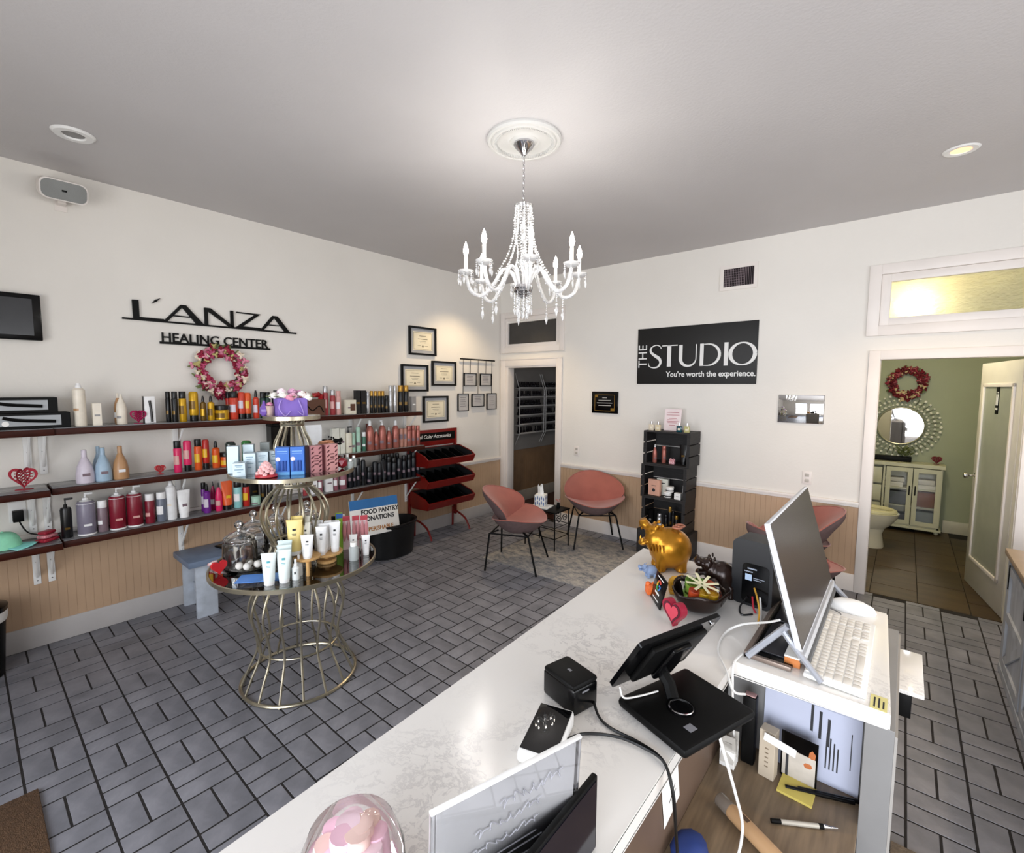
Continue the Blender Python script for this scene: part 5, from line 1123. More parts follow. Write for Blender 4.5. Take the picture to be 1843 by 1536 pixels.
t=thing('pink_trinket','small pink and white patterned trinket in the top crate','ornament',(2.555,-.25,z)); obj('body',MB().box(-.028,.028,-.02,.02,0,.035,.008).sph((-.014,0,.042),.018,1).sph((.014,0,.042),.018,1),mat('pink_dotted','#d0566a',.5,var=.3,scale=80,col2='#e8c8cc'),t)
t=product(0,0,z,.04,.2,'flat','black','black','large black squeeze tube in the top crate',GC); t.location=(2.655,-.20,z); t.rotation_euler[2]=-pi/2
z=.612+.0145
t=thing('carton','large peach carton in the middle crate','box',(2.38,-.25,z),radians(-8)); obj('box',MB().box(-.065,.065,-.02,.02,0,.165,.001),mat('peach_card','#dba892',.6),t,smooth=False); obj('emblem',MB().lathe([(.018,0),(.018,.001)],seg=20,M=Matrix.Translation((0,-.0205,.055))@Matrix.Rotation(pi/2,4,'X')),M_ink,t); obj('print',MB().box(-.025,.025,-.0208,-.02,.10,.105),M_ink,t)
t=thing('carton','pale grey carton behind the peach one in the middle crate','box',(2.44,-.18,z)); obj('box',MB().box(-.06,.06,-.02,.02,0,.17,.001),pm('offwhite'),t,smooth=False); obj('print',MB().box(-.03,.03,-.0206,-.02,.12,.13),M_ink,t)
for i,(x,zz,l) in enumerate(((2.525,z,'white jar with dark band at the foot of the pair in the middle crate'),(2.545,z+.058,'white jar with dark band stacked on the other one'))):
    t=thing('cosmetic_jar',l,'jar',(x,-.26,zz),0,'white jars'); obj('body',MB().lathe([(.036,0),(.039,.003),(.039,.035)],seg=20),M_white,t); obj('lid',MB().lathe([(.04,.036),(.041,.04),(.041,.054),(.039,.057)],seg=20),M_white,t); obj('band',MB().lathe([(.0395,.012),(.0398,.013),(.0398,.022),(.0395,.023)],seg=20,cap=False),M_ink,t)
t=thing('carton','small white carton at the right front of the middle crate','box',(2.64,-.28,z)); obj('box',MB().box(-.032,.032,-.025,.025,0,.065,.001),M_white,t,smooth=False); obj('print',MB().box(-.012,.012,-.0256,-.025,.03,.034),M_ink,t)
product(0,0,z,.012,.13,'cyl','white','white','slim white tube behind the small white carton',GC).location=(2.665,-.2,z)
z=.266+.0145
t=thing('carton','black carton at the left of the lowest open crate','box',(2.345,-.24,z)); obj('box',MB().box(-.03,.03,-.02,.02,0,.19,.001),M_gloss,t,smooth=False); obj('emblem',MB().lathe([(.012,0),(.012,.001)],seg=16,M=Matrix.Translation((0,-.0205,.08))@Matrix.Rotation(pi/2,4,'X')),M_chrome,t)
product(0,0,z,.023,.16,'cyl','silver','silver','pale silver canister in the lowest open crate',GC).location=(2.445,-.26,z)
for i,(x,h) in enumerate(((2.50,.15),(2.54,.24),(2.575,.20),(2.61,.16))): product(0,0,z,.018,h,'cyl','black','goldcap' if i in(1,3) else 'black','black canister, %s right of the silver one in the lowest open crate'%['first','second and tallest','third','fourth'][i],GC).location=(x,-.22,z)
t=thing('carton','low black carton at the right of the lowest open crate','box',(2.66,-.27,z)); obj('box',MB().box(-.038,.038,-.02,.02,0,.085,.001),M_gloss,t,smooth=False); obj('emblem',MB().lathe([(.009,0),(.009,.001)],seg=16,M=Matrix.Translation((0,-.0205,.05))@Matrix.Rotation(pi/2,4,'X')),M_chrome,t)
z=1.307
for i,(x,c,l) in enumerate(((2.335,'#d9cdb8','cream perfume bottle at the left end on top of the crates'),(2.405,'#d8c9a8','cream perfume bottle, second from the left on top of the crates'),(2.625,'#17454f','dark teal perfume bottle on top of the crates'),(2.70,'#b9b47e','olive perfume bottle at the right end on top of the crates'))):
    t=thing('perfume_bottle',l,'bottle',(x,-.27,z),0,'perfume bottles'); m=mat('perf_'+c,c,.15)
    obj('glass_body',MB().box(-.026,.026,-.014,.014,0,.062,.002),m,t); obj('neck_cap',MB().lathe([(.007,.062),(.007,.075),(.010,.076),(.010,.094)],seg=12),M_gl if 0 else M_chrome,t); obj('printed_label',MB().box(-.012,.012,-.0146,-.014,.02,.04),mat('cream_label','#e8dfcb' if i!=1 else '#efe3c4',.6),t)
t=thing('standing_card','white card with pink script standing on top of the crate shelf','card',(2.51,-.17,z),radians(4))
obj('card',MB().box(-.085,.085,-.002,.002,0,.225,M=Matrix.Rotation(radians(-9),4,'X')),mat('pinkish_white','#ecdcdc',.7),t)
mb=MB()
for zz,w_ in ((.185,.06),(.16,.065),(.125,.04),(.11,.055),(.095,.06),(.08,.05),(.055,.03)): mb.box(-w_,w_,-.0028,-.002,zz,zz+.005,M=Matrix.Rotation(radians(-9),4,'X'))
obj('print',mb,mat('pink_print','#b0606c',.7),t)
# ---------------------------------------------------------------- nail polish racks in the back room
for r0,(ya,yb) in enumerate(((.42,1.03),(1.08,1.62))):
    t=thing('polish_rack','white wall rack of dark polish bottles in the back room, %s one'%['nearer','farther'][r0],'rack',(-.085,(ya+yb)/2,0),0,'polish racks'); L_=(yb-ya)/2
    for k in range(6):
        zz=1.72-.135*k
        obj('ledge',MB().box(0,.09,-L_,L_,zz,zz+.008,.001).box(.086,.09,-L_,L_,zz,zz+.025),mat('rack_white','#b9b7b5',.4),t)
    for s in (-1,1): obj('side_strut',MB().tube([(.004,s*L_,1.95),(.09,s*L_,1.70),(.09,s*L_,1.05),(.004,s*L_,.88)],.006,6),mat('rack_white','#b9b7b5'),t)
bl=MB().lathe([(.0155,0),(.0165,.004),(.0165,.045),(.0075,.05),(.009,.052),(.0085,.095),(.006,.097)],seg=8).mesh('body',mat('dark_polish','#141015',.2,rnd=.5))
cnt=0
rs=random.Random(11); ordw=['top','second','third','fourth','fifth','lowest']; nw=['first','second','third','fourth','fifth','sixth','seventh','eighth','ninth','tenth','eleventh','twelfth','thirteenth','fourteenth','fifteenth','sixteenth','seventeenth','eighteenth']
for r0,(ya,yb) in enumerate(((.42,1.03),(1.08,1.62))):
    for k in range(6):
        zz=1.72-.135*k+.0085; yy=ya+.025; q=0; R0=['nearer','farther'][r0]
        while yy<yb-.02:
            if rs.random()>.05+(.2 if k==5 else 0):
                o=obj('polish_bottle',bl,MC['dark_polish'],None,'dark nail polish bottle, %s from the left on the %s ledge, %s rack'%(nw[q],ordw[k],R0),(-.085+.045,yy,zz)); o['category']='bottle'; o['group']='nail polish bottles on the %s ledge of the %s rack'%(ordw[k],R0); q+=1
            yy+=.035

# ================================================================ BATHROOM CONTENTS
wreath('flower_wreath','dark red tulip wreath on the green bathroom wall above the round mirror',(4.335,2.775,1.83),.15,(radians(90),0,0),190,['#5a0f1c','#7a1a2a','#8e2a3c','#9c4a56','#c9b48c','#6a1420'],.06)
t=thing('sunburst_mirror','round bathroom mirror with a wide beaded sunburst frame','mirror',(4.30,2.79,1.285))
obj('mirror_glass',MB().lathe([(.225,-.02),(.225,-.012)],seg=48,M=Matrix.Rotation(pi/2,4,'X')@Matrix.Translation((0,0,.034))),mat('mirror','#f2f2f2',.02,1),t)
obj('rim',MB().tube([(.232*cos(a),-.022,.232*sin(a)) for a in [2*pi*i/48 for i in range(48)]],.009,8,True),mat('pewter','#b9b8a6',.3,.8),t)
for k in range(40):
    a=2*pi*k/40; mb=MB()
    mb.tube([(.23*cos(a),-.015,.23*sin(a)),(.385*cos(a),-.015,.385*sin(a))],.0035,5); obj('ray',mb,mat('pewter_dark','#6d6f62',.4,.6),t,smooth=False)
mb=MB()
for k in range(120):
    a=2*pi*k/40+(.078 if (k//40)%2 else 0); r=(.27,.325,.38)[k//40]; mb.sph((r*cos(a),-.026,r*sin(a)),.012+.003*((k*7)%3),1)
obj('beads',mb,mat('bead_silver','#f4f2e6',.3,0),t,kind='stuff')
t=thing('bathroom_cabinet','cream bathroom cabinet with two glazed doors and side drawers','cabinet',(4.3,2.785,0))
cm=mat('cream_paint','#cbc9ae',.4,var=.03)
mb=MB().box(-.53,.44,-.26,-.005,.80,.845,.004).box(-.50,-.48,-.23,-.01,.06,.80).box(.40,.42,-.23,-.01,.06,.80).box(-.5,.42,-.23,-.01,.06,.085).box(-.5,.42,-.02,-.01,.06,.8).box(-.13,-.11,-.23,-.01,.06,.8)
obj('body',mb,cm,t,smooth=False); obj('plinth',MB().box(-.52,.44,-.25,-.01,.04,.065,.003),cm,t)
for x in (-.48,.40): obj('foot',MB().sph((x,-.21,.022),.024,2,(1,1,.9)),cm,t)
for i,(xa,xb) in enumerate(((-.10,.15),(.16,.41))):
    mb=MB(); f=.045
    for q in ((xa,xa+f,.09,.79),(xb-f,xb,.09,.79),(xa+f,xb-f,.09,.14),(xa+f,xb-f,.74,.79)): mb.box(q[0],q[1],-.25,-.23,q[2],q[3],0)
    dd=obj('door',mb,cm,t); obj('pane',MB().box(xa+f,xb-f,-.243,-.241,.14,.74),glass('cabinet_glass',op=-.02,ior=1.3),dd)
    xh=xb-.022 if i==0 else xa+.022; obj('handle',MB().tube([(xh,-.25,.46),(xh,-.272,.475),(xh,-.272,.555),(xh,-.25,.57)],.006,6),M_black,dd)
for z in (.30,.52): obj('shelf',MB().box(-.11,.40,-.22,-.02,z,z+.015),cm,t)
for k in range(3): 
    z=.12+.225*k; dr=obj('drawer_front',MB().box(-.47,-.14,-.245,-.23,z,z+.2,.003),cm,t); obj('knob',MB().sph((-.3,-.255,z+.1),.012,1),M_black,dr)
for i,(x,z,w,h,c,l) in enumerate(((-.02,.535,.09,.06,'#d9d6c8','stack of folded white towels, left in the cabinet'),(-.02,.60,.10,.05,'#cfccbd','upper folded towel, left in the cabinet'),(.28,.535,.10,.05,'#d6d3c6','folded towel, right in the cabinet'),(.27,.59,.09,.06,'#c9c5b6','upper folded towel, right in the cabinet'),(.03,.315,.10,.16,'#5d6266','grey box on the middle shelf of the cabinet'),(.28,.315,.09,.18,'#7a4a28','brown box on the middle shelf of the cabinet'),(.28,.087,.09,.17,'#8b928c','grey-green box at the bottom of the cabinet'),(.03,.087,.08,.12,'#3d4042','dark box at the bottom left of the cabinet'))):
    single('towel_stack' if i<4 else 'storage_box',MB().box(-w,w,-.07,.07,0,h,.008),mat('cab_%d'%i,c,.8),l,'towel' if i<4 else 'box',(4.3+x,2.66,z))
t=thing('potted_plant','dark low planter with trailing greenery on the bathroom cabinet','plant',(4.33,2.70,.846))
obj('planter',MB().box(-.32,.10,-.06,.05,0,.06,.006),M_black,t)
for k in range(26):
    a=k*2.4; obj('leaf',LEAF,mat('ivy','#4c5a32',.6,var=.3),t,M=Matrix.Translation((.03+.09*cos(a)*(k%4)/3,-.02+.03*sin(a),.07+.004*k))@Matrix.Rotation(a,4,'Z')@Matrix.Rotation(-.5,4,'Y')@Matrix.Diagonal((1.5,1.5,1.5,1)))
o=paperheart('dark red lattice paper ornament on the bathroom cabinet',(4.66,2.66,.846),.05,'#7a1630',radians(0),4)
t=thing('toilet','white toilet bowl just inside the bathroom, seat down','toilet',(4.02,1.58,0))
wc=mat('porcelain','#d9d3bd',.12,var=.02)
obj('pedestal',MB().lathe([(.11,0),(.115,.02),(.10,.16),(.12,.25)],(.05,0,0),24,1.5,1.0),wc,t)
obj('bowl',MB().lathe([(.10,.20),(.15,.26),(.19,.34),(.2,.385),(.205,.40)],(.06,0,0),32,1.35,.98),wc,t)
obj('seat',MB().tube([(.06+.235*cos(a),.165*sin(a),.412) for a in [2*pi*i/40 for i in range(40)]],.026,8,True),mat('seat_cream','#d6d0a8',.2),t,label='cream toilet seat')
obj('bowl_interior',MB().lathe([(.001,.30),(.12,.34),(.16,.402)],(.06,0,0),28,1.3,.95,cap=False),wc,t)
obj('cistern',MB().box(-.50,-.28,-.19,.19,.36,.75,.02),wc,t); obj('cistern_lid',MB().box(-.51,-.27,-.20,.20,.75,.78,.01),wc,t)
# ================================================================ VANITY AT THE RIGHT
vm=mat('distressed_white_wood','#a9adb3',.5,var=.22,scale=9,stretch=(1,1,.2))
t=thing('sideboard','distressed white wooden cabinet with black strap hinges at the right edge','cabinet',(4.88,-.80,0))
obj('carcass',MB().box(.022,.5,-2.6,0,.02,.71,.003),vm,t,smooth=False)
obj('worktop',MB().box(-.02,.54,-2.65,.03,.735,.77,.004),mat('beige_stone_top','#b39d86',.3,var=.1),t)
obj('top_rail',MB().box(0,.5,-2.6,0,.705,.735,.002),M_black,t); obj('plinth',MB().box(-.008,.5,-2.62,.01,0,.05,.003),vm,t,smooth=False)
obj('end_post',MB().box(-.004,.05,-.05,.004,.05,.71,.003),vm,t,smooth=False)
for i in range(4):
    y1=-.06-.62*i; y0=y1-.58
    dr=obj('door',MB().box(.004,.022,y0,y1,.07,.69,.002),vm,t,smooth=False)
    mb=MB()
    for q in ((y0,y0+.05,.07,.69),(y1-.05,y1,.07,.69),(y0+.05,y1-.05,.07,.12),(y0+.05,y1-.05,.64,.69),(y0+.05,y1-.05,.36,.41)): mb.box(-.008,.004,*q)
    obj('rail',mb,vm,dr,smooth=False)
    obj('brace',MB().box(-.006,.003,-.025,.025,-.32,.32,M=Matrix.Translation((0,(y0+y1)/2,.24))@Matrix.Rotation(radians(60),4,'X')),vm,dr,smooth=False)
    for z in (.60,): obj('strap_hinge',MB().box(-.012,-.008,y1-.045,y1-.03,z-.05,.70,.001).box(-.012,-.008,y0+.03,y0+.045,z-.05,.70,.001),M_black,dr)
# ================================================================ RECEPTION DESK
def stone():
    m=bpy.data.materials.new('white_quartz'); m.use_nodes=True; nt=m.node_tree; N=nt.nodes; L=nt.links; b=N['Principled BSDF']; b.inputs['Roughness'].default_value=.16
    tc=N.new('ShaderNodeTexCoord'); n0=N.new('ShaderNodeTexNoise'); n0.inputs['Scale'].default_value=5; n0.inputs['Detail'].default_value=5; L.new(tc.outputs['Object'],n0.inputs[0])
    ad=N.new('ShaderNodeVectorMath'); ad.operation='MULTIPLY_ADD'; ad.inputs[1].default_value=(.5,.5,.5); L.new(n0.outputs['Color'],ad.inputs[0]); L.new(tc.outputs['Object'],ad.inputs[2])
    n=N.new('ShaderNodeTexNoise'); n.inputs['Scale'].default_value=9; n.inputs['Detail'].default_value=9; n.inputs['Roughness'].default_value=.7; L.new(ad.outputs[0],n.inputs[0])
    r=N.new('ShaderNodeValToRGB'); e=r.color_ramp.elements; e[0].position=.465; e[0].color=(0,0,0,1); e[1].position=.50; e[1].color=(1,1,1,1); q=e.new(.535); q.color=(0,0,0,1)
    L.new(n.outputs[0],r.inputs[0])
    n3=N.new('ShaderNodeTexNoise'); n3.inputs['Scale'].default_value=2.2; L.new(tc.outputs['Object'],n3.inputs[0]); r3=N.new('ShaderNodeValToRGB'); r3.color_ramp.elements[0].position=.52; r3.color_ramp.elements[1].position=.68; L.new(n3.outputs[0],r3.inputs[0])
    ml=N.new('ShaderNodeMath'); ml.operation='MULTIPLY'; L.new(r.outputs[0],ml.inputs[0]); L.new(r3.outputs[0],ml.inputs[1])
    m2=N.new('ShaderNodeMath'); m2.operation='MULTIPLY'; m2.inputs[1].default_value=.34; L.new(ml.outputs[0],m2.inputs[0])
    mx=N.new('ShaderNodeMixRGB'); mx.inputs[1].default_value=(*lin('#e2dfda'),1); mx.inputs[2].default_value=(*lin('#77727a'),1); L.new(m2.outputs[0],mx.inputs[0]); L.new(mx.outputs[0],b.inputs[0]); return m
ms=stone(); CZ=1.05
mb=MB(); poly=[(3.497,-3.02),(4.333,-3.085),(4.353,-3.665),(4.037,-3.672),(4.037,-5.6),(3.636,-5.6)]
a=[mb.b.verts.new((x,y,1.012)) for x,y in poly]; b=[mb.b.verts.new((x,y,CZ)) for x,y in poly]; mb.b.faces.new(a[::-1]); mb.b.faces.new(b)
for i in range(6): mb.b.faces.new((a[i],a[(i+1)%6],b[(i+1)%6],b[i]))
bmesh.ops.bevel(mb.b,geom=mb.b.edges[:],offset=.003,segments=2,affect='EDGES')
single('countertop',mb,ms,'white speckled quartz L-shaped reception countertop','countertop')
gp=mat('grey_laminate','#7c7b7a',.45,var=.05); wg=mat('taupe_woodgrain','#74634f',.4,var=.22,scale=12,stretch=(7,.7,1),detail=5)
t=thing('reception_desk','grey reception desk carcass under the white countertop','desk',(4.0,-3.6,0))
obj('front_panel',MB().box(-.42,-.40,-2.0,.52,0,1.011).box(-.46,-.42,-2.0,.55,.0,.08),mat('desk_front','#8a8784',.5),t,smooth=False)
obj('far_panel',MB().box(-.46,.30,.50,.52,0,1.011),gp,t,smooth=False)
obj('knee_panel',MB().box(-.02,0,-2.0,-.0,0,1.011),mat('brown_knee_panel','#5f4d40',.5,var=.12,scale=5),t,smooth=False)
obj('back_panel',MB().box(0,.31,.045,.06,0,1.011),gp,t,smooth=False)
obj('side_panel',MB().box(.31,.362,-.058,.50,0,1.011,.001),gp,t,smooth=False,label='grey edge panel holding the countertop end')
obj('edge_strip',MB().box(.362,.367,-.058,.50,0,1.0),mat('edge_strip','#97938e',.4),t,smooth=False)
obj('lower_shelf',MB().box(.0,.31,-.75,.045,.73,.76,.001),wg,t,smooth=False,label='taupe wood-grain lower shelf')
obj('floor_drawer',MB().box(.0,.31,-.02,.045,.1,.72),gp,t,smooth=False)
t=thing('side_ledge','small white stone ledge sticking out beside the reception desk','ledge',(4.37,-3.1,.9)); obj('slab',MB().box(-.005,.055,-.14,.13,-.012,0,.002),ms,t); obj('support',MB().box(-.002,.03,-.12,-.06,-.09,-.012,.002),M_black,t)
# ---------------------------------------------------------------- items on the countertop
Z=CZ+.0005
hippo('large gold hippo money bank with open mouth at the far end of the counter','hippo_bank',(3.672,-3.175,Z),.140,M_gold,radians(215),1,1)
t=thing('pink_bow','small rose-coloured bow on the back of the gold hippo','bow',(3.70,-3.16,Z+.155)); obj('bow',MB().torus((.0,.015,0.012),.016,.004,14,6).torus((0,-.015,.012),.016,.004,14,6).sph((0,0,.01),.007,1),mat('rose_gold','#b5765f',.35,.5),t)
br_=mat('dark_bronze','#241712',.25,.3,var=.3)
t=hippo('dark bronze hippo head rising behind the bowl of candy','hippo_bowl_figure',(3.90,-3.29,Z),.100,br_,radians(205),.3)
t.scale=(.82,.95,1.2)
t=thing('bronze_bowl','dark bronze lotus-leaf bowl in front of the hippo head','bowl',(3.873,-3.435,Z))
def bowlf(u,v):
    a=2*pi*u; w=1+.06*sin(5*a)*v; r=(.035+.05*v**.6)*w; return (r*cos(a),r*sin(a)*1.1,.004+.062*v**1.6+.006*v*sin(5*a+1))
o=obj('bowl',MB().grid(bowlf,48,9,True),br_,t); sd=o.modifiers.new('thickness','SOLIDIFY'); sd.thickness=.005; obj('foot',MB().lathe([(.036,0),(.04,.004),(.035,.012)],seg=24),br_,t)
t=thing('candy_box','square clear box of wrapped candies tied with cream ribbon in the bowl','candy box',(3.873,-3.43,Z+.046)); t.rotation_euler=(radians(12),radians(6),radians(30))
obj('box',MB().box(-.054,.054,-.054,.054,0,.032,.002),glass('candy_film',op=-.03,ior=1.25),t,smooth=False)
cs=[('#7fb23a',-.028,.028),('#7fb23a',0,.03),('#d9602e',.028,.026),('#8fb83c',-.03,0),('#e0702e',.026,.0),('#e8b52c',.03,-.028),('#d9552c',-.026,-.028),('#e0b82a',.002,-.03),('#86b53c',0,0)]
for c,x,y in cs:
    m=mat('candy_'+c,c,.35); mb=MB(); 
    for k,r in enumerate((.0145,.009,.004)): mb.torus((x,y,.026+.001*k),r,.0028,18,6)
    mb.lathe([(.0165,.004),(.0165,.024),(.001,.025)],(x,y,0),16); obj('candy',mb,m,t)
mb=MB()
for k in range(8): mb.box(.004,.052,-.0045,.0045,.001,.0022,M=Matrix.Translation((0,0,.033))@Matrix.Rotation(k*pi/4+.2,4,'Z')@Matrix.Rotation(radians(-6),4,'Y'))
obj('ribbon',mb,mat('cream_ribbon','#e6e0b8',.5),t,smooth=False)
hippo('small blue toy hippo beside the gold hippo','toy_hippo',(3.655,-3.30,Z),.045,mat('powder_blue','#7f93b5',.45),radians(225),.1,cat='toy')
t=thing('toy_gift_bag','small orange toy with dotted pattern at the counter edge','toy',(3.715,-3.44,Z),radians(40)); obj('body',MB().box(-.018,.018,-.018,.018,0,.036,.009).sph((-.01,0,.036),.010,1).sph((.012,.0,.036),.010,1),mat('tangerine','#e06a2c',.4,var=.2,scale=80),t)
t=thing('yellow_toy','small yellow toy between the black card stand and the bowl','toy',(3.775,-3.375,Z),radians(30)); obj('body',MB().sph((0,0,.03),.03,2,(.9,.8,1)).sph((.022,.012,.046),.017,1),mat('mustard','#dba52a',.4,var=.15,scale=60),t); obj('foot',MB().box(-.022,.022,-.018,.018,0,.012,.004),mat('mustard','#dba52a'),t)
# review card stand
t=thing('review_card_stand','small black card stand with a multicoloured letter G','card stand',(3.752,-3.492,Z))
t.matrix_world=Matrix.Translation((3.752,-3.492,Z))@Matrix.Rotation(math.atan2(-.083,.067),4,'Z')@Matrix.Rotation(radians(-14),4,'X')
obj('panel',MB().box(-.053,.053,-.0025,.0025,0,.092,.001),M_gloss,t); obj('back_foot',MB().box(-.02,.02,.0,.05,0,.004,.001),M_gloss,t)
gs=[('#d0483c',35,130),('#dba52a',130,200),('#3c9a55',200,290),('#3f74c8',290,360)]
for c,a0,a1 in gs:
    pts=[(.0+.015*cos(radians(a0+(a1-a0)*k/8)),-.003,.058+.015*sin(radians(a0+(a1-a0)*k/8))) for k in range(9)]; obj('letter_arc',MB().tube(pts,.0028,5),mat('g_'+c,c,.5),t)
obj('letter_bar',MB().box(.0,.017,-.0035,-.0025,.055,.060),mat('g_#3f74c8','#3f74c8',.5),t)
obj('print',MB().box(-.03,.03,-.0032,-.0025,.080,.083).box(-.02,.02,-.0032,-.0025,.030,.036).box(-.03,.03,-.0032,-.0025,.012,.015),M_paper,t)
t=thing('wooden_heart','red wooden heart with pink centre leaning on the counter','ornament',(3.858,-3.600,Z)); t.rotation_euler=(radians(0),radians(-4),radians(-28))
obj('heart',MB().prism(heartpts(32,.042),.02,Matrix.Translation((0,-.009,.0455))),mat('crimson_wood','#a01c38',.4),t); obj('inner_heart',MB().prism(heartpts(32,.035),.001,Matrix.Translation((0,-.0105,.0455))),mat('dark_plum','#5a1c2c',.6),t); obj('centre_heart',MB().prism(heartpts(32,.027),.0012,Matrix.Translation((0,-.0118,.0455))),mat('coral_pink','#d8485c',.5),t)
# router
t=thing('wifi_router','tall black rounded router box with cables at its back','router',(4.0,-3.27,Z),radians(-8))
obj('housing',MB().prism(rr(.062,.107,.022),.095,Matrix.Translation((0,-.045,.107))),mat('router_black','#16171a',.4),t)
obj('port_panel',MB().prism(rr(.04,.065,.014),.002,Matrix.Translation((.012,-.047,.075))),M_gloss,t)
obj('rating_label',MB().box(-.018,.002,-.0482,-.047,.085,.105),mat('label_blue','#9fb3cc',.5),t); obj('print',MB().box(-.012,.016,-.0482,-.047,.122,.126).box(-.022,.004,-.0482,-.047,.112,.115).box(.006,.04,-.0482,-.047,.095,.097).box(.006,.03,-.0482,-.047,.089,.091),mat('grey_print','#8b93a0',.5),t)
for c,pts,nm in (('#c8963a',[(4.005,-3.32,1.115),(4.02,-3.35,1.10),(4.035,-3.385,1.075),(4.042,-3.43,1.054)],'yellow network cable plugged into the router'),('#b02a3a',[(4.0,-3.318,1.085),(4.01,-3.345,1.062),(4.02,-3.36,1.054)],'short red cable at the router'),('#101216',[(3.985,-3.318,1.08),(3.975,-3.36,1.06),(3.99,-3.40,1.054),(4.015,-3.375,1.054)],'black power cable looping below the router')):
    single('cable',MB().tube(smoothpath(pts),.0028,6),mat('cable_'+c,c,.4),nm,'cable')
# black printer-like speaker box, payment terminal
t=thing('black_dock_box','small black rounded box on the counter near the front edge','device',(3.800,-4.075,Z),radians(-14))
obj('body',MB().box(-.052,.050,-.034,.038,0,.058,.006),M_gloss,t); obj('lid',MB().box(-.048,.050,-.036,.038,.056,.069,.006),M_black,t); obj('label_mark',MB().box(-.005,.005,-.003,.003,.069,.0695).box(.0502,.0506,-.01,.01,.045,.049),mat('grey_mark','#77777c',.4),t)
t=thing('card_terminal','white payment terminal with glossy dark screen on the counter','payment terminal',(3.838,-4.214,Z)); t.rotation_euler=(0,0,radians(17))
mb=MB(); mb.box(-.037,.037,-.068,.068,0,.024,.006)
o=obj('body',mb,M_white,t)
for v in o.data.vertices:
    if v.co.z>.012: v.co.z+= (v.co.y+.07)*.07
obj('screen',MB().box(-.034,.034,-.060,.062,.0,.0012,.0005,Matrix.Translation((0,0,.0288))@Matrix.Rotation(radians(4),4,'X')),mat('glass_black','#060607',.04,spec=.8),t)
# black tablet on a swivel stand
t=thing('tablet_stand','black tablet on a swivel stand with a flat square base on the counter','tablet stand',(4.0,-3.945,Z)); az=math.atan2(.24,.084)-pi/2
t.rotation_euler=(0,0,az)
obj('base',MB().box(-.075,.105,-.112,.112,.002,.022,.008),M_black,t)
obj('hinge_disc',MB().lathe([(.03,.022),(.03,.024),(.02,.0245),(.001,.0245)],(.02,-.02,0),28),M_gloss,t); obj('hinge_ring',MB().torus((.02,-.02,.0245),.024,.0015,28,5),M_chrome,t); obj('label_mark',MB().box(.06,.078,-.062,-.042,.022,.0226),mat('grey_mark','#77777c'),t)
Tt=Matrix.Translation((-.085,.0,.045))@Matrix.Rotation(radians(32),4,'Y')
obj('tablet',MB().prism(rr(.127,.083,.012),.010,Tt@Matrix.Rotation(pi/2,4,'Z')@Matrix.Translation((0,-.005,.083))),M_gloss,t)
obj('screen',MB().box(-.0062,-.0052,-.118,.118,.008,.158,M=Tt),mat('glass_black','#060607'),t)
obj('case_back',MB().box(.004,.018,-.085,.085,.02,.14,.005,Tt),M_black,t); obj('camera_bump',MB().cyl(Tt@Vector((.004,.10,.15)),Tt@Vector((.009,.10,.15)),.006),M_chrome,t)
obj('neck',MB().tube([tuple(Tt@Vector((.014,-.0,.03))),(-.03,-.0,.04),(-.01,-.01,.02)],.014,8),M_black,t); obj('swivel_arm',MB().box(.016,.03,-.03,.03,.02,.13,.006,Tt),M_gloss,t)
# monitor / all-in-one computer
t=thing('desktop_computer','white framed all-in-one computer seen from its side, dark screen facing right','computer',(4.18,-3.325,1.095))
tl=math.atan2(.087,.315); Tm=Matrix.Rotation(-tl,4,'Y'); Wd=.297
obj('frame',MB().box(-.012,.0,-Wd,Wd,0,.327,.003,Tm),mat('silver_white','#d3d5da',.3,.2,var=.02),t)
obj('screen',MB().box(.0,.0012,-Wd+.012,Wd-.002,.010,.322,M=Tm),mat('screen_off','#2a2523',.22,var=.04),t)
def bulge(u,v):
    y=(2*u-1)*.96; s=(2*v-1); return Tm@Vector((-.012-.045*(1-abs(y)**2.4)*(1-abs(s)**4),y*Wd*.99,.163+.158*s))
obj('rear_shell',MB().grid(bulge,24,12),mat('rear_silver','#b5b7bb',.35,.1,var=.03),t)
obj('chin_bar',MB().box(-.010,.008,-Wd,Wd,-.012,.004,.003,Tm),mat('rear_silver','#b5b7bb'),t); obj('speaker_bar',MB().box(-.006,.016,-Wd+.01,Wd-.01,-.026,-.011,.003),mat('speaker_cloth','#5d5e5f',.8,bump=.2,bscale=400),t)
for s in (-1,1):
    mb=MB().tube(smoothpath([(-.035,s*(Wd-.012),.060),(-.06,s*(Wd-.010),.03),(-.118,s*(Wd-.006)-.02,-.039)],4),.0085,8).tube(smoothpath([(-.045,s*(Wd-.010),.045),(-.02,s*(Wd-.008),.015),(.045,s*(Wd-.006)-.03,-.037)],4),.0075,8)
    obj('stand_leg',mb,mat('leg_silver','#a3a6ae',.35,.4,var=.05),t)
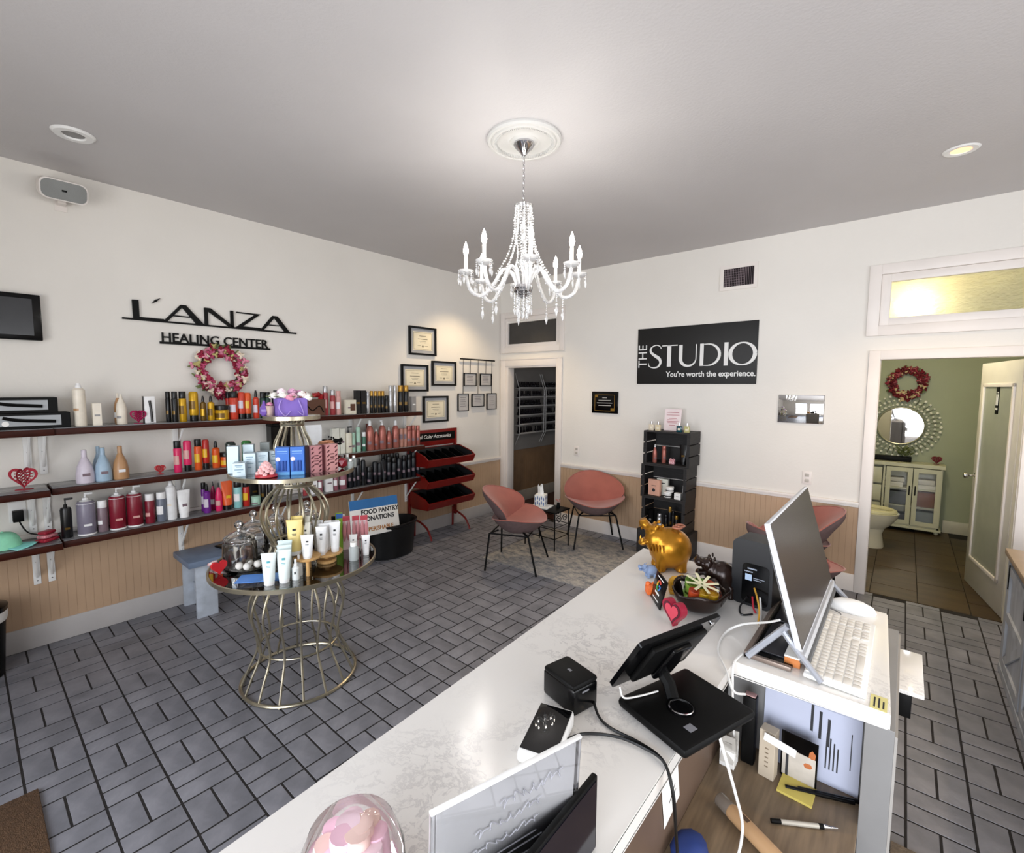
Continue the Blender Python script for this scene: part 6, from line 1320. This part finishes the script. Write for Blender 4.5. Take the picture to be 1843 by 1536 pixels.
# keyboard
t=thing('keyboard','white full-size computer keyboard on the counter in front of the monitor','keyboard',(4.247,-3.431,Z)); t.rotation_euler=(0,radians(2),0)
obj('case',MB().box(-.061,.061,-.210,.210,.002,.012,.003),M_white,t)
KM=[MB().box(-.0078,.0078,-w/2+.0012,w/2-.0012,0,.003,.0008).mesh('key',mat('key_white','#dcd8d0',.5)) for w in (.018,.10,.026,.036)]
rows=[(-.050,'f'),(-.031,'n'),(-.0125,'q'),(.0055,'a'),(.0240,'z'),(.0425,'s')]
for x,k in rows:
    y=-.198; 
    if k=='s': seq=[(.018,0)]*4+[(.10,1)]+[(.018,0)]*4
    elif k=='f': seq=[(.018,0)]*14
    elif k=='n': seq=[(.018,0)]*13+[(.036,3)]
    elif k=='q': seq=[(.026,2)]+[(.018,0)]*12+[(.026,2)]
    elif k=='a': seq=[(.036,3)]+[(.018,0)]*11+[(.036,3)]
    else: seq=[(.036,3)]+[(.018,0)]*10+[(.036,3)]
    for w,i in seq:
        obj('key',KM[i],MC['key_white'],t,loc=(x,y+w/2,.012)); y+=w+.0005
    for j in range(3): obj('key',KM[0],MC['key_white'],t,loc=(x,.083+.0185*j,.012))
    for j in range(3): obj('key',KM[0],MC['key_white'],t,loc=(x,.147+.0185*j,.012))
for o in list(t.children):
    if o.name.startswith('key'): o.rotation_euler=(0,0,0)
t=thing('computer_mouse','white computer mouse beyond the keyboard','mouse',(4.245,-3.135,Z),radians(0)); obj('shell',MB().lathe([(.001,.034),(.03,.031),(.048,.022),(.055,.008),(.052,.0)],seg=32,sx=1.15,sy=.62),M_white,t); obj('cable',MB().tube(smoothpath([(-.06,0,.006),(-.08,-.02,.004),(-.03,-.05,.004),(-.02,-.075,.004)]),.0016,5),mat('cable_grey','#6d6d70',.5),t)
single('wire_label',MB().box(-.018,.012,-.03,.03,0,.0008),mat('yellow_label','#d8cf8c',.6),'small yellow label stuck at the near corner of the counter','label',(4.334,-3.635,Z))
o=bpy.data.objects['wire_label']; obj('print',MB().box(-.012,-.009,-.022,.02,.0008,.0012).box(-.004,-.001,-.022,.02,.0008,.0012).box(.004,.007,-.02,.01,.0008,.0012),M_ink,o)
t=thing('framed_pad','bronze-edged tray holding a dark pad under the computer','tray',(4.10,-3.42,Z),radians(0))
obj('tray',MB().box(-.035,.06,-.20,.20,0,.006,.001),M_gloss,t,smooth=False); obj('rim',MB().box(-.047,-.035,-.215,.215,0,.016,.002).box(-.047,.06,-.215,-.203,0,.012,.002).box(-.047,.06,.203,.215,0,.012,.002),mat('bronze_taupe','#7d6f66',.35,.3),t); obj('pad',MB().box(-.025,.05,-.17,.02,.006,.010,.001).box(-.025,.05,.04,.17,.006,.010,.001),mat('dark_pad','#26262b',.3),t)
t=thing('small_carton','small orange and white carton under the monitor\'s near corner','box',(4.155,-3.575,Z)); obj('box',MB().box(-.015,.02,-.03,.03,0,.022,.001),mat('orange_card','#b8703a',.5),t,smooth=False); obj('lid',MB().box(-.015,.02,-.03,.03,.022,.026),M_paper,t)
# acrylic sign
t=thing('acrylic_sign','clear acrylic stand with a white sheet, seen from behind at the bottom of the picture','sign',(3.9525,-4.552,Z))
d_=Vector((.067,.217,0)).normalized(); up=Vector((.0305,.058,.20)).normalized(); up=(up-up.dot(d_)*d_).normalized(); nn=d_.cross(up); Ms=Matrix((( d_.x,nn.x,up.x,0),(d_.y,nn.y,up.y,0),(d_.z,nn.z,up.z,0),(0,0,0,1)))
t.matrix_world=Matrix.Translation((3.9695,-4.488,Z+.0015))@Ms
obj('acrylic_panel',MB().box(-.114,.114,-.003,.003,.0,.207,.001),glass('acrylic',op=.12),t,smooth=False)
obj('paper_sheet',MB().box(-.106,.106,-.0005,.0005,.004,.203),mat('translucent_paper','#d3d3d6',.6,var=.02,trans=.0),t,smooth=False)
mb=MB()
for zz,x0,x1 in ((.100,-.07,.04),(.090,-.06,.05),(.075,-.07,.03),(.06,-.05,.05)): mb.box(x0,x1,.0031,.0036,zz,zz+.0015)
obj('print',mb,mat('grey_script','#8b8b92',.7),t)
for zz,x0,s in ((.145,-.055,.9),(.170,-.02,1.2),(.12,-.06,.7)):
    pts=[(x0+.0045*k+.004*sin(k*1.9),.0034,zz+.006*sin(k*2.3)*s+.002*cos(k*1.1)) for k in range(24)]; obj('script_line',MB().tube(smoothpath(pts,3),.0007,4),mat('grey_script','#8b8b92'),t)
obj('top_edge',MB().box(-.114,.114,-.0032,.0032,.205,.2085,.0005),M_white,t)
obj('foot',MB().box(-.114,.114,-.07,0,-.0,.003,M=Ms.inverted()@Matrix.Rotation(math.atan2(d_.y,d_.x),4,'Z')),glass('acrylic'),t)
# dark tablet standing on the counter's inner edge
t=thing('dark_tablet','dark tablet standing upright on the inner counter edge at the bottom of the picture','tablet',(4.018,-4.335,Z)); obj('shell',MB().box(-.010,.0,-.29,0,0,.119,.003),M_black,t); obj('screen',MB().box(.0,.001,-.285,-.006,.006,.113),mat('navy_glass','#0d0d1c',.1),t)
obj('kickstand',MB().box(-.05,-.008,-.2,-.1,0,.004),M_black,t)
# jar of pink sweets
t=thing('candy_jar','clear round jar packed with pale pink twisted marshmallow sweets at the bottom edge','jar',(3.81,-4.62,Z))
obj('glass_body',MB().lathe([(.04,0),(.062,.01),(.070,.05),(.068,.08),(.055,.112),(.03,.126),(.001,.13)],seg=64,cap=False),glass('thin_dome',op=-.01,ior=1.18),t)
rs=random.Random(9)
for k in range(12):
    a=k*2*pi/8 if k<8 else k*1.7; r=.040 if k<8 else .016; z0=.022; h=.078 if k<8 else .092
    pts=[(r*cos(a+.25*j/6)*(1-.04*j),r*sin(a+.25*j/6)*(1-.04*j),z0+h*j/6) for j in range(7)]
    u=single('marshmallow_twist',MB().tube(smoothpath(pts,2),.0165,12),mat('marsh_%d'%(k%3),['#f0d3dd','#eabfd0','#efcfc6'][k%3],.7),'pale pink marshmallow twist packed in the clear jar, %s'%(['outer ring facing the acrylic sign','outer ring, second from the sign','outer ring, third from the sign','outer ring toward the shelves','outer ring, fifth from the sign','outer ring, sixth from the sign','outer ring nearest the counter edge','outer ring, last before the sign','inner one at the left','inner one at the right','inner one at the back','inner one at the front'][k]),'sweet',(3.81,-4.62,Z),0,'marshmallow twists in the jar')
# cables on the counter
bk=mat('black_cable','#0c0c0d',.4); wk=mat('white_cable','#dcdbd8',.4)
single('cable',MB().tube(smoothpath([(3.846,-4.05,1.062),(3.88,-4.085,1.055),(3.917,-4.099,1.054),(3.977,-4.098,1.054),(4.03,-4.112,1.056),(4.055,-4.13,1.03),(4.06,-4.12,.96),(4.055,-4.09,.88),(4.05,-4.05,.80)]),.003,6),bk,'black cable running from the black dock box over the counter edge','cable')
single('cable',MB().tube(smoothpath([(3.868,-4.195,1.06),(3.885,-4.15,1.056),(3.937,-4.116,1.0565),(3.991,-4.108,1.057),(4.035,-4.118,1.058),(4.062,-4.14,1.03),(4.066,-4.13,.95),(4.062,-4.10,.86),(4.055,-4.06,.79)]),.003,6),bk,'black cable running from the payment terminal over the counter edge','cable')
single('cable',MB().tube(smoothpath([(4.125,-3.60,1.16),(4.09,-3.57,1.13),(4.02,-3.52,1.08),(3.985,-3.55,1.056),(3.993,-3.65,1.054),(4.04,-3.74,1.056),(4.065,-3.77,1.03),(4.075,-3.70,.99)]),.003,6),wk,'white cable from the computer looping over the counter into the desk','cable')
single('cable',MB().tube(smoothpath([(4.022,-3.318,1.09),(4.035,-3.36,1.056),(4.054,-3.47,1.0545),(4.052,-3.60,1.0545),(4.044,-3.69,1.0545),(4.05,-3.72,1.02),(4.05,-3.70,.92),(4.045,-3.66,.84)]),.003,6),wk,'white cable from the router down into the knee space','cable')
single('cable',MB().tube(smoothpath([(3.90,-4.03,1.10),(3.912,-4.035,1.084),(3.93,-4.0,1.077),(3.955,-3.955,1.0765)]),.0020,6),wk,'short white cable plugged into the tablet','cable')
single('cable',MB().tube(smoothpath([(4.085,-3.97,1.066),(4.10,-3.97,1.02),(4.12,-3.95,.93),(4.13,-3.92,.84),(4.125,-3.93,.77),(4.12,-4.0,.765),(4.11,-4.1,.765)]),.003,6),wk,'white cable hanging from the tablet stand to the wood-grain shelf','cable')
# ---------------------------------------------------------------- items on the lower shelf
z=.7605
t=thing('printed_sheet','white printed sheet with dark bars leaning under the countertop end','paper',(4.20,-3.572,z)); t.rotation_euler=(radians(-3),0,0)
obj('sheet',MB().box(-.105,.105,-.001,.001,0,.235),mat('bluish_paper','#b4b9cc',.7,var=.03),t,smooth=False)
mb=MB()
for k in range(3): mb.box(.0+.018*k,.006+.018*k,-.002,-.001,.12-.012*k,.19-.012*k)
for k in range(3): mb.box(-.08,.06,-.002,-.001,.205-.007*k,.207-.007*k)
for k in range(4): mb.box(.035+.008*k,.038+.008*k,-.002,-.001,.04,.13-.01*k)
mb.box(.085,.087,-.002,-.001,.06,.15)
obj('print',mb,M_ink,t,smooth=False)
t=thing('blue_folder_sheet','second pale sheet curling just under the countertop edge','paper',(4.18,-3.60,.97)); obj('sheet',MB().grid(lambda u,v:(-.125+.25*u,-.012*sin(v*2.2),.03*v),8,6),mat('bluish_paper','#c3c8dd'),t)
t=thing('black_slim_device','tall slim black device with rose end cap standing on the lower shelf','device',(4.072,-3.62,z)); obj('body',MB().box(-.016,.016,-.014,.014,0,.185,.004),M_black,t); obj('end_cap',MB().box(-.013,.013,-.010,.010,.184,.188,.002),mat('rose_cap','#b08a86',.4),t)
t=thing('cream_carton','narrow cream carton standing on the lower shelf','box',(4.122,-3.635,z),radians(-6)); obj('box',MB().box(-.018,.018,-.016,.016,0,.125,.001),mat('cream_card','#b8ab98',.6),t,smooth=False); mb=MB()
for k in range(5): mb.box(-.004,.004,-.0166,-.016,.03+.012*k,.033+.012*k)
obj('print',mb,mat('brown_print','#7a6a58',.6),t); obj('label_strip',MB().box(-.016,.055,-.030,-.0285,.108,.128,M=Matrix.Rotation(radians(6),4,'Y')),M_paper,t)
t=thing('photo_card','leaflet with a black and orange photo standing beside the cream carton','leaflet',(4.185,-3.612,z),radians(-4)); obj('card',MB().box(-.040,.040,-.001,.001,0,.120),M_gloss,t,smooth=False); obj('printed_picture',MB().box(-.036,.036,-.0016,-.001,.006,.078),mat('photo_grey','#b9b2a8',.5,var=.3,scale=12),t,smooth=False); obj('printed_accent',MB().sph((.02,-.001,.055),.018,1,(1,.05,.7)).sph((.028,-.0012,.085),.014,1,(.6,.05,1)),mat('photo_orange','#b0673c',.5),t); obj('printed_figure',MB().box(-.028,-.022,-.0022,-.0016,.0,.07).box(-.038,-.012,-.0022,-.0016,.07,.085),M_ink,t)
for p0,p1,l in (((4.165,-3.655,z+.006),(4.30,-3.60,z+.006),'black pen lying in front of the printed sheet, nearer one'),((4.19,-3.64,z+.006),(4.312,-3.588,z+.006),'black pen lying against the printed sheet, farther one')):
    single('pen',MB().cyl(p0,p1,.0048,seg=10),M_gloss,l,'pen')
t=thing('sticky_note_pad','yellow sticky note pad on the wood-grain shelf','note pad',(4.188,-3.645,z)); 
mb=MB(); pz=[(4.148,-3.679),(4.229,-3.682),(4.228,-3.622),(4.156,-3.612)]
obj('pad',MB().box(-.037,.037,-.033,.033,0,.006,.0005,M=Matrix.Rotation(radians(-2),4,'Z')),mat('sticky_yellow','#cbb95f',.7),t,smooth=False)
t=thing('silver_pen','silver and black ballpoint pen on the wood-grain shelf','pen',(4.214,-3.745,z+.006)); t.rotation_euler=(0,0,math.atan2(.082,.126))
obj('barrel',MB().cyl((-.045,0,0),(.035,0,0),.0052,seg=12),mat('pearl_silver','#b5b0a6',.3,.4),t); obj('clicker',MB().cyl((-.066,0,0),(-.045,0,0),.005,seg=10),M_black,t); obj('grip_ring',MB().cyl((.035,0,0),(.045,0,0),.0056,seg=12),M_black,t); obj('tip',MB().cyl((.045,0,0),(.075,0,0),.005,.001,seg=10),M_chrome,t)
t=thing('makeup_tube','large tan foundation tube with clear cap lying on the lower shelf','tube',(4.12,-3.845,z+.017)); t.rotation_euler=(0,0,math.atan2(-.064,.119))
obj('body',MB().lathe([(.015,-.04),(.0165,-.036),(.0165,.12),(.014,.125)],seg=20,M=Matrix.Rotation(pi/2,4,'Y')),mat('tan_tube','#b08d68',.4,var=.06),t); obj('cap',MB().lathe([(.014,-.075),(.016,-.072),(.016,-.040)],seg=20,M=Matrix.Rotation(pi/2,4,'Y')),mat('clear_cap','#8f857b',.2,trans=.4),t); obj('printed_mark',MB().box(-.012,.008,-.005,.005,.0160,.0172),mat('brown_mark','#4a3626',.5),t)
t=thing('taped_note','small white note taped to the inside of the knee panel','paper',(4.0015,-3.98,.88)); obj('sheet',MB().box(0,.001,-.045,.04,-.05,.06,M=Matrix.Rotation(radians(12),4,'X')),M_paper,t); obj('scribble',MB().box(.001,.0015,-.02,.02,-.005,-.002,M=Matrix.Rotation(radians(40),4,'X')).box(.001,.0015,-.01,.015,-.02,-.018,M=Matrix.Rotation(radians(40),4,'X')),M_ink,t)
t=thing('crumpled_receipts','crumpled white receipts and plastic pile in the knee corner','paper',(4.035,-3.66,z)); rs=random.Random(3); mb=MB()
for k in range(6): mb.box(-.016,.016,-.001,.001,-.025,.025,M=Matrix.Translation((rs.uniform(-.01,.01),rs.uniform(-.02,.02),.035+.006*k))@Matrix.Rotation(rs.uniform(-.5,.5),4,'X')@Matrix.Rotation(rs.uniform(-.6,.6),4,'Z'))
obj('sheets',mb,mat('grey_paper','#aaa69f',.7),t,smooth=False); obj('carton',MB().box(-.018,.018,-.02,.02,0,.045,.001),M_paper,t,smooth=False)
single('blue_pouch',MB().sph((0,0,.02),.05,2,(.75,1,.42)),mat('royal_blue_fabric','#1d3370',.7,var=.2),'royal blue fabric pouch at the bottom left of the lower shelf','pouch',(4.045,-3.985,z))
# mats on the floor
def fibre(name,c): return mat(name,c,.95,var=.25,scale=60,bump=.6,bscale=200)
t=thing('door_mat','brown coir door mat at the bottom left corner','mat',(2.0,-5.3,0),radians(0)); obj('pile',MB().box(-.42,.5,-.9,.50,0,.014,.004),fibre('coir','#5b4430'),t)
t=thing('floor_mat','speckled grey floor mat corner beside the desk at the bottom right','mat',(4.75,-3.1,0)); obj('pile',MB().box(-.36,.15,-.8,.41,0,.01,.003),fibre('speckled_mat','#7a6f62'),t)

# ================================================================ CHANDELIER
t=thing('chandelier','eight-arm crystal chandelier with candle bulbs hanging from a chain','chandelier',(mx,my,0)); CH=t
obj('canopy',MB().lathe([(.058,3.125),(.06,3.115),(.05,3.10),(.028,3.08),(.014,3.062),(.006,3.055),(.001,3.05)],seg=28,cap=False),M_chrome,t)
mb=MB(); zc=3.05; k=0
while zc>2.80:
    pts=[(.006*cos(a),0,zc-.012+.013*sin(a)) if k%2 else (0,.006*cos(a),zc-.012+.013*sin(a)) for a in [2*pi*i/10 for i in range(10)]]; mb.tube(pts,.0018,5,True); zc-=.0205; k+=1
obj('chain',mb,M_chrome,t)
obj('crown',MB().lathe([(.05,2.775),(.055,2.785),(.04,2.77),(.02,2.76),(.012,2.78),(.001,2.79)],seg=24,cap=False),M_crys,t)
obj('stem',MB().lathe([(.012,2.78),(.012,2.70),(.026,2.68),(.030,2.64),(.014,2.60),(.014,2.52),(.034,2.49),(.04,2.45),(.018,2.41),(.016,2.36),(.05,2.33),(.055,2.30),(.03,2.27),(.001,2.26)],seg=20,cap=False),M_crys,t)
obj('hub',MB().lathe([(.05,2.335),(.058,2.32),(.05,2.30),(.02,2.29)],seg=24),M_chrome,t)
a0=math.atan2(.6474,.7622)
bead=lambda mb,p,r=.006: mb.sph(p,r,1)
def pend(mb,p,s=1):
    x,y,z=p; mb.sph((x,y,z-.006),.006*s,1); mb.lathe([(.001,-.012),(.007*s,-.026*s),(.0075*s,-.034*s),(.001,-.056*s)],(x,y,z),6)
crystal=mat('crystal_bead','#ffffff',.06,var=0,trans=.6,ior=1.6,spec=1)
candle=mat('candle_sleeve','#f2f0ea',.35,emit='#fff4e0',estr=.25)
bulbm=mat('bulb_glow','#fff6e8',emit='#fff3e2',estr=45)
for i in range(8):
    an=a0+radians(5+45*i); ca,sa=cos(an),sin(an); X=lambda r,z:(r*ca,r*sa,z)
    arm=obj('arm',MB().tube(smoothpath([X(.03,2.33),X(.07,2.41),X(.12,2.42),X(.17,2.34),X(.235,2.275),X(.30,2.30),X(.33,2.385)],6),.0105,8),crystal,t)
    obj('drip_cup',MB().lathe([(.004,2.386),(.022,2.388),(.042,2.402),(.046,2.412),(.040,2.406),(.02,2.396),(.004,2.395)],X(.33,0),18,cap=False),crystal,arm)
    obj('candle',MB().lathe([(.013,2.396),(.013,2.40),(.0105,2.402),(.0105,2.492),(.006,2.494)],X(.33,0),14),candle,arm)
    obj('bulb',MB().lathe([(.006,2.494),(.013,2.508),(.0155,2.522),(.011,2.545),(.003,2.568),(.0005,2.574)],X(.33,0),14),bulbm,arm)
    mb=MB()
    for k in range(6):
        b=2*pi*k/6; x,y,_=X(.33,0); x+=.042*cos(b); y+=.042*sin(b)
        mb.sph((x,y,2.398),.004,1).sph((x,y,2.388),.004,1); pend(mb,(x,y,2.384),.95)
    obj('cup_pendants',mb,crystal,arm,smooth=False)
    mb=MB(); n=26
    for k in range(n+1):
        q=k/n; r=.045+(.155-.045)*q**2.6; z=2.77-(2.77-2.40)*q
        mb.sph(X(r,z),.0060 if k%3 else .0082,1)
    obj('bead_strand',mb,crystal,arm,smooth=False)
    mb=MB()
    for k in range(22): mb.sph((.9*(.05+.012*sin(k*.3))*cos(an+.39),.9*(.05+.012*sin(k*.3))*sin(an+.39),2.77-.0155*k),.0052 if k%4 else .0075,1)
    obj('inner_strand',mb,crystal,arm,smooth=False)
    mb=MB()
    for k in range(9): q=k/8; mb.sph(X(.12+.17*q,2.40-.12*q-.06*sin(pi*q)),.0045,1)
    x,y,_=X(.235,0)
    for k in range(5): mb.sph((x,y,2.262-.010*k),.0045,1)
    pend(mb,(x,y,2.21),1.3); obj('swag',mb,crystal,arm,smooth=False)
    mb=MB()
    for rr_,zz in ((.05,2.30),(.028,2.275)):
        x,y,_=X(rr_,0)
        for k in range(8): mb.sph((x,y,zz-.010*k),.0048,1)
        pend(mb,(x,y,zz-.08),.9)
    obj('lower_strand',mb,crystal,arm,smooth=False)
    x,y,_=X(.33,0); point('candle_light',(mx+x,my+y,2.60),1.7,(1,.97,.93),.018)
